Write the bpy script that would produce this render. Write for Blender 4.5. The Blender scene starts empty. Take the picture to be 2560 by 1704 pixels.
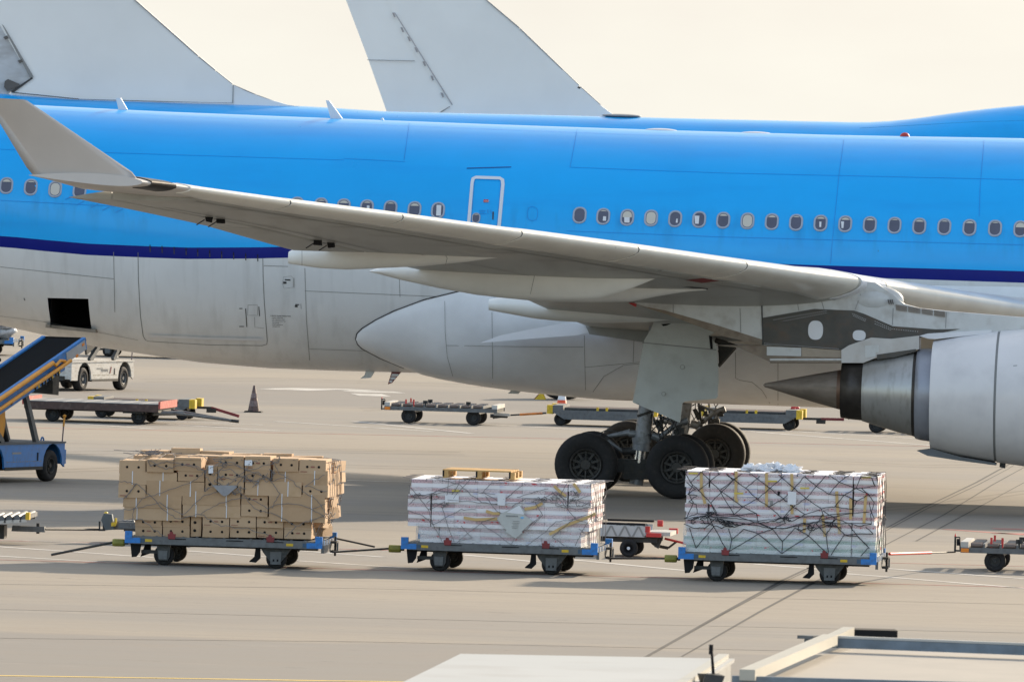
import bpy, math, random
from mathutils import Vector, Matrix
random.seed(11)
PI = math.pi
scene = bpy.context.scene
COL = scene.collection

# ------------------------------------------------------------ camera
FPX, CX, CY, CAMH = 29000.0, 1280.0, 852.0, 8.0
ROLL, PITCH = 0.028, 0.0196
Fv = Vector((0, math.cos(PITCH), -math.sin(PITCH)))
R0 = Vector((1, 0, 0)); U0 = Vector((0, math.sin(PITCH), math.cos(PITCH)))
Rv = R0*math.cos(ROLL) + U0*math.sin(ROLL)
Uv = U0*math.cos(ROLL) - R0*math.sin(ROLL)
cam = bpy.data.cameras.new('camera')
camo = bpy.data.objects.new('camera', cam); COL.objects.link(camo)
M = Matrix.Identity(4)
for i in range(3):
    M[i][0] = Rv[i]; M[i][1] = Uv[i]; M[i][2] = -Fv[i]
M[2][3] = CAMH
camo.matrix_world = M
cam.sensor_width = 36; cam.lens = FPX/2560*36
cam.clip_start = 1; cam.clip_end = 6000
cam.dof.use_dof = True; cam.dof.focus_distance = 225; cam.dof.aperture_fstop = 18
scene.camera = camo
CAM = Vector((0, 0, CAMH))

# ------------------------------------------------------------ world and sun
SUN_EL, SUN_AZ = math.radians(20), math.radians(57)     # azimuth measured from +X towards +Y
sdir = Vector((math.cos(SUN_EL)*math.cos(SUN_AZ), math.cos(SUN_EL)*math.sin(SUN_AZ), math.sin(SUN_EL)))
world = bpy.data.worlds.new('World'); scene.world = world; world.use_nodes = True
nt = world.node_tree; nt.nodes.clear()
def wn(t): return nt.nodes.new(t)
sky = wn('ShaderNodeTexSky'); sky.sky_type = 'NISHITA'; sky.sun_disc = False
sky.sun_elevation = SUN_EL; sky.sun_rotation = PI/2 - SUN_AZ
sky.air_density = 1.0; sky.dust_density = 3.0; sky.ozone_density = 1.0
b1 = wn('ShaderNodeBackground'); b1.inputs[1].default_value = 0.15
nt.links.new(sky.outputs[0], b1.inputs[0])
tc = wn('ShaderNodeTexCoord'); mp = wn('ShaderNodeMapping'); mp.inputs['Scale'].default_value = (22, 22, 60)
nt.links.new(tc.outputs['Generated'], mp.inputs[0])
nz = wn('ShaderNodeTexNoise'); nz.inputs['Scale'].default_value = 1.0; nz.inputs['Detail'].default_value = 5
nt.links.new(mp.outputs[0], nz.inputs[0])
cr = wn('ShaderNodeValToRGB')
cr.color_ramp.elements[0].position = 0.3; cr.color_ramp.elements[0].color = (0.90, 0.875, 0.81, 1)
cr.color_ramp.elements[1].position = 0.62; cr.color_ramp.elements[1].color = (0.975, 0.965, 0.885, 1)
nt.links.new(nz.outputs[0], cr.inputs[0])
b2 = wn('ShaderNodeBackground'); b2.inputs[1].default_value = 0.382
nt.links.new(cr.outputs[0], b2.inputs[0])
# veil of bright cloud near the horizon, thinner and bluer overhead
# bright cloud veil over the sun's half of the sky, clearer and bluer sky overhead and behind the camera
vm = wn('ShaderNodeVectorMath'); vm.operation = 'DOT_PRODUCT'; vm.inputs[1].default_value = (0.25, 0.80, -0.55)
nt.links.new(tc.outputs['Generated'], vm.inputs[0])
mr = wn('ShaderNodeMapRange'); mr.inputs[1].default_value = -0.6; mr.inputs[2].default_value = 0.55
mr.inputs[3].default_value = 0.25; mr.inputs[4].default_value = 0.96
nt.links.new(vm.outputs['Value'], mr.inputs[0])
mx = wn('ShaderNodeMixShader'); nt.links.new(mr.outputs[0], mx.inputs[0])
nt.links.new(b1.outputs[0], mx.inputs[1]); nt.links.new(b2.outputs[0], mx.inputs[2])
wo = wn('ShaderNodeOutputWorld'); nt.links.new(mx.outputs[0], wo.inputs[0])
sl = bpy.data.lights.new('sun', 'SUN'); sl.energy = 3.0; sl.angle = math.radians(1.6); sl.color = (1.0, 0.84, 0.64)
so = bpy.data.objects.new('sun', sl); COL.objects.link(so)
so.rotation_euler = (-sdir).to_track_quat('-Z', 'Y').to_euler(); so.location = (60, 60, 60)
scene.view_settings.view_transform = 'Standard'; scene.view_settings.look = 'None'
scene.view_settings.exposure = 1.35; scene.view_settings.gamma = 1.0
scene.render.engine = 'CYCLES'

# ------------------------------------------------------------ pixel helpers (native 2560x1704 photograph)
def ray(x, y): return (Fv + Rv*((x-CX)/FPX) - Uv*((y-CY)/FPX))
def G(x, y, z=0.0):
    d = ray(x, y); return CAM + d*((z-CAMH)/d.z)
class Frame:
    """upright frame on the ground: +x along its length, +y away; px() turns a pixel into a local point on the plane y = d"""
    def __init__(s, o, yaw):
        s.o = Vector(o); s.yaw = yaw
        s.a = Vector((math.cos(yaw), math.sin(yaw), 0)); s.n = Vector((-math.sin(yaw), math.cos(yaw), 0))
    def px(s, x, y, d=0.0):
        r = ray(x, y); t = (d - (CAM-s.o).dot(s.n))/r.dot(s.n); p = CAM + r*t - s.o
        return Vector((p.dot(s.a), d, p.z))
    def w(s, p): return s.o + s.a*p[0] + s.n*p[1] + Vector((0, 0, p[2]))
def lerp(a, b, t): return a + (b-a)*t
def interp(x, tab):
    if x <= tab[0][0]:
        (x0, y0), (x1, y1) = tab[0], tab[1]; return y0
    for (x0, y0), (x1, y1) in zip(tab, tab[1:]):
        if x <= x1: return y0 + (y1-y0)*(x-x0)/(x1-x0)
    return tab[-1][1]

# ------------------------------------------------------------ materials
MATS = {}
def mat(name, c, rough=0.5, metal=0.0, var=0.12, vscale=1.5, bump=0.0, bscale=30, streak=None, c2=None, c2amt=0.0, stretch=(1,1,1), coat=0.0, spec=0.5, coord='Object', emit=0):
    if name in MATS: return MATS[name]
    m = bpy.data.materials.new(name); m.use_nodes = True
    t = m.node_tree; N = t.nodes; L = t.links
    b = N['Principled BSDF']
    b.inputs['Roughness'].default_value = rough; b.inputs['Metallic'].default_value = metal
    b.inputs['Specular IOR Level'].default_value = spec
    if coat: b.inputs['Coat Weight'].default_value = coat; b.inputs['Coat Roughness'].default_value = 0.12
    tc = N.new('ShaderNodeTexCoord'); mp = N.new('ShaderNodeMapping'); mp.inputs['Scale'].default_value = stretch
    L.new(tc.outputs[coord], mp.inputs[0])
    n = N.new('ShaderNodeTexNoise'); n.inputs['Scale'].default_value = vscale; n.inputs['Detail'].default_value = 6; n.inputs['Roughness'].default_value = 0.6
    L.new(mp.outputs[0], n.inputs[0])
    r = N.new('ShaderNodeMapRange'); r.inputs[1].default_value = 0.3; r.inputs[2].default_value = 0.7
    r.inputs[3].default_value = 1-var; r.inputs[4].default_value = 1+var*0.6
    L.new(n.outputs[0], r.inputs[0])
    mul = N.new('ShaderNodeVectorMath'); mul.operation = 'SCALE'; mul.inputs[0].default_value = c[:3]
    L.new(r.outputs[0], mul.inputs[3]); out = mul.outputs[0]
    if c2 is not None:
        n2 = N.new('ShaderNodeTexNoise'); n2.inputs['Scale'].default_value = vscale*2.3; n2.inputs['Detail'].default_value = 8
        mp2 = N.new('ShaderNodeMapping'); mp2.inputs['Scale'].default_value = stretch if streak is None else streak
        L.new(tc.outputs[coord], mp2.inputs[0]); L.new(mp2.outputs[0], n2.inputs[0])
        r2 = N.new('ShaderNodeMapRange'); r2.inputs[1].default_value = 0.5; r2.inputs[2].default_value = 0.75
        r2.inputs[3].default_value = 0; r2.inputs[4].default_value = c2amt; L.new(n2.outputs[0], r2.inputs[0])
        mx = N.new('ShaderNodeMix'); mx.data_type = 'RGBA'; L.new(r2.outputs[0], mx.inputs[0]); L.new(out, mx.inputs[6])
        mx.inputs[7].default_value = (*c2[:3], 1); out = mx.outputs[2]
    L.new(out, b.inputs['Base Color'])
    if var:
        rr = N.new('ShaderNodeMapRange'); rr.inputs[3].default_value = max(0.02, rough-0.08); rr.inputs[4].default_value = min(1, rough+0.1)
        L.new(n.outputs[0], rr.inputs[0]); L.new(rr.outputs[0], b.inputs['Roughness'])
    if bump:
        n3 = N.new('ShaderNodeTexNoise'); n3.inputs['Scale'].default_value = bscale; n3.inputs['Detail'].default_value = 4
        L.new(tc.outputs[coord], n3.inputs[0]); bp = N.new('ShaderNodeBump'); bp.inputs['Strength'].default_value = bump; bp.inputs['Distance'].default_value = 0.02
        L.new(n3.outputs[0], bp.inputs['Height']); L.new(bp.outputs[0], b.inputs['Normal'])
        if coat: L.new(bp.outputs[0], b.inputs['Coat Normal'])
    if emit:
        b.inputs['Emission Color'].default_value = (*c[:3], 1); b.inputs['Emission Strength'].default_value = emit
    MATS[name] = m; return m
def srgb(r, g, b):
    f = lambda v: (v/255/12.92 if v/255 <= 0.04045 else ((v/255+0.055)/1.055)**2.4)
    return (f(r), f(g), f(b))
BLUE = mat('airliner_blue_paint', (0.0, 0.425, 0.95), 0.30, 0, 0.05, 0.7, coat=0.5, spec=0.2, c2=(0.0, 0.29, 0.80), c2amt=0.3, streak=(0.25, 1, 2.4), bump=0.03, bscale=1.3)
def add_smudges(m):
    t = m.node_tree; N = t.nodes; L = t.links; b = N['Principled BSDF']; old = b.inputs['Base Color'].links[0].from_socket
    tc = N.new('ShaderNodeTexCoord'); mp = N.new('ShaderNodeMapping'); mp.inputs['Scale'].default_value = (1, 0, 0.28); mp.inputs['Rotation'].default_value = (0, 0.12, 0); L.new(tc.outputs['Object'], mp.inputs[0])
    n = N.new('ShaderNodeTexNoise'); n.inputs['Scale'].default_value = 3.2; n.inputs['Detail'].default_value = 5; L.new(mp.outputs[0], n.inputs[0])
    r = N.new('ShaderNodeMapRange'); r.inputs[1].default_value = 0.48; r.inputs[2].default_value = 0.72; r.inputs[3].default_value = 0; r.inputs[4].default_value = 0.45; L.new(n.outputs[0], r.inputs[0])
    sp = N.new('ShaderNodeSeparateXYZ'); L.new(tc.outputs['Object'], sp.inputs[0]); z = N.new('ShaderNodeMapRange'); z.inputs[1].default_value = 5.1; z.inputs[2].default_value = 5.7; L.new(sp.outputs[2], z.inputs[0])
    z2 = N.new('ShaderNodeMapRange'); z2.inputs[1].default_value = 5.75; z2.inputs[2].default_value = 6.15; z2.inputs[3].default_value = 1; z2.inputs[4].default_value = 0; L.new(sp.outputs[2], z2.inputs[0])
    a = N.new('ShaderNodeMath'); a.operation = 'MULTIPLY'; L.new(z.outputs[0], a.inputs[0]); L.new(z2.outputs[0], a.inputs[1]); c = N.new('ShaderNodeMath'); c.operation = 'MULTIPLY'; L.new(a.outputs[0], c.inputs[0]); L.new(r.outputs[0], c.inputs[1])
    mx = N.new('ShaderNodeMix'); mx.data_type = 'RGBA'; L.new(c.outputs[0], mx.inputs[0]); L.new(old, mx.inputs[6]); mx.inputs[7].default_value = (0.0, 0.13, 0.34, 1); L.new(mx.outputs[2], b.inputs['Base Color'])
add_smudges(BLUE)
NAVY = mat('airliner_navy_stripe', (0.004, 0.012, 0.20), 0.35, 0, 0.08, coat=0.1, spec=0.2)
GREYP = mat('airliner_grey_paint', (0.76, 0.765, 0.755), 0.38, 0, 0.08, 0.6, coat=0.15, c2=(0.52, 0.52, 0.50), c2amt=0.5, streak=(3.2, 1, 0.16))
GREYF = mat('airliner_fairing_paint', (0.84, 0.86, 0.88), 0.4, 0, 0.10, 0.8, coat=0.15, c2=(0.60, 0.60, 0.60), c2amt=0.3, streak=(0.8, 1, 0.8))
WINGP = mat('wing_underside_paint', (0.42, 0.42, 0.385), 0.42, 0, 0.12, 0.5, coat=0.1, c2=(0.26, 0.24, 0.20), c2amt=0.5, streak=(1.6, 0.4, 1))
SLATM = mat('slat_paint', (0.80, 0.77, 0.69), 0.3, 0.15, 0.08, 1.0, coat=0.2, c2=(0.62, 0.58, 0.50), c2amt=0.35)
WHITEP = mat('white_gloss_paint', (0.74, 0.75, 0.77), 0.35, 0, 0.06, 1.0, coat=0.2)
SEAM = mat('dark_seam', (0.05, 0.05, 0.05), 0.7, 0, 0.1)
SEAMB = mat('blue_seam', (0.0, 0.28, 0.72), 0.5, 0, 0.1)
SEAMG = mat('grey_seam', (0.27, 0.27, 0.26), 0.7, 0, 0.1)
BLACK = mat('black_interior', (0.006, 0.006, 0.007), 0.9, 0, 0.1)
RUB = mat('tyre_rubber', (0.014, 0.013, 0.013), 0.8, 0, 0.25, 6, c2=(0.05, 0.042, 0.035), c2amt=0.4)
HUB = mat('wheel_hub_metal', (0.045, 0.042, 0.038), 0.5, 0.4, 0.3, 8)
STEEL = mat('galvanised_steel', (0.15, 0.155, 0.155), 0.55, 0.3, 0.25, 5, c2=(0.08, 0.075, 0.07), c2amt=0.6)
DSTEEL = mat('dirty_dark_steel', (0.05, 0.05, 0.048), 0.6, 0.4, 0.35, 6, c2=(0.10, 0.085, 0.06), c2amt=0.5)
CHROME = mat('polished_strut', (0.75, 0.75, 0.74), 0.18, 0.9, 0.05)
STRUTG = mat('landing_gear_grey', (0.24, 0.25, 0.26), 0.45, 0.4, 0.25, 5, c2=(0.07, 0.06, 0.05), c2amt=0.7)
RED = mat('red_paint', (0.55, 0.035, 0.03), 0.45, 0, 0.2, 6)
DRED = mat('dull_red_paint', (0.22, 0.03, 0.03), 0.6, 0, 0.3, 6)
YEL = mat('yellow_paint', (0.72, 0.47, 0.02), 0.5, 0, 0.2, 6, c2=(0.25, 0.16, 0.03), c2amt=0.5)
ORG = mat('orange_paint', (0.72, 0.30, 0.02), 0.42, 0, 0.15, 4, c2=(0.35, 0.13, 0.02), c2amt=0.4)
DOLB = mat('dolly_blue_paint', (0.02, 0.20, 0.58), 0.45, 0, 0.2, 6, c2=(0.05, 0.07, 0.12), c2amt=0.6)
LOADB = mat('loader_blue_paint', (0.03, 0.19, 0.50), 0.42, 0, 0.15, 3, c2=(0.06, 0.11, 0.2), c2amt=0.6)
LOADW = mat('loader_white_paint', (0.62, 0.60, 0.55), 0.5, 0, 0.12, 3, c2=(0.26, 0.17, 0.11), c2amt=0.7, streak=(0.7, 1, 5))
BELT = mat('black_belt_rubber', (0.006, 0.006, 0.006), 0.9, 0, 0.3, 5, spec=0.15)
PAPER = mat('white_paper', (0.75, 0.76, 0.78), 0.6, 0, 0.05, 5)
CARD = mat('brown_cardboard', (0.50, 0.33, 0.19), 0.8, 0, 0.12, 2.2, c2=(0.37, 0.235, 0.125), c2amt=0.5, bump=0.15, bscale=12)
CARD2 = mat('pale_cardboard', (0.55, 0.375, 0.225), 0.8, 0, 0.10, 2.0, c2=(0.44, 0.29, 0.15), c2amt=0.5, bump=0.15, bscale=12)
HOLE = mat('box_hole_dark', (0.01, 0.008, 0.006), 0.9, 0, 0.0)
ROPEG = mat('grey_net_rope', (0.19, 0.18, 0.18), 0.8, 0, 0.3, 8)
ROPEB = mat('black_net_rope', (0.025, 0.025, 0.03), 0.75, 0, 0.3, 8)
WOOD = mat('pale_pallet_wood', (0.55, 0.33, 0.12), 0.7, 0, 0.2, 3, stretch=(1, 6, 6))
EXH = mat('exhaust_titanium', (0.27, 0.22, 0.175), 0.5, 0.4, 0.22, 1.6, c2=(0.12, 0.09, 0.06), c2amt=0.7, streak=(0.2, 2, 2))
EXD = mat('exhaust_dark_nozzle', (0.075, 0.065, 0.057), 0.42, 0.7, 0.25, 2.5, c2=(0.03, 0.025, 0.02), c2amt=0.5)
COREM = mat('core_cowl_metal', (0.48, 0.47, 0.44), 0.32, 0.55, 0.12, 1.4, c2=(0.22, 0.19, 0.15), c2amt=0.5, streak=(3, 1, 1))
PYD = mat('pylon_dark_panel', (0.085, 0.080, 0.070), 0.5, 0.35, 0.25, 2.0, c2=(0.14, 0.09, 0.06), c2amt=0.5)
PYB = mat('pylon_scorched_edge', (0.24, 0.19, 0.14), 0.5, 0.2, 0.25, 2.0, c2=(0.12, 0.07, 0.04), c2amt=0.6)
PYW = mat('pylon_paint', (0.62, 0.63, 0.61), 0.4, 0, 0.12, 1.2, c2=(0.26, 0.22, 0.17), c2amt=0.5)
FINP = mat('fin_pale_paint', (0.86, 0.86, 0.84), 0.42, 0, 0.06, 0.12, c2=(0.76, 0.76, 0.75), c2amt=0.5)
FINS = mat('rudder_stained_paint', (0.58, 0.60, 0.62), 0.45, 0, 0.14, 0.6, c2=(0.22, 0.20, 0.18), c2amt=0.7, streak=(0.4, 1, 1.2))
GLASSD = mat('cabin_window_glass', (0.10, 0.105, 0.15), 0.12, 0, 0.15, 3)
BLIND = mat('cabin_window_blind', (0.62, 0.58, 0.50), 0.6, 0, 0.03)
FRAMEM = mat('cabin_window_frame', (0.40, 0.44, 0.52), 0.4, 0, 0.05)
LITO = mat('orange_reflector', (0.85, 0.25, 0.02), 0.3, 0, 0.1)
WRM = None

# ------------------------------------------------------------ mesh builder
class MB:
    def __init__(s): s.v = []; s.f = []; s.m = []; s.sm = []; s.mats = []
    def mi(s, m):
        if m not in s.mats: s.mats.append(m)
        return s.mats.index(m)
    def add(s, vs, fs, m, smooth=False):
        o = len(s.v); s.v += [tuple(v) for v in vs]; k = s.mi(m)
        for f in fs: s.f.append([i+o for i in f]); s.m.append(k); s.sm.append(smooth)
        return s
    def box(s, lo, hi, m, rot=0.0, piv=None, jit=0.0):
        x0, y0, z0 = lo; x1, y1, z1 = hi
        vs = [Vector(p) for p in [(x0,y0,z0),(x1,y0,z0),(x1,y1,z0),(x0,y1,z0),(x0,y0,z1),(x1,y0,z1),(x1,y1,z1),(x0,y1,z1)]]
        if jit: vs = [v+Vector((random.uniform(-jit,jit), random.uniform(-jit,jit), random.uniform(-jit,jit))) for v in vs]
        return s.add(vs, [(0,3,2,1),(4,5,6,7),(0,1,5,4),(1,2,6,5),(2,3,7,6),(3,0,4,7)], m)
    def prism(s, poly, y0, y1, m, bev=0.0):
        """polygon of (x,z) or 3-vectors extruded along y"""
        P = [(p[0], p[-1]) for p in poly]; n = len(P)
        area = sum(P[i][0]*P[(i+1)%n][1]-P[(i+1)%n][0]*P[i][1] for i in range(n))
        if area < 0: P.reverse()
        if y0 > y1: y0, y1 = y1, y0
        vs = [(x, y0, z) for x, z in P] + [(x, y1, z) for x, z in P]
        fs = [list(range(n)), list(range(2*n-1, n-1, -1))] + [(i, i+n, (i+1)%n+n, (i+1)%n) for i in range(n)]
        return s.add(vs, fs, m)
    def loft(s, rings, m, closed=True, caps=True, smooth=True):
        n = len(rings[0]); vs = [p for r in rings for p in r]; fs = []
        for i in range(len(rings)-1):
            for j in range(n if closed else n-1):
                a = i*n+j; b = i*n+(j+1)%n; fs.append((a, b, b+n, a+n))
        s.add(vs, fs, m, smooth)
        if caps and closed:
            s.add(rings[0], [list(range(n-1, -1, -1))], m); s.add(rings[-1], [list(range(n))], m)
        return s
    def tube(s, p0, p1, r0, m, r1=None, n=8, caps=True):
        p0 = Vector(p0); p1 = Vector(p1); r1 = r0 if r1 is None else r1
        d = (p1-p0).normalized(); a = d.orthogonal().normalized(); b = d.cross(a)
        rings = [[p + (a*math.cos(2*PI*k/n) + b*math.sin(2*PI*k/n))*r for k in range(n)] for p, r in ((p0, r0), (p1, r1))]
        return s.loft(rings, m, caps=caps)
    def path(s, pts, r, m, n=5):
        for a, b in zip(pts, pts[1:]):
            if (Vector(a)-Vector(b)).length > 1e-5: s.tube(a, b, r, m, n=n, caps=True)
        return s
    def beam(s, p0, p1, w, h, m):
        p0 = Vector(p0); p1 = Vector(p1); d = (p1-p0).normalized()
        a = d.cross(Vector((0, 0, 1)));  a = Vector((0, 1, 0)) if a.length < 1e-4 else a.normalized()
        b = a.cross(d).normalized()
        vs = [p + a*sx*w/2 + b*sz*h/2 for p in (p0, p1) for sx, sz in ((-1,-1),(1,-1),(1,1),(-1,1))]
        return s.add(vs, [(0,1,2,3),(7,6,5,4),(0,4,5,1),(1,5,6,2),(2,6,7,3),(3,7,4,0)], m)
    def lathe(s, c, axis, prof, m, n=32, smooth=True, closed=False):
        """prof: list of (distance along axis, radius)"""
        c = Vector(c); d = Vector(axis).normalized(); a = d.orthogonal().normalized(); b = d.cross(a)
        rings = [[c + d*t + (a*math.cos(2*PI*k/n)+b*math.sin(2*PI*k/n))*r for k in range(n)] for t, r in prof]
        return s.loft(rings, m, caps=closed, smooth=smooth)
    def ell(s, c, r, m, nu=12, nv=8, noise=0):
        c = Vector(c); rings = []
        for i in range(nv+1):
            ph = -PI/2 + PI*i/nv
            rings.append([c + Vector((r[0]*math.cos(ph)*math.cos(2*PI*k/nu), r[1]*math.cos(ph)*math.sin(2*PI*k/nu), r[2]*math.sin(ph)))*(1+(random.uniform(-noise,noise) if noise else 0)) for k in range(nu)])
        return s.loft(rings, m, caps=False)
    def build(s, name, parent=None, loc=None, rot=0.0):
        me = bpy.data.meshes.new(name); me.from_pydata(s.v, [], s.f)
        for m in s.mats: me.materials.append(m)
        for p, k, sm in zip(me.polygons, s.m, s.sm): p.material_index = k; p.use_smooth = sm
        me.update()
        o = bpy.data.objects.new(name, me); COL.objects.link(o)
        if parent: o.parent = parent
        if loc is not None: o.location = loc
        o.rotation_euler = (0, 0, rot)
        return o
def tag(o, label=None, cat=None, group=None, kind=None):
    for k, v in (('label', label), ('category', cat), ('group', group), ('kind', kind)):
        if v: o[k] = v
    return o
def empty(name, fr, label, cat, group=None):
    o = bpy.data.objects.new(name, None); COL.objects.link(o); o.empty_display_size = 0.3
    o.location = fr.o; o.rotation_euler = (0, 0, fr.yaw); return tag(o, label, cat, group)
def copy_tree(o, parent=None):
    c = o.copy(); COL.objects.link(c); c.parent = parent
    for ch in [x for x in bpy.data.objects if x.parent == o]: copy_tree(ch, c)
    return c
def wheel(parent, c, r, w, name='wheel', tread=0.06, hub=0.5, n=28, bolts=0, rim=None):
    """axis along y; centre c; one mesh with a tyre and a rim"""
    b = MB(); x, y, z = c; h = w/2; rim = rim or HUB
    pr = [(-h*0.75, r*hub), (-h*0.95, r*(hub+0.12)), (-h, r*0.82), (-h*0.8, r*0.96), (-h*0.4, r), (h*0.4, r), (h*0.8, r*0.96), (h, r*0.82), (h*0.95, r*(hub+0.12)), (h*0.75, r*hub)]
    b.lathe(c, (0, 1, 0), pr, RUB, n)
    b.lathe(c, (0, 1, 0), [(-h*0.75, r*hub), (-h*0.95, r*hub*0.97), (-h*0.9, r*hub*0.88), (-h*0.35, r*hub*0.8), (-h*0.35, r*hub*0.35), (-h*0.8, r*hub*0.3), (-h*0.8, 0.001)], rim, n, smooth=False)
    b.lathe(c, (0, 1, 0), [(h*0.8, 0.001), (h*0.3, r*hub*0.35), (h*0.3, r*hub*0.8), (h*0.75, r*hub)], rim, n, smooth=False)
    for k in range(bolts):
        a = 2*PI*k/bolts; q = r*hub*0.58
        b.ell((x+q*math.cos(a), y-h*0.36, z+q*math.sin(a)), (r*0.055, 0.03, r*0.055), BLACK, 8, 4)
        a += PI/bolts
        b.beam((x+r*hub*0.3*math.cos(a), y-h*0.5, z+r*hub*0.3*math.sin(a)), (x+r*hub*0.86*math.cos(a), y-h*0.55, z+r*hub*0.86*math.sin(a)), 0.03, 0.05, rim)
    return b.build(name, parent)

# ------------------------------------------------------------ ground
g = MB(); g.add([(-1500, -60, 0), (1500, -60, 0), (1500, 4500, 0), (-1500, 4500, 0)], [(0, 1, 2, 3)], None if False else mat('apron_concrete_tmp', (0.4, 0.4, 0.4)))
ground = g.build('ground'); tag(ground, kind='structure')
gm = bpy.data.materials.new('apron_concrete'); gm.use_nodes = True
t = gm.node_tree; N = t.nodes; L = t.links; bs = N['Principled BSDF']; bs.inputs['Roughness'].default_value = 0.75; bs.inputs['Specular IOR Level'].default_value = 0.35
tcn = N.new('ShaderNodeTexCoord')
def gnoise(scale, st, det=6, rough=0.6):
    mp = N.new('ShaderNodeMapping'); mp.inputs['Scale'].default_value = st; mp.inputs['Rotation'].default_value = (0, 0, 0.05); L.new(tcn.outputs['Object'], mp.inputs[0])
    n = N.new('ShaderNodeTexNoise'); n.inputs['Scale'].default_value = scale; n.inputs['Detail'].default_value = det; n.inputs['Roughness'].default_value = rough
    L.new(mp.outputs[0], n.inputs[0]); return n.outputs[0]
def gmap(src, a, b, c, d):
    r = N.new('ShaderNodeMapRange'); L.new(src, r.inputs[0])
    for i, v in enumerate((a, b, c, d)): r.inputs[i+1].default_value = v
    return r.outputs[0]
def gmix(fac, a, b):
    m = N.new('ShaderNodeMix'); m.data_type = 'RGBA'; L.new(fac, m.inputs[0])
    for i, c in ((6, a), (7, b)):
        if isinstance(c, tuple): m.inputs[i].default_value = (*c, 1)
        else: L.new(c, m.inputs[i])
    return m.outputs[2]
TAN, GRY = (0.280, 0.241, 0.187), (0.222, 0.203, 0.175)
col = gmix(gmap(gnoise(1, (0.02, 0.09, 1), 4), 0.42, 0.60, 0, 1), TAN, GRY)
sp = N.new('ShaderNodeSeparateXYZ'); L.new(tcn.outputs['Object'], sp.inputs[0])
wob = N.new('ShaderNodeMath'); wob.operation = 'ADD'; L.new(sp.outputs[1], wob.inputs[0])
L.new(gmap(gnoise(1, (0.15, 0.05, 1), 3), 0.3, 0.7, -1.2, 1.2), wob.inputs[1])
col = gmix(gmap(wob.outputs[0], 173.6, 174.4, 1, 0), col, (0.202, 0.186, 0.163))      # off-frame shadow painted into the ground colour near the camera
for ya, yb, fe, cc, am in ((248, 268, 1.5, (0.23, 0.21, 0.185), 0.5), (311, 333, 2.5, (0.17, 0.16, 0.148), 0.8), (352, 366, 4, (0.20, 0.185, 0.16), 0.5)):
    m1 = gmap(wob.outputs[0], ya-fe, ya+fe, 0, am); m2 = gmap(wob.outputs[0], yb-fe, yb+fe, 1, 0)
    mm = N.new('ShaderNodeMath'); mm.operation = 'MULTIPLY'; L.new(m1, mm.inputs[0]); L.new(m2, mm.inputs[1]); col = gmix(mm.outputs[0], col, cc)
col = gmix(gmap(gnoise(1, (0.10, 1.6, 1), 8, 0.75), 0.47, 0.75, 0, 0.6), col, (0.19, 0.165, 0.14))   # long wheel and blast streaks
col = gmix(gmap(gnoise(1, (0.30, 0.5, 1), 9, 0.78), 0.48, 0.70, 0, 0.6), col, (0.22, 0.185, 0.15))
col = gmix(gmap(gnoise(9, (1, 1, 1), 5, 0.8), 0.45, 0.75, 0, 0.3), col, (0.18, 0.165, 0.15))
col = gmix(gmap(gnoise(0.9, (1, 1.6, 1), 9, 0.75), 0.60, 0.68, 0, 0.6), col, (0.09, 0.08, 0.07))       # oil spots
col = gmix(gmap(gnoise(0.25, (1, 2.5, 1), 6, 0.7), 0.60, 0.74, 0, 0.35), col, (0.38, 0.325, 0.26))     # pale patches
# tyre marks: thin dark arcs
wv = N.new('ShaderNodeTexWave'); wv.wave_type = 'RINGS'; wv.inputs['Scale'].default_value = 0.045; wv.inputs['Distortion'].default_value = 6; wv.inputs['Detail'].default_value = 3; wv.inputs['Detail Scale'].default_value = 0.5
mpw = N.new('ShaderNodeMapping'); mpw.inputs['Scale'].default_value = (0.5, 1, 1); mpw.inputs['Location'].default_value = (40, -120, 0); L.new(tcn.outputs['Object'], mpw.inputs[0]); L.new(mpw.outputs[0], wv.inputs[0])
tm = N.new('ShaderNodeMath'); tm.operation = 'MULTIPLY'; L.new(gmap(wv.outputs['Fac'], 0.985, 0.999, 0, 0.4), tm.inputs[0]); L.new(gmap(gnoise(0.06, (1, 1, 1), 3), 0.48, 0.6, 0, 1), tm.inputs[1])
col = gmix(tm.outputs[0], col, (0.17, 0.15, 0.13))
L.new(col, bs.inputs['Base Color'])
bp = N.new('ShaderNodeBump'); bp.inputs['Strength'].default_value = 0.2; bp.inputs['Distance'].default_value = 0.02; L.new(gnoise(14, (1, 1, 1), 5), bp.inputs['Height']); L.new(bp.outputs[0], bs.inputs['Normal'])
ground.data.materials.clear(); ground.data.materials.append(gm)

def gline(pts, w, m, name='painted_line', z=0.004, vary=0):
    """ribbon on the ground through photograph pixels, w metres wide"""
    P = [G(*p) for p in pts]; b = MB(); L_ = []; Rr = []
    for i, p in enumerate(P):
        d = (P[min(i+1, len(P)-1)] - P[max(i-1, 0)]).normalized(); n = Vector((-d.y, d.x, 0))*w/2*(1+random.uniform(-vary, vary))
        L_.append(p+n); Rr.append(p-n)
    vs = []; 
    for a, c in zip(L_, Rr): vs += [(a.x, a.y, z), (c.x, c.y, z)]
    b.add(vs, [(2*i, 2*i+1, 2*i+3, 2*i+2) for i in range(len(P)-1)], m)
    return tag(b.build(name), kind='structure')
def worn(name, c):
    m = mat(name, c, 0.7, 0, 0.25, 0.8, c2=(0.27, 0.235, 0.185), c2amt=0.8, coord='Object'); return m
PW = worn('worn_white_marking', (0.50, 0.48, 0.44)); PR = worn('worn_red_marking', (0.45, 0.13, 0.11)); PY = mat('yellow_marking', (0.70, 0.48, 0.10), 0.7, 0, 0.2, 0.8)
JNT = mat('slab_joint', (0.13, 0.115, 0.10), 0.8, 0, 0.3, 0.5)
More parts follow.
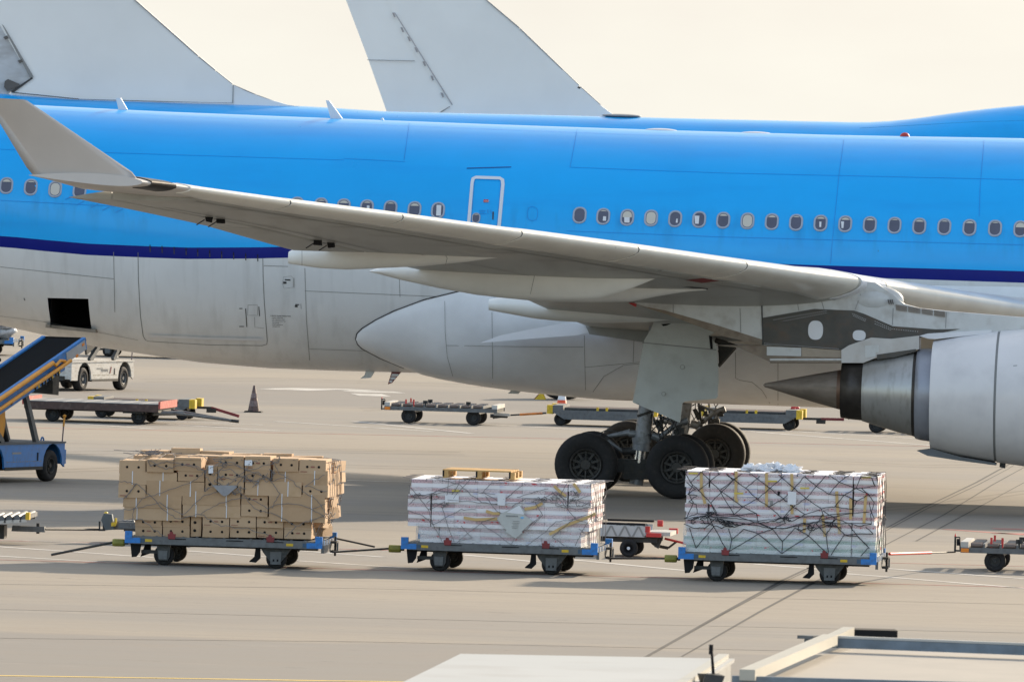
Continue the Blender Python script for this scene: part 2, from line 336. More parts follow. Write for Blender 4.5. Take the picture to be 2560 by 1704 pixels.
TAR = mat('tar_joint', (0.04, 0.035, 0.03), 0.7, 0, 0.2)
for p in [[(-60, 1362), (386, 1393)], [(-60, 1386), (250, 1404)], [(465, 1376), (660, 1391)], [(742, 1376), (960, 1392)], [(742, 1401), (1090, 1424)],
          [(1156, 1386), (1343, 1404)], [(1424, 1398), (1720, 1426)], [(60, 1351), (330, 1362)], [(1885, 1409), (2120, 1428)], [(2210, 1420), (2640, 1452)], [(2100, 1432), (2640, 1476)]]:
    gline(p, 0.22, PW, 'painted_line')
for p in [[(690, 1053), (1083, 1078)], [(884, 1053), (1178, 1083)], [(188, 1044), (660, 1062)], [(193, 1059), (389, 1072)], [(417, 1060), (700, 1077)],
          [(1170, 1058), (1640, 1084)], [(1952, 1076), (2330, 1098)], [(1872, 1078), (2330, 1113)]]:
    gline(p, 0.24, PW, 'painted_line')
gline([(-60, 1349), (2640, 1417)], 0.10, PR); gline([(-60, 1397), (2640, 1470)], 0.12, PR); gline([(-60, 1066), (2640, 1122)], 0.16, PR)
gline([(868, 1200), (1560, 1220)], 0.25, PW); gline([(-60, 1687), (1100, 1705)], 0.20, PY)
gline([(705, 974), (780, 972), (860, 973), (915, 976)], 1.3, PW, vary=0.2); gline([(915, 977), (945, 981)], 1.6, PW); gline([(915, 984), (938, 990)], 0.9, PW)
gline([(2560, 1141), (2512, 1166), (2440, 1206), (2310, 1268), (2200, 1328), (2105, 1380), (1960, 1448), (1810, 1530), (1615, 1640), (1500, 1700)], 0.05, TAR, 'ground_joint', vary=0.4)
gline([(2563, 1143), (2520, 1172), (2444, 1212), (2314, 1273), (2207, 1330), (2110, 1382), (1964, 1452), (1816, 1530), (1621, 1640)], 0.03, TAR, 'ground_joint', vary=0.4)
gline([(2640, 1122), (2560, 1168), (2480, 1212), (2360, 1286), (2205, 1366), (2030, 1458), (1900, 1528), (1705, 1640)], 0.045, TAR, 'ground_joint', vary=0.5)
gline([(2620, 1172), (2560, 1206), (2460, 1260), (2290, 1352)], 0.035, TAR, 'ground_joint', vary=0.4)
gline([(2280, 1352), (2460, 1356)], 0.04, TAR, 'ground_joint')
gline([(-60, 1459), (900, 1470), (2640, 1512)], 0.06, JNT, 'ground_joint'); gline([(-60, 1594), (900, 1603), (2640, 1640)], 0.06, JNT, 'ground_joint')
gline([(-60, 1521), (1600, 1560), (2640, 1583)], 0.06, JNT, 'ground_joint')
gline([(-60, 1250), (2640, 1330)], 0.06, JNT, 'ground_joint'); gline([(-60, 1102), (2640, 1160)], 0.06, JNT, 'ground_joint')
gline([(2458, 1330), (2484, 1330)], 2.6, PR); gline([(2484, 1321), (2640, 1324)], 0.4, PR); gline([(2480, 1332), (2640, 1336)], 0.4, PR)
RUBM = mat('tyre_scuff', (0.19, 0.168, 0.14), 0.8, 0, 0.25, 0.4)
for pts in ([(1560, 1300), (1900, 1290), (2300, 1262), (2640, 1215)],
            [(-60, 1180), (300, 1168), (760, 1160), (1300, 1172)], [(100, 1130), (600, 1122), (1150, 1130)], [(900, 1020), (1250, 1012), (1700, 1030)], [(2050, 1150), (2300, 1162), (2640, 1160)], [(350, 948), (700, 945), (1200, 962)]):
    gline(pts, 0.14, RUBM, 'tyre_mark', 0.003, vary=0.5); gline([(x+12, y+6) for x, y in pts], 0.10, RUBM, 'tyre_mark', 0.003, vary=0.5)
# ============================================================ AIRLINER in front
A = Frame((0, 250.3, 0), -0.092)
air = empty('airliner', A, 'wide-body jet airliner with blue upper fuselage and grey belly, nearest of the parked jets', 'airplane')
def U(x, y=600, v=2.8): return A.px(x, y, -v).x
top_px = [(-60, 256), (89, 263), (400, 279), (860, 297), (1230, 311), (1660, 325.5), (2100, 338), (2560, 346), (2660, 348)]
bot_px = [(-60, 800), (0, 812), (112, 837), (223, 864), (335, 881), (491, 905), (670, 920), (860, 927), (1058, 932)]
TOP = [(A.px(x, y, 0).x, A.px(x, y, 0).z) for x, y in top_px]
BOT = [(A.px(x, y, 0).x, A.px(x, y, 0).z) for x, y in bot_px]
TOP = [(-36, 7.0), (-30, 7.45), (-20, TOP[0][1]+0.03)] + TOP + [(22, TOP[-1][1]-0.02), (30, 6.9), (34.2, 5.2), (35.2, 3.9)]
BOT = [(-36, 6.4), (-30, 5.5), (-20, 4.0)] + BOT + [(0, 2.31), (14, 2.25), (26, 2.2), (31, 2.5), (34.2, 3.1), (35.2, 3.85)]
def zt(u): return interp(u, TOP)
def zb(u): return interp(u, BOT)
def zc(u): return (zt(u)+zb(u))/2
def RR(u): return (zt(u)-zb(u))/2
def onfus(x, y, off=0.0, R=RR, Z=zc):
    v = 2.8
    for _ in range(12):
        p = A.px(x, y, -v); r = R(p.x)+off; h = p.z-Z(p.x); v = math.sqrt(max(0.0, r*r-h*h))
    p = A.px(x, y, -v); return Vector((p.x, -v, p.z))
def fpt(u, th, off=0.0):
    r = RR(u)+off; return Vector((u, -r*math.cos(th), zc(u)+r*math.sin(th)))
# stripe edges
st_t = [(-60, 586), (0, 589), (720, 616), (1280, 637), (2050, 663), (2560, 678), (2660, 681)]
st_b = [(-60, 613), (0, 616.5), (720, 643.5), (1280, 664), (2050, 690), (2560, 707), (2660, 710)]
def thtab(tab):
    o = []
    for x, y in tab:
        p = onfus(x, y); o.append((p.x, math.asin(max(-1, min(1, (p.z-zc(p.x))/RR(p.x))))))
    return o
TT, TB = thtab(st_t), thtab(st_b)
# bulk cargo hatch
h0, h1 = onfus(119, 746), onfus(229, 822)
HU0, HU1 = h0.x, h1.x
HT1 = math.asin((h0.z-zc(h0.x))/RR(h0.x)); HT0 = math.asin((h1.z-zc(h1.x))/RR(h1.x))
H1T, H0T = thtab([(119, 744.5), (226, 746.5)]), thtab([(130, 817), (236, 823.5)])
fH1 = lambda u: interp(u, H1T); fH0 = lambda u: interp(u, H0T)
us = sorted(set([-36, -34, -32, -30, -27, -24, -21, -18, -15, -13] + [round(-12+0.75*i, 3) for i in range(33)] + [14, 16, 18, 20, 22, 24, 26, 28, 29.5, 31, 32, 33, 33.8, 34.3, 34.8, 35.2] + [HU0, HU1]))
us = [u for u in us if u in (HU0, HU1) or min(abs(u-HU0), abs(u-HU1)) > 0.2]
rows_near = lambda u: ([math.radians(a) for a in (90, 84, 78, 72, 66, 60, 54, 48, 42, 36, 30, 24, 18, 12, 7)] + [interp(u, TT), interp(u, TB)] +
                       [lerp(interp(u, TB), fH1(u), k/6) for k in range(1, 6)] + [fH1(u), (fH1(u)*2+fH0(u))/3, (fH1(u)+2*fH0(u))/3, fH0(u)] + [lerp(fH0(u), -PI/2, k/7) for k in range(1, 8)])
nr = len(rows_near(0)); b = MB()
for m in (BLUE, NAVY, GREYP): b.mi(m)
rings = []
for u in us:
    rn = rows_near(u); ring = [fpt(u, th) for th in rn]
    ring += [Vector((p.x, -p.y, p.z)) for p in ring[-2:0:-1]]
    rings.append(ring)
n = len(rings[0]); vs = [p for r in rings for p in r]
fb, fn, fg = [], [], []
it, ib, ih = 15, 16, 22       # index of stripe top row, stripe bottom row, hatch top row
for i in range(len(rings)-1):
    for j in range(n):
        q = j if j < nr-1 else (n-1-j)
        f = (i*n+j, (i+1)*n+j, (i+1)*n+(j+1) % n, i*n+(j+1) % n)
        if j in (ih, ih+1, ih+2) and us[i] >= HU0-1e-6 and us[i+1] <= HU1+1e-6: continue
        (fb if q < it else fn if q < ib else fg).append(f)
o = len(b.v); b.v += [tuple(p) for p in vs]
for fl, m in ((fb, BLUE), (fn, NAVY), (fg, GREYP)):
    for f in fl: b.f.append([k+o for k in f]); b.m.append(b.mi(m)); b.sm.append(True)
b.add(rings[0], [list(range(n))], GREYP); b.add(rings[-1], [list(range(n-1, -1, -1))], BLUE)
# dark hold behind the hatch
hz0, hz1 = fpt(HU0, fH0(HU0)).z, fpt(HU0, fH1(HU0)).z; hy = fpt(HU0, fH0(HU0)).y
b.add([(HU0, hy-0.25, hz0), (HU1, hy-0.25, hz0), (HU1, 0.6, hz0), (HU0, 0.6, hz0), (HU0, hy-0.25, hz1), (HU1, hy-0.25, hz1), (HU1, 0.6, hz1), (HU0, 0.6, hz1)],
      [(0, 1, 2, 3), (4, 7, 6, 5), (3, 2, 6, 7), (0, 3, 7, 4), (1, 5, 6, 2)], BLACK)
def rib(bm, pts, w, m, off=0.006, R=RR, Z=zc, dens=11):
    """thin strip lying on the fuselage skin along photograph pixels"""
    P = []
    for (x0, y0), (x1, y1) in zip(pts, pts[1:]):
        k = max(1, int(math.hypot(x1-x0, y1-y0)/dens))
        for i in range(k): P.append((x0+(x1-x0)*i/k, y0+(y1-y0)*i/k))
    P.append(pts[-1]); Q = [onfus(x, y, off) for x, y in P]; vs = []
    for i, p in enumerate(Q):
        d = (Q[min(i+1, len(Q)-1)]-Q[max(i-1, 0)]).normalized()
        nrm = Vector((0, p.y, p.z-zc(p.x))).normalized(); s = d.cross(nrm).normalized()*w/2
        vs += [p+s, p-s]
    bm.add(vs, [(2*i, 2*i+1, 2*i+3, 2*i+2) for i in range(len(Q)-1)], m)
S = 0.011
for pts in [[(0, 373), (860, 400)], [(0, 501), (520, 527), (1000, 560)], [(1023, 308), (1010, 400)], [(860, 396), (1013, 404)],
            [(1443, 322), (1425, 418)], [(1425, 418), (1800, 432), (2560, 449)], [(2111, 338), (2098, 432), (2082, 590), (2076, 660)], [(1417, 577), (1800, 592), (2560, 612)],
            [(1600, 337), (2560, 357)], [(89, 275), (860, 308), (1600, 337)], [(2460, 350), (2450, 470), (2448, 540)]]:
    rib(b, pts, S, SEAMB)
for pts in [[(345, 631), (346, 700), (351, 790), (358, 840), (364, 850), (372, 853), (520, 862), (655, 864), (667, 860), (668, 850), (661, 760), (658, 700), (657, 645)]]:
    rib(b, pts, 0.014, mat('door_gap', (0.18, 0.18, 0.17), 0.8), dens=15)
for pts in [[(0, 667), (285, 697)], [(284, 630), (287, 780)], [(762, 670), (766, 800), (774, 900)], [(762, 727), (1110, 742)], [(998, 690), (1000, 742)], [(0, 790), (115, 805), (345, 850)],
            [(772, 872), (1000, 880)], [(660, 664), (720, 666)]]:
    rib(b, pts, 0.012, SEAMG)
for i, x in enumerate((375, 405, 435, 465, 494, 524, 554, 584, 614, 644)):
    y = 613+i*2.6; rib(b, [(x, y), (x+0.5, y+17)], 0.022, SEAM, dens=8); rib(b, [(x-1, y+3), (x+1, y+3)], 0.07, BLACK, dens=8)
for x, y in ((175, 492), (204, 505), (239, 512), (268, 519), (301, 524)): rib(b, [(x-12, y+7), (x+6, y-2)], 0.02, SEAMB)
rib(b, [(1167, 420.5), (1278, 417.5)], 0.028, mat('door_hood_blue', (0.0, 0.08, 0.33), 0.5)); rib(b, [(60, 748), (62, 748)], 0.07, SEAM); rib(b, [(2195, 627), (2196, 627)], 0.03, SEAM)
# maintenance lettering blocks and brackets
for pts, w in [([(614, 771), (617, 817)], 0.018), ([(647, 766), (649, 790)], 0.018), ([(620, 762), (643, 762), (644, 788), (619, 788), (620, 762)], 0.008), ([(598, 771), (606, 771)], 0.02), ([(598, 816), (610, 816)], 0.02),
               ([(636, 792), (637, 818), (660, 820)], 0.008), ([(706, 708), (709, 692), (728, 690), (733, 695), (733, 718), (710, 721), (706, 708)], 0.006), ([(735, 695), (735, 719)], 0.012), ([(708, 706.5), (716, 706.5)], 0.05), ([(712, 699), (726, 700)], 0.03),
               ([(737, 765), (744, 765.5)], 0.05), ([(738, 761), (748, 761.5)], 0.022), ([(752, 759), (753, 772)], 0.01)]:
    rib(b, pts, w, SEAM if w > 0.012 else SEAMG, dens=8)
# pressed rail along the bottom of the cargo door
rib(b, [(373, 840), (520, 846), (656, 849)], 0.075, WHITEP, 0.03)
def fustext(txt, x, y, size, m, ang=0.0):
    cu = bpy.data.curves.new('t', 'FONT'); cu.body = txt; cu.size = size; cu.extrude = 0.001
    to = bpy.data.objects.new('t', cu); COL.objects.link(to); bpy.context.view_layer.update()
    dg = bpy.context.evaluated_depsgraph_get(); me = bpy.data.meshes.new_from_object(to.evaluated_get(dg)); bpy.data.objects.remove(to)
    p = onfus(x, y, 0.008); nrm = Vector((0, p.y, p.z-zc(p.x))).normalized(); xd = Vector((1, 0, 0)); yd = nrm.cross(xd)
    if yd.z < 0: yd = -yd
    vs = [p + xd*v.co.x + yd*v.co.y + nrm*v.co.z for v in me.vertices]
    fs = [list(q.vertices) for q in me.polygons]; bpy.data.meshes.remove(me); return vs, fs, m
for i, (tx, sz) in enumerate([('CARGO DOOR OPERATION', 0.035), ('NORMAL OPERATION', 0.024), ('OPEN HANDLE FLAP FULLY', 0.022), ('PUSH HANDLE IN AND TURN', 0.022), ('LOCK HANDLE', 0.022), ('MANUAL OPERATION', 0.024), ('USE HAND PUMP', 0.022)]):
    b.add(*fustext(tx, 676+(4 if i else 0), 790+i*4.4, sz, SEAM))
fus = b.build('fuselage', air)

# cabin windows
def rrect(hw, hh, r, k=5):
    o = []
    for cx, cz, a0 in ((hw-r, hh-r, 0), (-(hw-r), hh-r, 90), (-(hw-r), -(hh-r), 180), (hw-r, -(hh-r), 270)):
        for i in range(k+1):
            a = math.radians(a0+90*i/k); o.append((cx+r*math.cos(a), cz+r*math.sin(a)))
    return o
def window(x, y, blind=0.12, k=1.0, half=None):
    p = onfus(x, y); nrm = Vector((0, p.y, p.z-zc(p.x))).normalized(); xd = Vector((1, 0, 0)); yd = xd.cross(nrm); 
    if yd.z < 0: yd = -yd
    W = lambda q, off: p + xd*(q[0]+0.03*q[1]) + yd*q[1] + nrm*off
    b = MB(); o1, o2, o3 = rrect(0.148*k, 0.188*k, 0.135*k), rrect(0.142*k, 0.182*k, 0.13*k), rrect(0.115*k, 0.155*k, 0.108*k)
    R1, R2, R3, R4 = [W(q, 0.0) for q in o1], [W(q, 0.016) for q in o2], [W(q, 0.014) for q in o3], [W(q, 0.004) for q in rrect(0.108*k, 0.148*k, 0.10*k)]
    b.loft([R1, R2, R3, R4], FRAMEM, caps=False); b.add([W(q, 0.005) for q in rrect(0.109*k, 0.149*k, 0.10*k)], [list(range(24))], GLASSD)
    pane = rrect(0.098*k, 0.136*k, 0.09*k)
    if blind > 0.02:
        zc_ = 0.136*k*(1-2*blind); pp = [(q[0], max(q[1], zc_)) for q in pane]; b.add([W(q, 0.009) for q in pp], [list(range(24))], BLIND)
    if half: 
        x0, x1, z0, z1 = half; b.add([W(q, 0.010) for q in ((x0, z0), (x1, z0), (x1*0.9, z1), (x0*1.3, z1))], [(0, 1, 2, 3)], PAPER)
    b.build('window', fus)
wl = [(16, 464), (77, 468), (138, 473), (199, 476)]
wl += [(742, 512.5)]
wl += [(802, 514.7), (859, 517), (917, 519.5), (976, 521.5), (1036, 524), (1095, 526)]
wr = [(1449, 538), (1508, 541), (1568, 543.5)] + [(1600+a/2.24, 200+(773+(830-773)*i/14)/2.24) for i, a in enumerate((62, 197, 331, 466, 602, 738, 874, 1011, 1149, 1287, 1425, 1564, 1704, 1845, 1988, 2130, 2272))]
bl = {2: 1.0, 13: 0.1}
for k in range(1, 9): window(16-61*k, 464-4.2*k, 0.1 if k % 3 else 1.0)
for i, (x, y) in enumerate(wl): window(x, y, {2: 1.0, 10: 0.0}.get(i, 0.1 if i % 3 else 0.2), half=(-0.03, 0.07, -0.12, 0.12) if i == 10 else ((-0.0, 0.06, -0.02, 0.05) if i == 7 else None))
for i, (x, y) in enumerate(wr):
    window(x, y, {2: 0.5, 3: 1.0, 7: 1.0, 0: 0.0, 4: 0.0, 5: 0.0, 18: 0.38, 11: 0.18}.get(i, 0.08 if i % 2 else 0.15),
           half={1: (0.0, 0.07, -0.1, 0.0), 2: (-0.05, 0.06, -0.12, 0.0), 5: (-0.08, 0.0, -0.1, 0.08), 4: (0.02, 0.06, -0.09, 0.0), 10: (-0.02, 0.02, -0.09, 0.03), 11: (-0.07, -0.03, -0.1, 0.05)}.get(i))
# cabin door
db = MB()
WF = mat('door_outline_white', (0.72, 0.75, 0.80), 0.4, 0, 0.03)
rib(db, [(1165, 640), (1181, 455), (1183, 446), (1190, 443), (1249, 445), (1256, 449), (1257, 460), (1240, 645)], 0.078, WF, 0.010, dens=12)
rib(db, [(1170, 640), (1185, 457), (1187, 449), (1192, 447.5), (1247, 449.5), (1251, 452), (1252, 461), (1235, 645)], 0.012, SEAMB, 0.013, dens=12)
rib(db, [(1209, 502), (1221, 502.3)], 0.065, RED, 0.012, dens=6); rib(db, [(1233, 529), (1232, 549)], 0.028, SEAM, 0.012, dens=8)
for y in (526, 530, 534): rib(db, [(1198, y), (1216-(y % 3)*2, y+0.4)], 0.016, SEAMB, 0.010, dens=9)
rib(db, [(1219, 524), (1220, 534)], 0.02, SEAMB, 0.010, dens=9); rib(db, [(1226, 525), (1230, 534)], 0.02, SEAMB, 0.010, dens=9)
db.add(*[(lambda r: [p-Vector((0,0.008,0)) for p in r[0]])(fustext('OUT', 1211, 504.5, 0.05, PAPER)), fustext('OUT', 1211, 504.5, 0.05, PAPER)[1], PAPER])
door = db.build('cabin_door', fus)
window(1190, 545, 0.1, 0.62)
rb = MB(); rib(rb, [(1331, 516), (1322, 519), (1318, 529), (1318, 541), (1322, 549), (1330, 552), (1340, 549), (1344, 540), (1344, 526), (1340, 519), (1331, 516)], 0.012, SEAMB, dens=6); rb.build('blanked_window', fus)
# hatch sill and hatch frame
hb = MB(); p0, p1 = onfus(117, 816), onfus(243, 828)
hb.add([(p0.x, p0.y-0.22, p0.z-0.02), (p1.x, p1.y-0.22, p1.z-0.03), (p1.x, p1.y+0.12, p1.z-0.03), (p0.x, p0.y+0.12, p0.z-0.02), (p0.x, p0.y-0.22, p0.z+0.05), (p1.x, p1.y-0.22, p1.z+0.04), (p1.x, p1.y+0.12, p1.z+0.04), (p0.x, p0.y+0.12, p0.z+0.05)],
       [(0, 3, 2, 1), (4, 5, 6, 7), (0, 1, 5, 4), (1, 2, 6, 5), (2, 3, 7, 6), (3, 0, 4, 7)], PYB); hb.build('hatch_sill', fus)
# antennas on the crown
def blade(poly, hw, name, m=WHITEP):
    b = MB(); P = [A.px(x, y, 0) for x, y in poly]; b.prism([(p.x, p.z) for p in P], -hw, hw, m); return b.build(name, fus)
blade([(290, 245), (302, 245), (319, 274), (305, 278), (297, 276)], 0.04, 'antenna'); blade([(815, 251), (824, 252), (856, 296), (850, 302), (828, 300)], 0.05, 'antenna'); blade([(952, 296), (957, 295), (961, 302), (953, 302)], 0.03, 'antenna')
for x, y in ((1652, 325), (1890, 333)):
    p = A.px(x, y+1, 0); q = MB(); q.ell((p.x, 0, p.z-0.01), (0.37, 0.2, 0.055), WHITEP, 16, 8); q.build('antenna_fairing', fus)
p = A.px(2262, 343, 0); q = MB(); q.ell((p.x, 0, p.z), (0.11, 0.09, 0.10), RED, 14, 8); q.box((p.x-0.13, -0.09, p.z-0.06), (p.x+0.13, 0.09, p.z+0.01), RED); q.build('beacon_light', fus)
# belly antennas and drain mast
def bprism(poly, v, hw, name, m, par=air):
    b = MB(); P = [A.px(x, y, -v) for x, y in poly]; b.prism([(p.x, p.z) for p in P], -v-hw, -v+hw, m); return b.build(name, par)
bprism([(918, 915), (943, 915), (936, 930), (927, 944), (901, 946), (912, 937)], 0.3, 0.05, 'belly_antenna', PYW)
db = MB(); P = [A.px(x, y, -0.2) for x, y in ((980, 927), (1004, 928), (980, 957), (970, 960))]; db.prism([(p.x, p.z) for p in P], -0.24, -0.16, DRED)
for k in (0.2, 0.5, 0.78):
    P = [A.px(x, y, -0.25) for x, y in ((981-9*k, 928+28*k), (1003-26*k, 929+27*k), (1000-27*k, 935+27*k), (980-9*k, 935+26*k))]; db.prism([(p.x, p.z) for p in P], -0.255, -0.15, PAPER)
db.build('drain_mast', air)
bprism([(1290, 965), (1308, 970), (1296, 984), (1270, 983)], 0.3, 0.05, 'belly_antenna', PYW)

# ---------------------------------------------------- belly fairing
bt = [(890, 846), (893, 834), (905, 822), (940, 800), (985, 778), (1060, 750), (1145, 727), (1300, 700), (1700, 700), (2700, 720)]
bb = [(890, 847), (895, 860), (905, 870), (950, 893), (1010, 917), (1058, 930), (1090, 940)]
def thpx(x, y):
    p = onfus(x, y); return p.x, math.asin(max(-1, min(1, (p.z-zc(p.x))/RR(p.x))))
BTt = [thpx(*q) for q in bt]; BBt = [thpx(*q) for q in bb]; BBt[-1] = (BBt[-1][0], -PI/2)
silh = [(1058, 930), (1130, 944), (1250, 967), (1400, 987), (1500, 997), (1650, 1003), (1850, 1010), (2090, 1018), (2400, 1022), (2700, 1020)]
SB = [(A.px(x, y, 0).x, A.px(x, y, 0).z) for x, y in silh] + [(17, 2.0), (20, 2.24)]
b = MB(); rings = []; u0 = BTt[0][0]; K = 22
uu = [u0+0.001, u0+0.03, u0+0.08, u0+0.16, u0+0.28, u0+0.45, u0+0.7, u0+1.0, u0+1.35] + [u0+1.7+0.5*i for i in range(48)]
uu = [u for u in uu if u < 19.5] + [20.0]
for u in uu:
    t1 = interp(u, BTt); t0 = interp(u, BBt) if u < BBt[-1][0] else -PI/2
    dep = max(0.0, zb(u) - interp(u, SB)) if u > SB[0][0] else 0.0
    full = (t0 <= -PI/2+0.001)
    side = min(0.5, 0.03+0.28*max(0, u-u0)**0.6) * (1 if u < 15 else max(0, (20-u)/5))
    ring = []
    for k in range(K+1):
        s = k/K; th = t1+(t0-t1)*s
        if full: B = side*math.sin(PI*min(1, s*1.15)/2)**0.8 if s < 0.87 else side
        else: B = side*0.6*math.sin(PI*s)**0.7
        if full:
            w = max(0.0, min(1.0, (-th-0.9)/(PI/2-0.9))); B = B*(1-w)+dep*w
        r = RR(u)+B+0.004
        ring.append(Vector((u, -r*math.cos(th), zc(u)+r*math.sin(th))))
    rings.append(ring)
for sgn in (1, -1):
    rg = [[Vector((p.x, p.y*sgn, p.z)) for p in r] for r in rings]
    if sgn < 0: rg = [r[::-1] for r in rg]
    b.loft(rg, GREYF, closed=False, caps=False)
def onbelly(x, y, off=0.006):
    """first hit of the pixel ray with the belly fairing surface"""
    best = None; lo = 4.0
    v = 3.9
    for _ in range(400):
        p = A.px(x, y, -v); u = p.x
        r = math.hypot(v, p.z-zc(u)); th = math.atan2(p.z-zc(u), v)
        i = min(range(len(uu)), key=lambda k: abs(uu[k]-u)); rr = rings[i]
        k = min(range(K+1), key=lambda k: abs(math.atan2(rr[k].z-zc(uu[i]), -rr[k].y)-th)); R = math.hypot(rr[k].y, rr[k].z-zc(uu[i]))
        if r <= R+off: break
        v -= 0.01
    return Vector((p.x, -v-0.012, p.z))
def brib(pts, w, m, dens=14):
    P = []
    for (x0, y0), (x1, y1) in zip(pts, pts[1:]):
        k = max(1, int(math.hypot(x1-x0, y1-y0)/dens))
        for i in range(k): P.append((x0+(x1-x0)*i/k, y0+(y1-y0)*i/k))
    P.append(pts[-1]); Q = [onbelly(*q) for q in P]; vs = []
    for i, p in enumerate(Q):
        d = (Q[min(i+1, len(Q)-1)]-Q[max(i-1, 0)]).normalized(); s = Vector((-d.z, 0, d.x)).normalized()*w/2; vs += [p+s, p-s]
    b.add(vs, [(2*i, 2*i+1, 2*i+3, 2*i+2) for i in range(len(Q)-1)], m)
rib(b, [(1147, 728), (1060, 749), (985, 777), (940, 799), (905, 821), (892, 834), (889, 847), (894, 861), (905, 872), (950, 896), (1010, 921)], 0.026, SEAM, 0.02, dens=10)
for pts in [[(1112, 752), (1113, 830), (1118, 890), (1132, 940)], [(1116, 863), (1300, 866), (1459, 867)], [(1461, 838), (1462, 900), (1464, 975)], [(1640, 906), (1560, 912), (1510, 940), (1482, 980)],
            [(1462, 918), (1600, 905)], [(1839, 880), (1839, 945), (1850, 950), (1880, 955), (1905, 975), (1925, 1008)], [(1945, 900), (1945, 1012)], [(1585, 850), (1583, 905)], [(1230, 780), (1232, 960)]]:
    brib(pts, 0.010, SEAMG)
b.build('belly_fairing', air)
# white wing-root strake above the belly fairing
b = MB(); P = [A.px(x, y, -3.9) for x, y in ((1200, 857), (1250, 838), (1330, 822), (1400, 809), (1458, 807), (1473, 831), (1440, 838), (1330, 846))]
Q = [Vector((p.x, -3.0, p.z)) for p in P]; b.loft([[Vector((p.x, p.y, p.z)) for p in P], Q], WHITEP, smooth=False); b.build('root_fillet', air)

# ---------------------------------------------------- wing
VT = 28.8
ut = A.px(386, 458, -VT).x; ue = A.px(2184, 700, -9.4).x
def uLE(v): return ut + (ue-ut)*(VT-v)/(VT-9.4)
def chord(v):
    return interp(v, [(0, 11.5), (2.8, 10.4), (10.5, 6.9), (27.3, 2.82), (27.31, 2.55), (29.0, 2.2), (30, 2.15)])
def solve_v(x, fu, lo=0.0, hi=30.5, y=600):
    f = lambda v: A.px(x, y, -v).x - fu(v)
    a, c = lo, hi; fa = f(a)
    for _ in range(60):
        m = (a+c)/2; fm = f(m)
        if (fm > 0) == (fa > 0): a, fa = m, fm
        else: c = m
    return (a+c)/2
le_px = [(352, 455), (386, 458), (723, 506), (1005, 542), (1304, 583), (1597, 623), (1869, 663), (2157, 704), (2217, 716), (2560, 772)]
LEZ = sorted((solve_v(x, uLE), A.px(x, y, -solve_v(x, uLE)).z) for x, y in le_px)
uTE = lambda v: uLE(v)-chord(v)
te_px = [(178, 489), (330, 524), (500, 560), (732, 625)]
TEZ = sorted((solve_v(x, uTE, 8, 29.5), A.px(x, y, -solve_v(x, uTE, 8, 29.5)).z) for x, y in te_px)
v0_, z0_ = TEZ[0]; slope = (TEZ[-1][1]-TEZ[0][1])/(TEZ[-1][0]-TEZ[0][0])
print('LEZ', [(round(a, 1), round(c, 2)) for a, c in LEZ]); print('TEZ', [(round(a, 1), round(c, 2)) for a, c in TEZ])
zl = lambda v: interp(v, LEZ) if v >= LEZ[0][0] else LEZ[0][1]-(LEZ[0][0]-v)*0.08
inc0 = (interp(v0_, LEZ)-z0_)/chord(v0_)
def zte(v):
    if v >= 27.31: return zl(v) - 0.02 + 0.05*(v-27.3)
    if v >= TEZ[-1][0]: return zl(v) - (zl(TEZ[-1][0])-TEZ[-1][1])*max(0, (29.2-v)/(29.2-TEZ[-1][0]))-0.08
    if v >= v0_-0.10: return interp(v, TEZ)
    return zl(v) - chord(v)*0.058
def afp(v, c, side, off=0.0, le=1.0):
    """point of the wing section at span v, chord fraction c, side +1 upper / -1 lower"""
    t = 0.125 if v < 10 else 0.105
    y = 5*t*(0.2969*math.sqrt(max(c, 0))-0.126*c-0.3516*c*c+0.2843*c**3-0.1015*c**4)
    cam = 0.02*4*c*(1-c)*(1 if side > 0 else 0.3)
    ch = chord(v); h = (cam + side*y*(0.62 if side > 0 else 1.0))*ch
    u = uLE(v)-c*ch; z = zl(v)+(zte(v)-zl(v))*c + h + side*off
    return Vector((u+(off if c < 0.01 else 0), -v, z))
def wing_piece(bm, v0, v1, c0, c1, m, off=0.0, nv=None, nc=14, s=1):
    nv = nv or max(2, int(abs(v1-v0)/0.8)+1); rings = []
    if c0 <= 0: cs = [c1*(0.5-0.5*math.cos(PI*i/(2*nc)*1.0)) / (0.5) for i in range(nc+1)]; cs = [c1*(1-math.cos(PI/2*i/nc)) for i in range(nc+1)]
    else: cs = [c0+(c1-c0)*i/nc for i in range(nc+1)]
    for k in range(nv+1):
        v = v0+(v1-v0)*k/nv
        up = [afp(v, c, 1, off) for c in cs]; lo = [afp(v, c, -1, off) for c in cs]
        r = lo[::-1] + (up[1:] if c0 <= 0 else up)
        rings.append([Vector((p.x, p.y*s, p.z)) for p in r])
    return bm.loft(rings, m)
v_ab = solve_v(513, uTE, 8, 29.5); v_f = solve_v(735, uTE, 8, 29.5); vin = 1.5
print('aileron break v', v_ab, 'flap inner v', v_f)
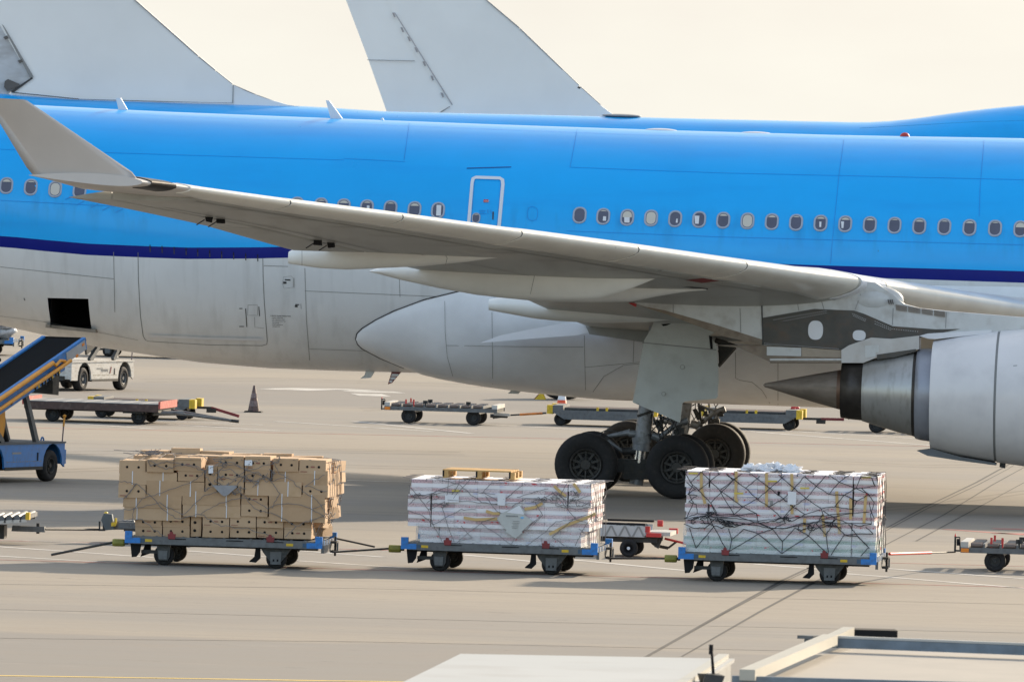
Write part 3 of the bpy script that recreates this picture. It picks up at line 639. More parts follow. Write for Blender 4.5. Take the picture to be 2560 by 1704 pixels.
for s in (1, -1):
    w = MB()
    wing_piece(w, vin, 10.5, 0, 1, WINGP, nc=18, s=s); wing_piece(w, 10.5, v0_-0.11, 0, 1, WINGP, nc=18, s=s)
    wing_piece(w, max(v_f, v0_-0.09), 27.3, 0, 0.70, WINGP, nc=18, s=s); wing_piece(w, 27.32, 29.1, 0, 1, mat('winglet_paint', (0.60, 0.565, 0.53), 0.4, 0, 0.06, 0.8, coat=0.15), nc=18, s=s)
    wing = w.build('wing', air)
    for va, vb in ((max(v_f, v0_-0.09)+0.01, v_ab-0.03), (v_ab+0.03, 27.28)):
        q = MB(); wing_piece(q, va, vb, 0.708, 1.0, WINGP, nc=6, s=s); q.build('aileron', wing)
    # leading edge slats
    if s > 0:
        bx = [470, 723, 1005, 1304, 1597, 1869, 2150]; vv = [solve_v(x, uLE) for x in bx]
        for a, c in zip(vv, vv[1:]):
            q = MB(); wing_piece(q, a-0.02, c+0.02, 0, 0.115 if a > 12 else 0.1, SLATM, 0.014, nc=8); q.build('slat', wing)
        for c in vv[1:-1]: q = MB(); wing_piece(q, c-0.022, c+0.022, 0, 0.115, SEAM, 0.006, nv=1, nc=8); q.build('slat_joint', wing)
        q = MB(); wing_piece(q, solve_v(2157, uLE), solve_v(2217, uLE), 0, 0.09, WHITEP, 0.016, nc=8); q.build('slat', wing)
        q = MB(); wing_piece(q, solve_v(2222, uLE), 3.2, 0, 0.10, SLATM, 0.014, nc=8); q.build('slat', wing)
        q = MB(); va, vb = solve_v(374, uLE), solve_v(435, uLE); wing_piece(q, va, vb, 0, 0.16, EXD, 0.02, nc=8); q.build('navigation_light', wing)
        for v_, c_ in ((solve_v(516, lambda v: uLE(v)-0.70*chord(v), 8, 29.5), 0.69), (solve_v(541, lambda v: uLE(v)-0.70*chord(v), 8, 29.5), 0.68), (solve_v(790, lambda v: uLE(v)-0.70*chord(v), 8, 29.5), 0.69), (solve_v(816, lambda v: uLE(v)-0.70*chord(v), 8, 29.5), 0.68)):
            p = afp(v_, c_, -1); q = MB(); q.box((p.x-0.07, p.y-0.06, p.z-0.09), (p.x+0.07, p.y+0.06, p.z+0.02), BLACK, jit=0.02); q.tube((p.x-0.08, p.y, p.z-0.05), (p.x-0.24, p.y, p.z-0.16), 0.012, SEAM); q.build('hinge_fitting', wing)
        # red access panel and seams on the underside
        q = MB()
        def lower_ribbon(v0, c0, v1, c1, w_, m, n_=10):
            P = [afp(lerp(v0, v1, i/n_), lerp(c0, c1, i/n_), -1, 0.008) for i in range(n_+1)]; vs = []
            for i, p in enumerate(P):
                d = (P[min(i+1, n_)]-P[max(i-1, 0)]).normalized(); sx = Vector((-d.y, d.x, 0)).normalized()*w_/2; vs += [p+sx, p-sx]
            q.add(vs, [(2*i, 2*i+1, 2*i+3, 2*i+2) for i in range(n_)], m)
        lower_ribbon(27, 0.20, 11, 0.17, 0.03, SEAMG, 24); lower_ribbon(26, 0.62, 14, 0.62, 0.03, SEAMG, 24)
        for v_ in (25.5, 24, 22.5, 21, 19.5, 18, 16.5, 15, 13.5, 12): lower_ribbon(v_, 0.2, v_+0.4, 0.34, 0.02, SEAMG, 4)
        best = None
        for i in range(60):
            for j in range(40):
                v_, c_ = 9.5+i*0.12, 0.03+j*0.012; p = A.w(afp(v_, c_, -1)); dd = p-CAM; k_ = dd.dot(Fv); e_ = abs(dd.dot(Rv)/k_*FPX+CX-1800)+abs(CY-dd.dot(Uv)/k_*FPX-695)
                if best is None or e_ < best[0]: best = (e_, v_, c_)
        e_, v_, c_ = best; P4 = [afp(v_+a_, c_+g_, -1, 0.010) for a_, g_ in ((-0.25, 0.0), (0.25, 0.0), (0.25, 0.09), (-0.25, 0.09))]
        q.add(P4, [(0, 1, 2, 3)], DRED); q.build('underside_seams', wing)
# winglet
def wlt(v, x0, y0, x1, y1, th):
    a, c = A.px(x0, y0, -v), A.px(x1, y1, -v); out = []
    for i in range(9):
        t = i/8; h = th*2.2*(math.sqrt(t)-t) if t < 1 else 0; out.append((a.lerp(c, t), h))
    return [p + Vector((0, -h, 0)) for p, h in out] + [p + Vector((0, h, 0)) for p, h in out[::-1][1:-1]]
w = MB(); w.loft([wlt(29.0, 345, 450, 82, 437, 0.10), wlt(29.05, 330, 430, 66, 418, 0.09), wlt(29.75, 67, 251, -38, 246, 0.05), wlt(29.78, 60, 249, -36, 244, 0.02)], mat('winglet_paint', (0.56, 0.52, 0.47), 0.4, 0, 0.06, 0.8, coat=0.15)); w.build('winglet', air)

# ---------------------------------------------------- flap track fairings
def canoe(name, v, tabt, tabb, w, m, inner=None, par=air, n=14, k=26):
    b = MB(); x0, x1 = tabt[0][0], tabt[-1][0]; rings = []
    for i in range(k+1):
        x = x0+(x1-x0)*i/k; yt, yb = interp(x, tabt), interp(x, tabb)
        a, c = A.px(x, yt, -v), A.px(x, yb, -v); hz = max(0.01, (a.z-c.z)/2); zz = (a.z+c.z)/2
        t = i/k; ww = w*min(1, 0.35+t*3.0)*min(1, (1.02-t)*2.2)
        rings.append([Vector((a.x, -v+ww*math.cos(2*PI*j/n), zz+hz*math.sin(2*PI*j/n))) for j in range(n)])
    b.loft(rings, m)
    return b
FAIRM = mat('flap_fairing_paint', (0.84, 0.84, 0.79), 0.4, 0, 0.06, 0.6, coat=0.15, c2=(0.62, 0.61, 0.57), c2amt=0.3)
def seamring(b, v, x, yt, yb, w, n=14):
    pass
fa = canoe('flap_track_fairing', 17.3, [(722, 629), (760, 606), (845, 586), (950, 590), (1100, 603), (1250, 622), (1352, 632)], [(722, 659), (740, 662), (800, 671), (870, 675), (960, 671), (1060, 666), (1160, 656), (1280, 640), (1352, 635)], 0.30, FAIRM, k=30)
P = [A.px(x, y, -17.62) for x, y in ((968, 588), (1022, 594), (1022, 599), (968, 594))]; fa.prism([(p.x, p.z) for p in P], -17.66, -17.60, PYD)
fa.build('flap_track_fairing', air)
fb_ = canoe('flap_track_fairing', 13.6, [(925, 676), (1010, 650), (1150, 640), (1306, 640), (1450, 655), (1560, 668), (1668, 680)], [(925, 679), (1000, 699), (1100, 721), (1200, 739), (1300, 749), (1400, 752), (1500, 748), (1580, 722), (1668, 684)], 0.36, FAIRM, k=30)
fb_.build('flap_track_fairing', air)
fc = canoe('flap_track_fairing', 11.8, [(1150, 715), (1300, 690), (1450, 680), (1600, 690), (1766, 722)], [(1150, 718), (1230, 742), (1350, 754), (1480, 757), (1580, 755), (1640, 742), (1710, 730), (1766, 725)], 0.36, FAIRM, k=30)
fc.build('flap_track_fairing', air)
fd = canoe('flap_track_fairing', 6.8, [(1223, 747), (1300, 735), (1500, 740), (1700, 760), (1760, 780)], [(1223, 775), (1270, 784), (1340, 797), (1400, 803), (1500, 808), (1620, 806), (1700, 798), (1760, 785)], 0.36, FAIRM, k=26)
fd.build('flap_track_fairing', air)
for v_, pts in ((17.62, [(845, 588), (920, 589), (1010, 597), (1100, 608), (1220, 622), (1352, 633)]), (14.0, [(1306, 642), (1380, 652), (1460, 664), (1560, 675), (1668, 681)]), (12.2, [(1600, 700), (1680, 714), (1770, 722)])):
    q = MB(); q.path([A.px(x, y, -v_) for x, y in pts], 0.013, SEAM, n=5); q.build('rubber_seal', air)
for v_, pts in ((17.66, [(1096, 607), (1097, 622), (1110, 632), (1118, 645), (1114, 662)]), (14.02, [(1306, 644), (1307, 660), (1325, 672), (1336, 690), (1326, 735)]), (17.66, [(755, 614), (755, 664)])):
    q = MB(); q.path([A.px(x, y, -v_) for x, y in pts], 0.006, SEAMG, n=4); q.build('fairing_seam', air)
# seams and joints on the fairings (thin dark bands)
def band(v, pts, w, m, hw, name='fairing_seam'):
    b = MB(); P = [A.px(x, y, -v) for x, y in pts]; vs = []
    for i, p in enumerate(P):
        d = (P[min(i+1, len(P)-1)]-P[max(i-1, 0)]).normalized(); s = Vector((-d.z, 0, d.x)).normalized()*w/2; vs += [p+s, p-s]
    b.add(vs, [(2*i, 2*i+1, 2*i+3, 2*i+2) for i in range(len(P)-1)], m); return b.build(name, air)

# dark grey wing root underside above the landing gear
bprism([(1462, 806), (1640, 800), (1960, 780), (1960, 850), (1620, 856), (1475, 835)], 3.9, 0.15, 'wing_root_panel', mat('wing_root_dark_grey', (0.30, 0.30, 0.28), 0.5, 0, 0.2))

# ---------------------------------------------------- pylon and engine
VE = 9.4
def eprism(poly, v, hw, name, m, par):
    b = MB(); P = [A.px(x, y, -v) for x, y in poly]; b.prism([(p.x, p.z) for p in P], -v-hw, -v+hw, m); return b.build(name, par) if name else b
pyl = MB()
def pp(poly, v, hw, m, b=None):
    b = b or pyl; P = [A.px(x, y, -v) for x, y in poly]; b.prism([(p.x, p.z) for p in P], -v-hw, -v+hw, m)
pp([(1588, 757), (1640, 744), (1760, 725), (1912, 715), (2100, 700), (2190, 706), (2220, 726), (2262, 760), (2300, 770), (2375, 778), (2560, 793), (2700, 803), (2700, 830), (2330, 840), (2250, 850), (2106, 872), (1907, 862), (1760, 815)], VE, 0.20, PYW)
for pts in ([(1683, 739), (1683, 790)], [(2233, 770), (2231, 812)], [(2366, 780), (2364, 820)], [(2138, 773), (2152, 735)], [(1992, 748), (1997, 776)], [(2052, 746), (2060, 773)], [(1850, 770), (1852, 830)]):
    P = [A.px(*z, -(VE+0.203)) for z in pts]; d = 0.007; pyl.prism([(P[0].x-d, P[0].z), (P[0].x+d, P[0].z), (P[1].x+d, P[1].z), (P[1].x-d, P[1].z)], -VE-0.207, -VE-0.19, SEAMG)
pylon = pyl.build('pylon', air)
# rounded shoulder where the pylon meets the slat
q = MB(); p0 = A.px(2185, 745, -VE); q.ell((p0.x, -VE, p0.z-0.03), (0.62, 0.245, 0.30), PYW, 22, 12); q.build('pylon_shoulder', pylon)
q = MB(); pp([(1907, 794), (2035, 772), (2135, 776), (2160, 784), (2232, 815), (2340, 823), (2400, 822), (2325, 838), (2250, 856), (2106, 874), (1905, 861)], VE+0.21, 0.006, PYD, q)
pp([(1903, 760), (1906, 760), (1909, 862), (1906, 862)], VE+0.215, 0.006, SEAM, q)
for (xa, ya, xb, yb, k) in ((1935, 799, 2070, 776, 26), (1960, 802, 2070, 781, 20), (2132, 784, 2168, 800, 9), (2134, 789, 2166, 804, 8), (2188, 803, 2230, 822, 9), (2188, 809, 2230, 826, 9), (2230, 822, 2300, 829, 12), (1990, 864, 2100, 872, 22), (1912, 858, 1990, 864, 14)):
    for i in range(k):
        c = A.px(lerp(xa, xb, i/k), lerp(ya, yb, i/k), -(VE+0.225)); q.box((c.x-0.006, -VE-0.222, c.z-0.006), (c.x+0.006, -VE-0.216, c.z+0.006), WHITEP)
dark = q.build('heat_shield_panel', pylon)
def disc(x, y, rx, rz, v, m, name, par):
    b = MB(); c = A.px(x, y, -v); P = [(c.x+rx*math.copysign(abs(math.cos(a))**0.8, math.cos(a)), c.z+rz*math.copysign(abs(math.sin(a))**0.8, math.sin(a))) for a in [2*PI*k/24 for k in range(24)]]
    b.prism(P, -v-0.008, -v+0.005, m); return b.build(name, par)
disc(2039, 825, 0.155, 0.198, VE+0.23, WHITEP, 'access_cover', dark); disc(2148, 838, 0.135, 0.108, VE+0.23, WHITEP, 'access_cover', dark)
q = MB(); pp([(1600, 764), (1660, 775), (1790, 812), (1905, 848), (1907, 862), (1815, 842), (1770, 825), (1680, 790)], VE+0.205, 0.006, PYB, q); q.build('scorched_skirt', pylon)
q = MB(); pp([(1572, 757), (1592, 757), (1590, 767)], VE, 0.12, RED, q); q.build('tail_tip', pylon)
q = MB(); pp([(1790, 862), (1905, 863), (2106, 874), (2108, 906), (2000, 905), (1930, 905), (1905, 893), (1850, 868)], VE, 0.26, PYB, q)
pp([(1917, 866), (2003, 869), (2003, 890), (1917, 888)], VE+0.265, 0.006, PYW, q); pp([(2005, 868), (2104, 876), (2104, 893), (2005, 891)], VE+0.265, 0.006, mat('warm_panel', (0.40, 0.33, 0.25), 0.5, 0.1, 0.2), q)
a, c = A.px(1925, 899, -VE-0.2), A.px(2108, 899, -VE-0.2); q.tube(a, c, 0.07, COREM); aftf = q.build('aft_fairing', pylon)
q = MB(); pp([(2106, 874), (2125, 862), (2180, 843), (2230, 846), (2300, 838), (2300, 872), (2200, 890), (2160, 906), (2106, 906)], VE, 0.34, mat('pylon_cover_light', (0.55, 0.54, 0.52), 0.35, 0.15, 0.12, c2=(0.35, 0.3, 0.25), c2amt=0.4), q)
pp([(2192, 886), (2290, 872), (2290, 878), (2240, 892), (2192, 898)], VE+0.345, 0.01, PYD, q)
pp([(2163, 864), (2197, 862), (2197, 880), (2189, 880), (2188, 891), (2163, 893)], VE+0.345, 0.006, PYW, q); q.build('core_top_cover', pylon)
q = MB()
for i in range(44):
    if i in (10, 22, 33): continue
    x = 2240+i*2.8; y = 760+(i/44)*18; P = [A.px(*z, -(VE+0.22)) for z in ((x, y+1), (x+1.4, y+1), (x+1.6, y+15), (x+0.2, y+15))]; q.prism([(p.x, p.z) for p in P], -VE-0.225, -VE-0.20, EXH)
for i in range(3):
    x = 2219+i*5; P = [A.px(*z, -(VE+0.30)) for z in ((x, 748), (x+1.8, 748), (x+5, 760), (x+3.2, 760))]; q.prism([(p.x, p.z) for p in P], -VE-0.33, -VE-0.24, EXD)
q.build('louvres', pylon)

# engine: axis through photograph pixels
def ec(x): return A.px(x, interp(x, [(1908, 962), (2105, 974), (2290, 984), (2331, 987), (2495, 990), (3100, 1010)]), -VE)
def eng_rings(tab, n=48, d=0):
    out = []
    for x, r in tab:
        c = ec(x); out.append([Vector((c.x, c.y+r*math.cos(2*PI*k/n), c.z+r*math.sin(2*PI*k/n))) for k in range(n)])
    return out
eng = MB()
NACM = mat('nacelle_paint', (0.80, 0.77, 0.75), 0.36, 0, 0.06, 0.7, coat=0.15, c2=(0.52, 0.50, 0.50), c2amt=0.4)
eng.loft(eng_rings([(2331, 1.135), (2400, 1.25), (2492, 1.365)]), NACM, caps=False)
eng.loft(eng_rings([(2492, 1.350), (2498, 1.350)]), SEAMG, caps=False)
eng.loft(eng_rings([(2492, 1.365), (2493, 1.35)]), SEAMG, caps=False, smooth=False); eng.loft(eng_rings([(2497, 1.35), (2498, 1.37)]), SEAMG, caps=False, smooth=False)
eng.loft(eng_rings([(2498, 1.37), (2600, 1.46), (2700, 1.50), (2800, 1.50), (2900, 1.44), (2960, 1.34), (2985, 1.24), (2978, 1.17), (2940, 1.12), (2800, 1.12)]), NACM, caps=False)
eng.loft(eng_rings([(2800, 1.12), (2800, 0.01)]), BLACK, caps=False)
eng.loft(eng_rings([(2331, 1.135), (2331, 1.105), (2345, 1.12), (2480, 1.20)]), NACM, caps=False)
eng.loft(eng_rings([(2480, 1.20), (2480, 0.6)]), PYD, caps=False)
def on_nac(x, y):
    c = ec(x); r = interp(x, [(2331, 1.135), (2492, 1.365), (2600, 1.46)]); v = VE+r
    for _ in range(10):
        p = A.px(x, y, -v); v = VE + math.sqrt(max(0.01, r*r-(p.z-c.z)**2))
    p = A.px(x, y, -(v+0.006)); return p
for x, y, w in ((2424, 869, 0.11), (2538, 914, 0.12), (2414, 1000, 0.11), (2418, 1003, 0.10), (2420, 1006, 0.08)):
    a = on_nac(x-5, y); c = on_nac(x+5, y-0.8); eng.add([a+Vector((0, 0, 0.008)), a-Vector((0, 0, 0.008)), c-Vector((0, 0, 0.008)), c+Vector((0, 0, 0.008))], [(0, 1, 2, 3)], SEAMG)
engine = eng.build('engine', air)
q = MB(); q.loft(eng_rings([(2480, 1.0), (2331, 0.965), (2305, 0.95), (2292, 0.93), (2292, 0.90)]), mat('fan_duct_inner', (0.36, 0.37, 0.41), 0.35, 0.3, 0.15), caps=False)
q.loft(eng_rings([(2292, 0.90), (2288, 0.885), (2284, 0.875)]), EXD, caps=False)
q.loft(eng_rings([(2284, 0.875), (2240, 0.80), (2200, 0.715), (2158, 0.625)]), COREM, caps=False); q.build('core_cowl', engine)
q = MB(); q.loft(eng_rings([(2158, 0.625), (2156, 0.61), (2130, 0.60), (2104, 0.578), (2104, 0.55), (2115, 0.55), (2115, 0.40)]), EXD, caps=False); q.build('exhaust_nozzle', engine)
q = MB(); q.loft(eng_rings([(2110, 0.42), (2104, 0.415), (2094, 0.40)]), mat('cone_base_brown', (0.20, 0.12, 0.08), 0.45, 0.6, 0.2), caps=False)
q.loft(eng_rings([(2094, 0.40), (2040, 0.30), (1980, 0.18), (1930, 0.075), (1912, 0.04), (1908, 0.001)]), EXH, caps=False); q.build('exhaust_cone', engine)
# lower latch keel, upper lip, drain and small marks
q = MB(); pp([(2293, 1125), (2330, 1120), (2400, 1140), (2491, 1156), (2491, 1162), (2400, 1150), (2320, 1138)], VE+0.15, 0.22, mat('keel_dark_grey', (0.14, 0.15, 0.16), 0.5, 0, 0.2), q); q.build('latch_keel', engine)
q = MB(); pp([(2299, 839), (2320, 833), (2480, 824), (2480, 832), (2340, 847), (2322, 846)], VE+0.1, 0.18, WHITEP, q); q.build('upper_lip', engine)
q = MB(); pp([(2500, 1156), (2514, 1158), (2513, 1170), (2499, 1167)], VE+0.05, 0.06, SEAM, q); q.build('drain_mast', engine)


# ---------------------------------------------------- main landing gear
WR = 0.665
def gear(s):
    def Y(v): return -v*s
    GA = MB()
    c1, c2 = A.px(1466, 1166, -6.0), A.px(1694, 1172, -6.0)
    X1, X2 = c1.x, c2.x; xm = A.px(1598, 1150, -5.3).x; zt_ = 3.9
    tp = A.px(1622, 1000, -5.3); lo = A.px(1598, 1200, -5.3)
    dirv = (tp-lo).normalized(); top = tp + dirv*1.9
    P = lambda p, v=5.3: (p[0], Y(v), p[1] if len(p) == 2 else p[2])
    m = lambda x, y: (lambda q: (q.x, Y(5.3), q.z))(A.px(x, y, -5.3))
    GA.tube(m(1603, 1122), (top.x, Y(5.3), top.z), 0.17, STRUTG, n=16); GA.tube(m(1603, 1090), m(1605, 1108), 0.20, STRUTG, n=16); GA.tube(m(1604, 1112), m(1602, 1126), 0.19, STRUTG, n=16)
    GA.tube(m(1613, 1030), m(1615, 1036), 0.19, DSTEEL, n=16)
    leg = GA.build('landing_gear', air)
    q = MB(); q.tube(m(1596, 1176), m(1602, 1126), 0.125, CHROME, n=16); q.build('shock_strut_piston', leg)
    q = MB(); q.tube(m(1590, 1210), m(1597, 1170), 0.15, STRUTG, n=14); q.box((X1-0.2, Y(5.3)-0.12, WR-0.16), (X2+0.2, Y(5.3)+0.12, WR+0.12), DSTEEL)
    for X in (X1, X2): q.tube((X, Y(4.4), WR), (X, Y(6.2), WR), 0.09, DSTEEL, n=12)
    q.tube(m(1588, 1195), (m(1588, 1195)[0], Y(5.3), WR-0.25), 0.1, DSTEEL); q.box((m(1560, 1200)[0], Y(5.3)-0.18, WR-0.3), (m(1640, 1200)[0], Y(5.3)+0.18, WR+0.05), DSTEEL)
    for X in (X1, X2):
        for v in (4.68, 5.92): q.lathe((X, Y(v), WR), (0, 1, 0), [(-0.22, 0.05), (-0.22, 0.24), (0.22, 0.24), (0.22, 0.05)], DSTEEL, 16)
    q.build('bogie_beam', leg)
    q = MB()   # pitch trimmer and torque links
    q.tube(m(1518, 1090), m(1575, 1080), 0.035, STRUTG, r1=0.07); q.tube(m(1572, 1083), m(1606, 1085), 0.075, STRUTG); q.tube(m(1515, 1097), m(1560, 1130), 0.04, STRUTG); q.tube(m(1514, 1092), m(1520, 1099), 0.07, DSTEEL)
    q.tube(m(1556, 1128), m(1590, 1126), 0.08, DSTEEL); q.tube(m(1582, 1150), m(1580, 1200), 0.04, DSTEEL); q.tube(m(1620, 1125), m(1604, 1170), 0.04, DSTEEL)
    q.path([m(1500, 1088), m(1504, 1080), m(1515, 1075), m(1530, 1076), m(1546, 1080)], 0.012, SEAM)
    q.build('torque_link', leg)
    q = MB()   # side brace, actuators and hoses towards the front
    q.tube(m(1640, 1100), m(1688, 1062), 0.055, STRUTG); q.tube(m(1688, 1062), m(1720, 1050), 0.07, STRUTG); q.tube(m(1648, 1040), m(1700, 1058), 0.03, STRUTG); q.tube(m(1640, 1050), m(1652, 1078), 0.05, DSTEEL)
    q.tube(m(1692, 1100), m(1700, 1065), 0.045, STRUTG); q.tube(m(1630, 1088), m(1650, 1094), 0.09, STRUTG)
    for k in range(9):
        x0 = 1625+k*9; pts = [m(x0+random.uniform(-8, 8), 1035+i*14+random.uniform(-4, 4)) for i in range(5)]
        q.path([(p[0], p[1]-s*random.uniform(0.0, 0.25), p[2]) for p in pts], 0.013, SEAM, n=4)
    for k in range(8):
        x0 = 1652+random.uniform(0, 60); y0 = 1045+random.uniform(0, 45); p = m(x0, y0); e = random.uniform(0.03, 0.07); q.box((p[0]-e, p[1]-e, p[2]-e), (p[0]+e, p[1]+e, p[2]+e), DSTEEL, jit=0.02)
    q.tube(m(1648, 1010), m(1660, 1110), 0.03, DSTEEL); q.build('brace_strut', leg)
    for X in (X1, X2):
        for v in (6.05, 4.55): wheel(leg, (X, Y(v), WR), WR, 0.46, hub=0.52, n=40, bolts=10)
    return leg, m
leg1, _ = gear(1); leg2, _ = gear(-1)
# the far leg shows a thick drag strut in the gap below the belly
# leg door
q = MB(); DP = [A.px(x, y, -6.35) for x, y in ((1636, 800), (1628, 822), (1611, 850), (1600, 905), (1582, 1005), (1700, 1056), (1706, 1008), (1712, 1003), (1790, 996), (1795, 990), (1795, 968), (1797, 958), (1795, 905), (1793, 865), (1775, 838), (1790, 830), (1760, 800))]
q.prism([(p.x, p.z) for p in DP], -6.38, -6.33, mat('gear_door_paint', (0.54, 0.56, 0.53), 0.42, 0, 0.10, 1.2, c2=(0.34, 0.34, 0.31), c2amt=0.4))
for x, y, r in ((1706, 917, 0.05), (1659, 984, 0.045), (1593, 1008, 0.02)):
    c = A.px(x, y, -6.4); q.tube((c.x, -6.395, c.z), (c.x, -6.37, c.z), r, SEAMG, n=16); q.tube((c.x, -6.40, c.z), (c.x, -6.37, c.z), r*0.8, mat('gear_door_paint', (0,0,0)), n=16)
for (a, c) in (((1606, 856), (1790, 874)),):
    pa, pc = A.px(*a, -6.385), A.px(*c, -6.385); q.prism([(pa.x, pa.z-0.01), (pc.x, pc.z-0.01), (pc.x, pc.z+0.01), (pa.x, pa.z+0.01)], -6.39, -6.37, SEAMG)
pa = [A.px(*a, -6.385) for a in ((1653, 810), (1678, 808), (1668, 813), (1658, 815))]; q.prism([(p.x, p.z) for p in pa], -6.39, -6.37, BLACK)
pa = [A.px(*a, -6.385) for a in ((1772, 838), (1780, 841), (1782, 872), (1776, 872))]; q.prism([(p.x, p.z) for p in pa], -6.39, -6.37, BLACK)
q.build('gear_leg_door', air)
bprism([(1795, 850), (1845, 862), (1798, 915)], 5.9, 0.06, 'gear_bay_brace', DSTEEL)
q = MB()
for a, c, r in (((1788, 850), (1840, 868), 0.06), ((1796, 915), (1838, 868), 0.04), ((1796, 880), (1830, 862), 0.03)):
    pa, pc = A.px(*a, -5.2), A.px(*c, -5.2); q.tube(pa, pc, r, DSTEEL)
q.build('gear_bay_links', air)

# ============================================================ AIRLINERS behind
def jet(D, X0, yaw, zlo, crest, fin, hinge, rudder, label, R=3.2, extra=None, stripes=True, z_bot=1.6):
    F = Frame((X0, D, 0), yaw); o = empty('airliner', F, label, 'airplane', 'white-finned jets parked behind')
    T = [(F.px(x, y, 0).x, F.px(x, y, 0).z) for x, y in crest]
    a, c = T[0][0], T[-1][0]; b = MB(); rings = []; n = 40
    us = [a-9, a-6, a-3] + [a+(c-a)*i/60 for i in range(61)] + ([c+3, c+7, c+11, c+15, c+18, c+20, c+21, c+21.5])
    for u in us:
        if u < a: z1 = T[0][1]-0.05*(a-u); zb_ = z_bot+3.4+0.38*(a-u)*0.9
        elif u > c: k = (u-c)/21.5; z1 = T[-1][1]-(T[-1][1]-4.0)*k**4+0.0; zb_ = z_bot+2.2*k**4
        else: z1 = interp(u, T); zb_ = z_bot + 3.4*max(0, 1-(u-a)/22)**1.4
        hw = R*min(1, (z1-zb_)/6.0)
        if u > c+10: hw = R*math.sqrt(max(0.0004, 1-((u-c-10)/11.6)**2))
        zm = (z1+zb_)/2; hz = (z1-zb_)/2
        if hz > R+0.05:   # double deck: narrower crown over the round body
            ring = []
            for j in range(n):
                t = 2*PI*j/n; cz = math.sin(t); cy = math.cos(t)
                if cz > 0: ring.append(Vector((u, R*cy*(1-0.22*cz), zb_+R+(z1-zb_-R)*cz)))
                else: ring.append(Vector((u, R*cy, zb_+R+R*cz)))
        else: ring = [Vector((u, hw*math.cos(2*PI*j/n), zm+hz*math.sin(2*PI*j/n))) for j in range(n)]
        rings.append(ring)
    mlow = GREYP
    vs = [p for r in rings for p in r]; up, lo = [], []
    for i in range(len(rings)-1):
        for j in range(n):
            f = (i*n+j, (i+1)*n+j, (i+1)*n+(j+1) % n, i*n+(j+1) % n); (up if j < n//2 else lo).append(f)
    b.add(vs, up, BLUE, True); b.add(vs, lo, mlow, True); b.add(rings[0], [list(range(n))], GREYP)
    fz = b.build('fuselage', o)
    def tp(poly, hw0, hw1, name, m, par, d=0.0, zlo_=None):
        P = [F.px(x, y, 0) for x, y in poly]; zs = [p.z for p in P]; z0, z1 = min(zs), max(zs); b = MB(); n = len(P)
        if sum(P[i].x*P[(i+1)%n].z-P[(i+1)%n].x*P[i].z for i in range(n)) < 0: P.reverse()
        w = lambda z: lerp(hw0, hw1, (z-z0)/(z1-z0))
        vs = [(p.x, -w(p.z)+d, p.z) for p in P]+[(p.x, w(p.z)+d, p.z) for p in P]
        b.add(vs, [list(range(n)), list(range(2*n-1, n-1, -1))]+[(i, i+n, (i+1)%n+n, (i+1)%n) for i in range(n)], m); return b.build(name, par)
    fn_ = tp(fin, 0.42, 0.14, 'tail_fin', FINP, o)
    if rudder: tp(rudder, 0.36, 0.10, 'rudder', FINS if D < 560 else FINP, fn_)
    return F, o, fz, fn_, tp
# nearer jet: hump on the right, left-hand fin
FB, jb, jbf, jbfin, tpB = jet(527, 0, -0.03, 0, [(-150, 222), (0, 233), (200, 248), (500, 258), (750, 265), (967, 279), (1521, 291.5), (1739, 297), (2032, 303.5), (2150, 306), (2195, 305), (2240, 302), (2300, 295), (2380, 283), (2460, 273), (2560, 263), (2680, 255), (2760, 252)],
    [(700, 290), (10, 290), (27, 233), (78, 196), (0, 62), (-210, -300), (10, -300), (175, -150), (337, 0), (420, 75), (497, 142), (540, 178), (582, 212), (620, 230), (660, 245), (720, 262), (760, 268)],
    None, [(84, 193), (8, 62), (-208, -300), (-420, -300), (-160, 180), (-120, 260), (0, 262), (26, 230)], 'blue jet behind, upper-deck hump at the right, white tail fin at the far left')
# nearest stains and hinges on its rudder
q = MB()
def fprism(F, poly, d, t, m, b):
    P = [F.px(x, y, -d) for x, y in poly]; b.prism([(p.x, p.z) for p in P], -d-t, -d+t, m)
fprism(FB, [(4, 60), (10, 66), (84, 192), (76, 197)], 0.44, 0.01, SEAMG, q); fprism(FB, [(26, 229), (80, 193), (83, 196), (32, 233)], 0.45, 0.01, SEAM, q)
for x, y in ((16, 96), (52, 155)): fprism(FB, [(x-8, y-3), (x+2, y-7), (x+6, y), (x-3, y+4)], 0.45, 0.01, mat('hinge_stain', (0.12, 0.11, 0.10), 0.7), q)
fprism(FB, [(12, 203), (20, 198), (48, 210), (50, 213), (18, 228), (10, 218)], 0.45, 0.01, mat('hinge_stain', (0.1,)*3), q)
fprism(FB, [(582, 212), (584, 212), (583, 257), (581, 257)], 0.43, 0.01, SEAMG, q)
fprism(FB, [(29, 230), (197, 247), (197, 249), (29, 232)], 0.52, 0.03, SEAM, q); fprism(FB, [(197, 247.5), (400, 255), (582, 257), (582, 258), (197, 249)], 0.52, 0.03, SEAMG, q)
for (x0, y0), (x1, y1) in zip([(337, 0), (497, 142), (540, 178), (582, 212), (640, 237)], [(495, 140), (538, 176), (580, 210), (638, 236), (690, 255)]):
    fprism(FB, [(x0-2, y0), (x0+3, y0), (x1+3, y1), (x1-2, y1)], 0.0, 0.36, mat('fin_edge', (0.36, 0.36, 0.36), 0.45), q)
q.build('fin_seams', jbfin)
q = MB(); p = FB.px(1554, 289.5, 0); q.ell((p.x, 0, p.z), (0.92, 0.5, 0.085), mat('radome_grey', (0.30, 0.30, 0.30), 0.5), 20, 8); q.build('antenna_fairing', jbf)
q = MB()
for j in range(24):
    p = FB.px(2150+j*17, 322-j*1.2, -3.0)
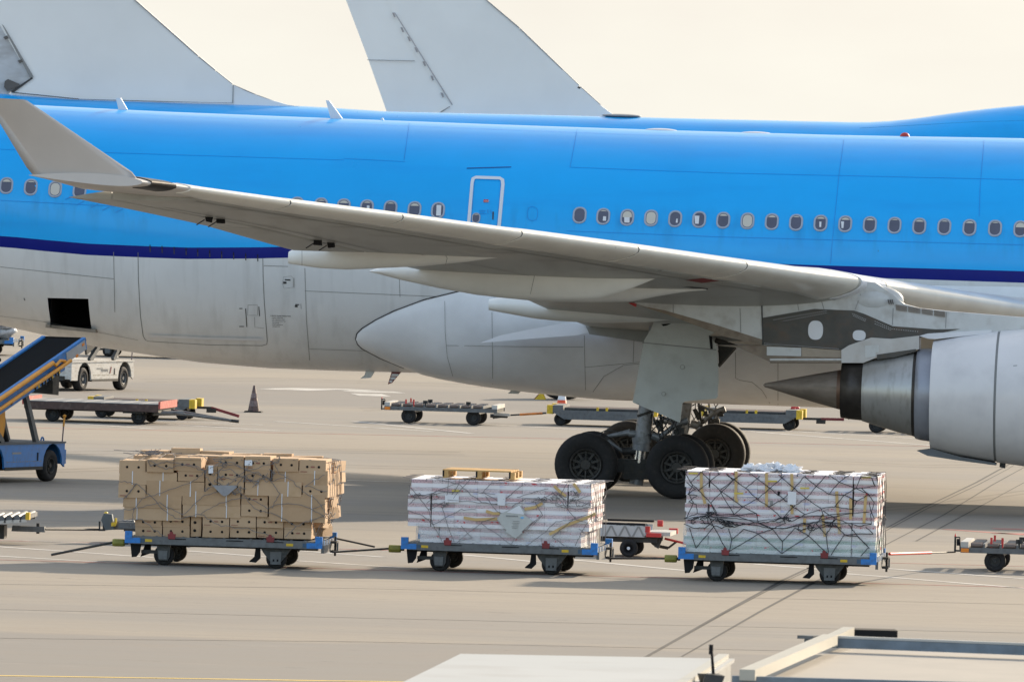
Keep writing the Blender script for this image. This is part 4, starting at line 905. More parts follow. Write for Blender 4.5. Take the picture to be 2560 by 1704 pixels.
q = MB(); fprism(FB, [(2150, 320), (2300, 312), (2440, 304), (2700, 298), (2700, 299), (2440, 305), (2300, 313), (2150, 321)], 3.0, 0.2, SEAMB, q); q.build('fuselage_seam', jbf)
# farther jet: middle fin
FC, jc, jcf, jcfin, tpC = jet(617, 0, -0.03, 0, [(700, 284), (1000, 291), (1400, 300), (1800, 309), (2400, 318), (2500, 319)],
    [(1003, 290), (1124, 272), (1128, 262), (1010, 95), (968, 0), (905, -200), (1000, -200), (1215, 0), (1300, 72), (1450, 217), (1500, 262), (1540, 292), (1500, 310), (1003, 310)][1:] ,
    None, [(1130, 273), (1132, 262), (1014, 97), (972, 0), (900, -200), (790, -200), (865, 0), (918, 140), (967, 278), (975, 300), (1095, 300), (1100, 286)], 'blue jet farthest back whose pale tail fin rises at the centre left')
q = MB()
for x, y in ((984, 38), (1005, 75), (1022, 98), (1040, 125), (1060, 160), (1080, 196), (1105, 238)): fprism(FC, [(x-4, y-6), (x+1, y-6), (x+5, y+5), (x+1, y+6)], 0.43, 0.01, mat('hinge_mark', (0.38, 0.36, 0.36), 0.7), q)
fprism(FC, [(985, 32), (988, 32), (1132, 262), (1129, 263)], 0.435, 0.01, mat('fin_seam_soft', (0.44, 0.43, 0.44), 0.6), q)
fprism(FC, [(918, 149.5), (1037, 152), (1037, 153.5), (918, 151)], 0.42, 0.02, SEAMG, q); fprism(FC, [(1100, 280), (1124, 266), (1125, 267.5), (1102, 282)], 0.45, 0.01, SEAMG, q)
for (x0, y0), (x1, y1) in zip([(1215, 0), (1300, 72), (1450, 217)], [(1298, 70), (1447, 214), (1500, 262)]): fprism(FC, [(x0-2, y0), (x0+3, y0), (x1+3, y1), (x1-2, y1)], 0.0, 0.34, mat('fin_edge', (0,)*3), q)
fprism(FC, [(1446, 216), (1452, 218), (1450, 223), (1444, 220)], 0.0, 0.38, SEAM, q)
q.build('fin_seams', jcfin)
# ============================================================ DOLLIES of the cargo train (blue corners)
def gframe(x, y, yaw, off=(0, 0)):
    o = G(x, y); return Frame(o, yaw)
def make_dolly(fr, label, cat='dolly', group=None):
    """pallet dolly; origin = ground under the middle of the deck; near side is y = -1.22"""
    o = empty('cargo_dolly', fr, label, cat, group)
    X0, X1, Y0, Y1 = -1.715, 1.725, -1.22, 1.22
    b = MB()
    for y in (Y0, Y1-0.08): b.box((X0+0.1, y, 0.37), (X1-0.1, y+0.08, 0.485), STEEL)
    for x in (X0+0.02, X1-0.10): b.box((x, Y0+0.08, 0.38), (x+0.08, Y1-0.08, 0.48), DSTEEL)
    for x in (-1.1, -0.4, 0.3, 0.95): b.box((x, Y0+0.08, 0.36), (x+0.1, Y1-0.08, 0.47), DSTEEL)
    b.box((X0+0.12, Y0+0.01, 0.485), (X1-0.12, Y1-0.01, 0.50), STEEL)
    for i in range(13): b.tube((X0+0.3+i*0.235, Y0+0.12, 0.49), (X0+0.3+i*0.235, Y1-0.12, 0.49), 0.025, STEEL, n=6)
    b.box((X0+0.1, -0.08, 0.30), (X1-0.2, 0.08, 0.38), DSTEEL)
    for x in (-0.95, 0.05, 0.75): b.box((x, Y0-0.004, 0.462), (x+0.30, Y0+0.03, 0.478), BLACK)
    b.build('deck', o)
    for x, s in ((X0, 1), (X1, -1)):
        for y, t in ((Y0, 1), (Y1, -1)):
            q = MB(); xa, xb = sorted((x, x+s*0.12)); ya, yb = sorted((y-t*0.012, y+t*0.10))
            q.box((xa, ya, 0.38), (xb, yb, 0.585), DOLB, jit=0.002)
            xa, xb = sorted((x+s*0.12, x+s*0.27)); q.box((xa, ya, 0.382), (xb, yb-0.02 if t > 0 else yb, 0.475), DOLB)
            xa, xb = sorted((x+s*0.27, x+s*0.34)); q.box((xa, ya+0.002, 0.395), (xb, yb-0.03, 0.465), mat('chipped_blue', (0.05, 0.10, 0.16), 0.6, 0, 0.4, 9))
            q.build('corner_block', o)
    for x in (-1.30, 1.16):
        for y in (Y0-0.006, Y1): q = MB(); q.box((x-0.06, y, 0.41), (x+0.06, y+0.008, 0.455), YEL); q.build('reflector', o)
    for x in (-0.90, 0.82):
        for y in (Y0-0.02, Y1-0.03):
            q = MB(); q.prism([(x-0.06, 0.47), (x+0.06, 0.47), (x+0.07, 0.56), (x+0.03, 0.555), (x+0.01, 0.60), (x-0.03, 0.60), (x-0.04, 0.555), (x-0.07, 0.56)], y, y+0.05, DRED); q.build('pallet_stop', o)
    BRK = mat('bracket_dark_grey', (0.060, 0.062, 0.060), 0.6, 0.2, 0.35, 7, c2=(0.13, 0.12, 0.11), c2amt=0.6)
    for x, big in ((-1.055, 0), (0.905, 1)):
        for y in (-0.93, 0.93):
            f = -1 if y < 0 else 1
            q = MB(); yy = y+f*0.11
            if big: q.prism([(x-0.27, 0.37), (x+0.27, 0.37), (x+0.22, 0.29), (x+0.09, 0.12), (x-0.09, 0.12), (x-0.23, 0.29)], yy-0.02, yy+0.02, BRK); q.prism([(x-0.10, 0.30), (x+0.10, 0.30), (x+0.09, 0.08), (x-0.09, 0.08)], yy+f*0.025-0.012, yy+f*0.025+0.012, STEEL)
            else: q.prism([(x-0.12, 0.37), (x+0.12, 0.37), (x+0.11, 0.16), (x+0.07, 0.09), (x-0.07, 0.09), (x-0.10, 0.16)], yy-0.03, yy+0.03, BRK); q.prism([(x-0.09, 0.26), (x+0.07, 0.26), (x+0.06, 0.11), (x-0.08, 0.11)], yy+f*0.035-0.012, yy+f*0.035+0.012, STEEL)
            q.box((x-0.05, yy-0.04, 0.13), (x-0.02, yy+0.045, 0.17), BLACK); q.box((x+0.02, yy-0.04, 0.13), (x+0.05, yy+0.045, 0.17), BLACK)
            q.box((x-0.10, y-0.12, 0.30), (x+0.10, y+0.12, 0.38), DSTEEL); q.build('wheel_bracket', o)
            wheel(o, (x, y, 0.18), 0.18, 0.15, rim=DSTEEL, n=22)
    q = MB(); q.prism([(-1.63, 0.37), (-1.44, 0.37), (-1.46, 0.22), (-1.52, 0.14), (-1.60, 0.13)], Y0+0.1, Y0+0.14, BLACK); q.prism([(-1.4, 0.36), (-1.3, 0.36), (-1.3, 0.2), (-1.48, 0.13)], Y0+0.35, Y0+0.38, BLACK); q.box((-1.45, Y0+0.2, 0.2), (-1.15, Y0+0.26, 0.26), DSTEEL); q.build('steering_linkage', o)
    q = MB(); q.prism([(0.55, 0.36), (0.63, 0.36), (0.64, 0.18), (0.56, 0.10), (0.44, 0.11), (0.46, 0.14), (0.53, 0.2)], Y0+0.16, Y0+0.2, BLACK); q.build('brake_lever', o)
    q = MB(); yc = 0.25
    q.box((X1-0.02, Y0+0.03, 0.30), (X1+0.03, 1.0, 0.43), STEEL)
    for i in range(5): q.prism([(X1+0.002+i*0.0, 0.42), (X1+0.03, 0.42), (X1+0.03, 0.52), (X1+0.002, 0.52)], Y0+0.2+i*0.42, Y0+0.24+i*0.42, PAPER)
    q.build('end_rail', o)
    q = MB(); q.box((X1+0.03, -0.16, 0.28), (X1+0.14, 0.16, 0.32), DSTEEL); q.box((X1+0.03, -0.16, 0.44), (X1+0.14, 0.16, 0.48), DSTEEL); q.tube((X1+0.10, 0, 0.22), (X1+0.10, 0, 0.56), 0.02, DSTEEL); q.box((X1+0.13, -0.05, 0.3), (X1+0.16, 0.05, 0.46), STEEL); q.build('coupling', o)
    q = MB(); q.tube((X0, -0.75, 0.36), (X0-0.06, -0.75, 0.36), 0.03, DSTEEL); q.lathe((X0-0.27, -0.75, 0.36), (1, 0, 0), [(0, 0.03), (0, 0.062), (0.03, 0.066), (0.18, 0.066), (0.21, 0.06), (0.21, 0.03)], mat('olive_coupler', (0.30, 0.29, 0.05), 0.6, 0, 0.3, 8, c2=(0.05, 0.05, 0.03), c2amt=0.6), 16); q.build('buffer', o)
    return o
def dolly_frame(px, py, yaw):
    """frame whose near left wheel touches the ground at the pixel"""
    g0 = G(px, py); a = Vector((math.cos(yaw), math.sin(yaw), 0)); n = Vector((-math.sin(yaw), math.cos(yaw), 0))
    return Frame(g0 + a*1.055 + n*0.93, yaw)
D1 = dolly_frame(410, 1412, -0.09); D2 = dolly_frame(1100, 1427, -0.115); D3 = dolly_frame(1792, 1452, -0.095)
d1 = make_dolly(D1, 'blue-cornered pallet dolly under the brown cardboard boxes, left end of the loaded train', group='blue-cornered pallet dollies')
def place(fr, label):
    c = copy_tree(d1); c.location = fr.o; c.rotation_euler = (0, 0, fr.yaw); c['label'] = label; return c
d2 = place(D2, 'blue-cornered pallet dolly under the white cartons topped by a wooden pallet, middle one')
d3 = place(D3, 'blue-cornered pallet dolly under the tall black-netted white cartons, right one')
DF1 = dolly_frame(-85, 873, -0.1); DF2 = dolly_frame(277, 892, -0.1)
g0 = G(277, 891.5); DF2 = Frame(g0 + Vector((1.055, 0.93, 0)), -0.1)
g0 = G(-10, 888); DF1 = Frame(g0 + Vector((-1.05, 0.93, 0)), -0.1)
place(DF1, 'distant blue-cornered dolly carrying the wrapped grey bundle at the far left edge'); place(DF2, 'distant dolly with only its wheels showing under the tail of the airliner')
# wrapped bundle on the distant dolly
WRAPG = mat('wrapped_plastic_bundle', (0.52, 0.52, 0.53), 0.3, 0, 0.4, 5, c2=(0.20, 0.21, 0.24), c2amt=0.7)
b = MB()
for i in range(5):
    for j in range(4): b.ell((-1.3+i*0.65, random.uniform(-0.9, 0.6), 0.75+j*0.33), (0.40, 0.5, 0.26), WRAPG if (i+j) % 3 else PAPER, 12, 8, noise=0.25)
o = b.build('wrapped_cargo', None, DF1.o, DF1.yaw); tag(o, 'pale plastic-wrapped bundle on the distant dolly at the far left edge', 'cargo')

# tow bars between the dollies
def bar(name, p0, p1, r, m, label, extra=None):
    c = (Vector(p0)+Vector(p1))/2; b = MB(); b.tube(Vector(p0)-c, Vector(p1)-c, r, m, n=8)
    if extra: extra(b, c, Vector(p0), Vector(p1))
    o = b.build(name, None, c); return tag(o, label, 'tow bar', 'tow bars of the cargo train')
def endc(fr, x, y, z): return fr.w((x, y, z))
bar('tow_bar', endc(D1, 1.83, -0.45, 0.30), endc(D2, -1.985, -0.75, 0.36), 0.018, DSTEEL, 'thin dark tow bar between the cardboard box dolly and the pallet-topped dolly')
bar('tow_bar', endc(D2, 1.83, -0.45, 0.30), endc(D3, -1.985, -0.75, 0.36), 0.018, DSTEEL, 'thin dark tow bar between the pallet-topped dolly and the black-netted dolly')
bar('tow_bar', endc(D1, -1.985, -0.75, 0.36), D1.w(tuple(D1.px(128, 1386, -0.75))), 0.022, DSTEEL, 'loose dark tow bar sloping down to the left of the cardboard box dolly')
bar('tow_bar', D1.w(tuple(D1.px(840, 1345, 1.1))), D1.w(tuple(D1.px(937, 1366, 1.1))), 0.016, DSTEEL, 'short dark rod sloping behind the right end of the cardboard box dolly')
def redsec(b, c, p0, p1): b.tube(p0.lerp(p1, 0.0)-c, p0.lerp(p1, 0.62)-c, 0.026, RED, n=8)
G4 = Frame(G(2486.5, 1429), -0.09)
bar('tow_bar', D3.w(tuple(D3.px(2224, 1384, 0.5))), G4.w(tuple(G4.px(2388, 1379, 0.6))), 0.014, DSTEEL, 'red tow bar between the black-netted dolly and the empty roller dolly at the right edge', redsec)

# ============================================================ cardboard boxes on the first dolly
def zpx(x, y): return (x/2.7395+100, y/2.7395+1080)
BX = []
def cardbox(fr, x0, y0, x1, y1, dep, ymin, kind, label, grp, m=None, ang=0.0, tilt=0.0):
    a, c = fr.px(x0, y1, ymin), fr.px(x1, y0, ymin); w, h = (c.x-a.x), (c.z-a.z)
    m = m or (CARD if random.random() < 0.6 else CARD2); b = MB(); W, H, Dp = w*0.992, h*0.985, dep
    j = 0.006; b.box((-W/2, 0, 0), (W/2, Dp, H), m, jit=j)
    b.box((-W/2-0.004, -0.004, H*0.82), (W/2+0.004, -0.001, H*0.835), mat('box_crease', (0.22, 0.125, 0.05), 0.9)) if random.random() < 0.25 else None
    if kind == 'H':
        for hx in (-0.10, 0.12) if W > 0.3 else (0,): b.lathe((hx*W/0.48*0.95 if W > 0.3 else 0, -0.006, H*0.5), (0, 1, 0), [(0, 0.0005), (0, 0.022), (0.01, 0.022)], HOLE, 14)
        if random.random() < 0.5: b.box((-0.03, -0.008, H*0.45), (0.04, -0.007, H*0.55), mat('box_print', (0.32, 0.13, 0.09), 0.8))
        if random.random() < 0.3: b.box((-W*0.45, -0.008, H*0.12), (-W*0.2, -0.007, H*0.18), mat('box_print', (0,)*3))
    elif kind == 'V':
        for hz in (0.3, 0.7): b.lathe((-0.02, -0.006, H*hz), (0, 1, 0), [(0, 0.0005), (0, 0.026), (0.01, 0.026)], HOLE, 14)
    elif kind == 'L':
        for sx in (-0.27, 0.26): b.box((sx*W-0.007, -0.010, -0.002), (sx*W+0.007, -0.007, H+0.002), PAPER, jit=0.002); b.box((sx*W-0.007, -0.008, H), (sx*W+0.007, Dp, H+0.004), PAPER)
    o = b.build('cardboard_box', None, fr.w(((a.x+c.x)/2, ymin, a.z)), fr.yaw+ang); o.rotation_euler = (0, tilt, fr.yaw+ang)
    return tag(o, label, 'box', grp)
rows = [[('H', 540, 195, 725, 280), ('H', 728, 186, 915, 270), ('H', 917, 176, 1105, 262), ('H', 1217, 165, 1398, 248), ('H', 1403, 167, 1580, 255), ('H', 1597, 180, 1770, 265), ('H', 1773, 190, 1960, 283)],
        [('L', 540, 275, 940, 355), ('H', 942, 256, 1125, 335), ('V', 1130, 228, 1214, 410), ('H', 1217, 250, 1398, 331), ('H', 1403, 257, 1575, 338), ('L', 1590, 266, 1975, 357)],
        [('H', 537, 358, 725, 445), ('L', 727, 340, 1128, 430), ('H', 1217, 333, 1397, 410), ('L', 1400, 340, 1795, 430), ('H', 1797, 362, 1975, 445)],
        [('L', 565, 430, 970, 513), ('L', 973, 413, 1373, 493), ('H', 1378, 420, 1562, 495), ('L', 1565, 430, 1955, 521)],
        [('L', 572, 510, 970, 595), ('L', 975, 495, 1375, 576), ('H', 1378, 498, 1560, 574), ('L', 1565, 521, 1955, 606)],
        [('H', 650, 592, 836, 636), ('H', 838, 578, 1026, 640), ('V', 1030, 575, 1107, 712), ('H', 1112, 577, 1296, 643), ('H', 1300, 577, 1480, 645), ('H', 1483, 580, 1665, 650), ('H', 1668, 598, 1855, 655)],
        [('H', 650, 636, 836, 712), ('H', 840, 640, 1025, 713), ('H', 1112, 643, 1296, 716), ('H', 1298, 645, 1480, 718), ('H', 1483, 650, 1665, 720), ('H', 1670, 655, 1860, 726)]]
ORD = ['first', 'second', 'third', 'fourth', 'fifth', 'sixth', 'seventh', 'eighth', 'ninth', 'tenth', 'eleventh']
KD = {'H': 'two-holed', 'L': 'white-strapped long', 'V': 'upright two-holed'}
GB = 'cardboard boxes stacked on the left dolly'
for ri, row in enumerate(rows):
    for ci, (k, x0, y0, x1, y1) in enumerate(row):
        p, q = zpx(x0, y0), zpx(x1, y1); ym = -1.08+random.uniform(0, 0.05)
        if ri >= 5: ym += 0.05
        rn = 'top' if ri == 0 else 'bottom' if ri == 6 else ORD[ri]
        cardbox(D1, p[0], p[1], q[0], q[1], 1.0 if k != 'L' else 0.46, ym, k, '%s brown box, %s from the left in the %s row of the left dolly' % (KD[k], ORD[ci], rn), GB, ang=random.uniform(-0.012, 0.012))
# boxes behind the front rank: end boxes seen from the right, and the back of the top
def farbox(x, y, z, w, d, h, label, kind=None, ang=0.0, m=None):
    b = MB(); b.box((-w/2, -d/2, 0), (w/2, d/2, h), m or (CARD if random.random() < 0.5 else CARD2), jit=0.012)
    if kind == 'R':
        for hy in (-0.1, 0.1): b.lathe((w/2+0.004, hy, h*0.5), (1, 0, 0), [(-0.01, 0.024), (0, 0.024), (0, 0.0005)], HOLE, 12)
    o = b.build('cardboard_box', None, D1.w((x, y, z)), D1.yaw+ang); return tag(o, label, 'box', GB)
xr = D1.px(zpx(1965, 300)[0], zpx(1965, 300)[1], -1.0).x
for ri in range(7):
    z = [1.66, 1.46, 1.26, 1.08, 0.87, 0.71, 0.53][ri]
    for k in range(3):
        xx = xr - 0.23 - 0.01*k + (random.uniform(-0.02, 0.03) if ri < 5 else -0.10-0.03*k); 
        if ri < 3 and k == 2: xx += 0.06
        if ri in (3, 4) and k == 2: xx -= 0.04
        yy = -0.02+k*0.47 if ri % 2 == 0 or ri < 3 else -0.35+k*0.55
        if ri not in (0,) or k > 0: farbox(xx, yy+0.22, z+random.uniform(-0.01, 0.02), 0.5, 0.44, 0.178, 'sunlit brown box, %s back along the right end, %s row down, left dolly' % (ORD[k], ORD[ri]), 'R' if random.random() < 0.5 else None, random.uniform(-0.30, -0.04))
xl = D1.px(300, 1170, -1.0).x
for k in range(2):
    for i in range(6):
        farbox(xl+0.36+i*0.535+k*0.06, 0.20+k*0.55, 1.70+0.045*k+random.uniform(-0.02, 0.04)+(0.04 if i in (1, 2) and k else 0), 0.50, 0.5, 0.175, 'brown box on top of the left dolly stack, %s from left, %s rank back' % (ORD[i], ORD[k]), None, random.uniform(-0.05, 0.05))
# inner rows hidden from the camera but closing the left end
for ri in range(5):
    z = [1.48, 1.28, 1.08, 0.88, 0.55][ri]
    farbox(xl+0.30+(0.1 if ri > 2 else 0)+(0.25 if ri == 4 else 0), 0.45, z, 0.5, 1.0, 0.185, 'brown box at the left end of the left dolly stack, %s row down, behind' % ORD[ri+1])

# nets ------------------------------------------------------------
def netobj(name, fr, paths, r, m, label, cat='net', n=4, mats=None):
    b = MB()
    for i, p in enumerate(paths): b.path(p, r*(1 if not isinstance(r, tuple) else 1), m if not mats else mats[i % len(mats)], n=n)
    o = b.build(name, None, fr.o, fr.yaw); return tag(o, label, cat)
def rope(fr, pts, d, k=6, wob=0.012):
    out = []
    for (x0, y0), (x1, y1) in zip(pts, pts[1:]):
        for i in range(k):
            t = i/k; sag = 0; out.append(fr.px(lerp(x0, x1, t), lerp(y0, y1, t), d+random.uniform(-0.01, 0.01)) + Vector((random.uniform(-wob, wob)*0.5, 0, random.uniform(-wob, wob))))
    out.append(fr.px(*pts[-1], d)); return out
Z = lambda pts: [zpx(*p) for p in pts]
P = []
for pts in [[(540, 335), (660, 350), (570, 460)], [(660, 350), (590, 450)], [(570, 525), (640, 528), (635, 600), (620, 640)], [(640, 528), (700, 460), (860, 400), (1060, 330), (1130, 270)], [(660, 350), (760, 440), (880, 560), (940, 590)],
            [(1130, 270), (1040, 230), (870, 200), (760, 230), (740, 190)], [(740, 190), (860, 250), (1000, 220), (1150, 260)], [(1140, 240), (1300, 200), (1420, 260), (1580, 220), (1650, 180)], [(1240, 300), (1330, 320), (1480, 270), (1590, 330), (1700, 300)],
            [(1220, 200), (1380, 240), (1570, 320), (1640, 420), (1590, 520)], [(1590, 200), (1640, 280), (1720, 330), (1800, 400), (1900, 470), (1960, 560)], [(1815, 365), (1950, 290)], [(1815, 365), (1970, 405)], [(1870, 527), (1955, 490)], [(1870, 527), (1970, 590)],
            [(1870, 527), (1700, 480), (1560, 520), (1400, 440), (1230, 480), (1100, 560)], [(640, 528), (820, 480), (980, 570), (1120, 440), (1250, 390)], [(1250, 390), (1180, 360), (1130, 290)], [(1340, 370), (1400, 300), (1480, 360), (1560, 280)],
            [(560, 600), (700, 600), (800, 680), (860, 710)], [(1340, 370), (1470, 520), (1600, 560), (1760, 640), (1680, 715)], [(1850, 600), (1890, 700)], [(1760, 640), (1850, 600), (1960, 560)], [(940, 590), (1100, 560), (1240, 640), (1420, 660), (1600, 710)]]:
    P.append(rope(D1, Z(pts), -1.105, wob=0.02))
for i in range(16):
    x0, y0 = random.uniform(1140, 1600), random.uniform(180, 400); pts = [(x0, y0)]
    for _ in range(4): x0 += random.uniform(-90, 90); y0 += random.uniform(-50, 50); pts.append((max(1130, min(1640, x0)), max(175, min(430, y0))))
    P.append(rope(D1, Z(pts), -1.11, wob=0.02))
for i in range(12):    # over the top and down the right end
    x = xl+0.1+i*0.27; P.append([D1.px(*zpx(560+i*118, 190), -1.09)] + [Vector((x+random.uniform(-.12, .12)*k, -1.0+k*0.45, 1.88+random.uniform(0, 0.03))) for k in range(1, 6)])
for i in range(7):
    y = -1.0+i*0.32; xs = xr+0.01; P.append([Vector((xs-0.3, y, 1.90)), Vector((xs+0.02, y, 1.86)), Vector((xs+0.05, y+random.uniform(-.1, .1), 1.6)), Vector((xs+0.06, y+random.uniform(-.1, .1), 1.3)), Vector((xs+0.0, y, 0.95)), Vector((xs-0.12, y, 0.75)), Vector((xs-0.2, y, 0.52))])
for z in (1.75, 1.5, 1.2, 0.95): P.append([Vector((xr+0.02+random.uniform(0, .03), -1.0+k*0.3, z+random.uniform(-.06, .06))) for k in range(8)])
for i in range(12):
    c = Vector((xl+0.42+random.uniform(-0.12, 0.25), random.uniform(-0.9, 1.0), 1.87)); P.append([c+Vector((random.uniform(-.15, .15), random.uniform(-.15, .15), random.uniform(0, .10))) for _ in range(5)])
netobj('cargo_net', D1, P, 0.0062, ROPEG, 'tangled grey rope net over the brown cardboard boxes on the left dolly')
b = MB(); pts = [D1.px(*zpx(*p), -1.13) for p in ((1180, 362), (1340, 364), (1352, 372), (1285, 430), (1262, 438), (1240, 425))]; b.prism([(p.x, p.z) for p in pts], -1.135, -1.118, STEEL if False else mat('grey_tarp_patch', (0.30, 0.30, 0.31), 0.6, 0, 0.2, 8)); tag(b.build('net_tensioner', None, D1.o, D1.yaw), 'grey triangular tarpaulin patch on the front of the cardboard boxes', 'patch')
def note(fr, d, x0, y0, x1, y1, label, name='paper_label', cat='label', m=PAPER, th=0.006):
    a, c = fr.px(x0, y1, d), fr.px(x1, y0, d); mid = (a+c)/2; b = MB(); b.box((a.x-mid.x, -th/2, a.z-mid.z), (c.x-mid.x, th/2, c.z-mid.z), m, jit=0.006)
    return tag(b.build(name, None, fr.w(mid), fr.yaw), label, cat)
note(D1, -1.115, 521, 1163, 533, 1182, 'white paper label on the upright box under the gap in the left dolly stack'); note(D1, -1.115, 612, 1150, 630, 1162, 'white label hanging on the fifth top box of the left dolly')

# ============================================================ white flower cartons on the second and third dollies
def carton_mat(name, band, seed, body=(0.84, 0.825, 0.83), lav=0.5):
    m = bpy.data.materials.new(name); m.use_nodes = True; t = m.node_tree; N = t.nodes; L = t.links; bs = N['Principled BSDF']; bs.inputs['Roughness'].default_value = 0.45
    tc = N.new('ShaderNodeTexCoord'); oi = N.new('ShaderNodeObjectInfo'); sp = N.new('ShaderNodeSeparateXYZ'); L.new(tc.outputs['Object'], sp.inputs[0])
    cmb = N.new('ShaderNodeCombineXYZ'); add = N.new('ShaderNodeMath'); add.operation = 'MULTIPLY_ADD'; L.new(oi.outputs['Random'], add.inputs[0]); add.inputs[1].default_value = 37.0; L.new(sp.outputs[0], add.inputs[2])
    L.new(add.outputs[0], cmb.inputs[0]); L.new(sp.outputs[1], cmb.inputs[1]); L.new(sp.outputs[2], cmb.inputs[2])
    def noise(sc, st, det=3):
        mp = N.new('ShaderNodeMapping'); mp.inputs['Scale'].default_value = st; L.new(cmb.outputs[0], mp.inputs[0]); n = N.new('ShaderNodeTexNoise'); n.inputs['Scale'].default_value = sc; n.inputs['Detail'].default_value = det; L.new(mp.outputs[0], n.inputs[0]); return n.outputs[0]
    def mr(src, a, b_, c, d):
        r = N.new('ShaderNodeMapRange'); L.new(src, r.inputs[0]); [setattr(r.inputs[i+1], 'default_value', v) for i, v in enumerate((a, b_, c, d))]; return r.outputs[0]
    def mul(a, b_):
        q = N.new('ShaderNodeMath'); q.operation = 'MULTIPLY'; L.new(a, q.inputs[0]); L.new(b_, q.inputs[1]) if not isinstance(b_, float) else setattr(q.inputs[1], 'default_value', b_); return q.outputs[0]
    def mix(f, a, b_):
        q = N.new('ShaderNodeMix'); q.data_type = 'RGBA'; L.new(f, q.inputs[0])
        for i, c in ((6, a), (7, b_)):
            if isinstance(c, tuple): q.inputs[i].default_value = (*c, 1)
            else: L.new(c, q.inputs[i])
        return q.outputs[2]
    inband = mul(mr(sp.outputs[2], 0.062, 0.068, 0, 1), mr(sp.outputs[2], 0.122, 0.126, 1, 0))
    col = mix(mul(mr(noise(2, (1, 1, 1)), 0.56, 0.62, 0, lav), mr(sp.outputs[2], 0.02, 0.03, 0, 1)), body, (0.48, 0.50, 0.72))
    col = mix(inband, col, band)
    col = mix(mul(inband, mr(noise(1, (48, 1, 60), 2), 0.52, 0.58, 0, 1)), col, tuple(c*0.55 for c in band))
    col = mix(mul(inband, mr(noise(1, (9, 1, 14), 1), 0.66, 0.70, 0, 1)), col, (0.55, 0.06, 0.07))
    L.new(col, bs.inputs['Base Color']); return m
CW = [carton_mat('carton_pink_print', (0.70, 0.54, 0.56), 1), carton_mat('carton_red_print', (0.64, 0.44, 0.46), 2, lav=0.2), carton_mat('carton_rose_print', (0.72, 0.62, 0.63), 3, lav=0.8)]
CG = carton_mat('carton_green_print', (0.36, 0.48, 0.42), 4, (0.72, 0.76, 0.74), 0.8)
def cartons(fr, tl, tr, bl, br, nr_, nc, tag_, deps=2, yf=-1.10, grp='', greens=(), inset_rows=0, step=None):
    """rows of shallow cartons filling the pixel quadrilateral on the plane y = yf"""
    A0, A1, B0, B1 = fr.px(*bl, yf), fr.px(*br, yf), fr.px(*tl, yf), fr.px(*tr, yf)
    z0 = 0.505; z1 = (B0.z+B1.z)/2; h = (z1-z0)/nr_; x0, x1 = (B0.x+A0.x)/2, (B1.x+A1.x)/2; w = (x1-x0)/nc
    protos = {}
    def carton(x, y, z, W, Dp, m, label):
        key = (round(W, 3), round(Dp, 3), m.name)
        if key not in protos:
            b = MB(); H = h*0.975; s = 0.135/max(0.01, h); ch = 0.006
            b.box((-W/2+0.001, 0, 0), (W/2-0.001, Dp, H), m); b.box((-W/2-0.001, -0.003, H*0.50), (-W/2+0.004, 0.001, H*0.98), SEAMG); o = b.build('flower_carton'); protos[key] = o
        else: o = protos[key].copy(); COL.objects.link(o)
        o.location = fr.w((x, y, z)); o.rotation_euler = (random.uniform(-.006, .006), random.uniform(-.006, .006), fr.yaw+random.uniform(-.01, .01)); return tag(o, label, 'carton', grp)
    for r in range(nr_):
        z = z0+r*h; row = nr_-1-r; rn = 'top row' if row == 0 else 'bottom row' if r == 0 else ORD[row]+' row'
        ins = inset_rows and r < 2; wx = (x1-x0-(0.30 if ins else 0))/nc; xs = x0+(0.18 if ins else 0)
        for c in range(nc):
            m = random.choice(CW); 
            if (r, c) in greens or (greens and r in [g for g in greens if isinstance(g, int)]): m = CG
            dz = 0.0
            if step and r == nr_-1 and c >= step: dz = 0
            dy = random.uniform(-0.015, 0.015) + (0.05 if ins else 0) + (random.uniform(-0.02, 0.03) if c in (0, nc-1) else 0)
            carton(xs+(c+0.5)*wx + (random.uniform(-.03, .03) if c in (0, nc-1) else 0), yf+dy, z, wx, 1.05, m, 'white carton with printed band, %s, %s from the left, %s' % (rn, ORD[c], tag_))
            if deps > 1 and (r == nr_-1 or c == nc-1): carton(xs+(c+0.5)*wx+random.uniform(-.02, .02), yf+1.09+dy, z+random.uniform(0, .01), wx, 1.05, m, 'white carton in the back rank, %s, %s from the left, %s' % (rn, ORD[c], tag_))
    return x0, x1, z0, z1
c2 = cartons(D2, (1022, 1193), (1474, 1212), (1024, 1352), (1474, 1366), 8, 8, 'middle dolly', grp='white cartons on the middle dolly', inset_rows=1)
c3 = cartons(D3, (1714, 1178), (2190, 1188), (1714, 1373), (2188, 1392), 10, 8, 'right dolly', grp='white cartons on the right dolly', greens=(0, 1))
# clear film round the lower rows
FILM = bpy.data.materials.new('clear_stretch_film'); FILM.use_nodes = True; t = FILM.node_tree; N = t.nodes; L = t.links; N.clear()
tr_ = N.new('ShaderNodeBsdfTransparent'); gl = N.new('ShaderNodeBsdfPrincipled'); gl.inputs['Base Color'].default_value = (0.80, 0.83, 0.83, 1); gl.inputs['Roughness'].default_value = 0.18
mxs = N.new('ShaderNodeMixShader'); ou = N.new('ShaderNodeOutputMaterial'); nn = N.new('ShaderNodeTexNoise'); nn.inputs['Scale'].default_value = 3.5; nn.inputs['Detail'].default_value = 6; tcf = N.new('ShaderNodeTexCoord'); mpf = N.new('ShaderNodeMapping'); mpf.inputs['Scale'].default_value = (1, 1, 2.2); mpf.inputs['Rotation'].default_value = (0, 0.5, 0); L.new(tcf.outputs['Object'], mpf.inputs[0]); L.new(mpf.outputs[0], nn.inputs[0])
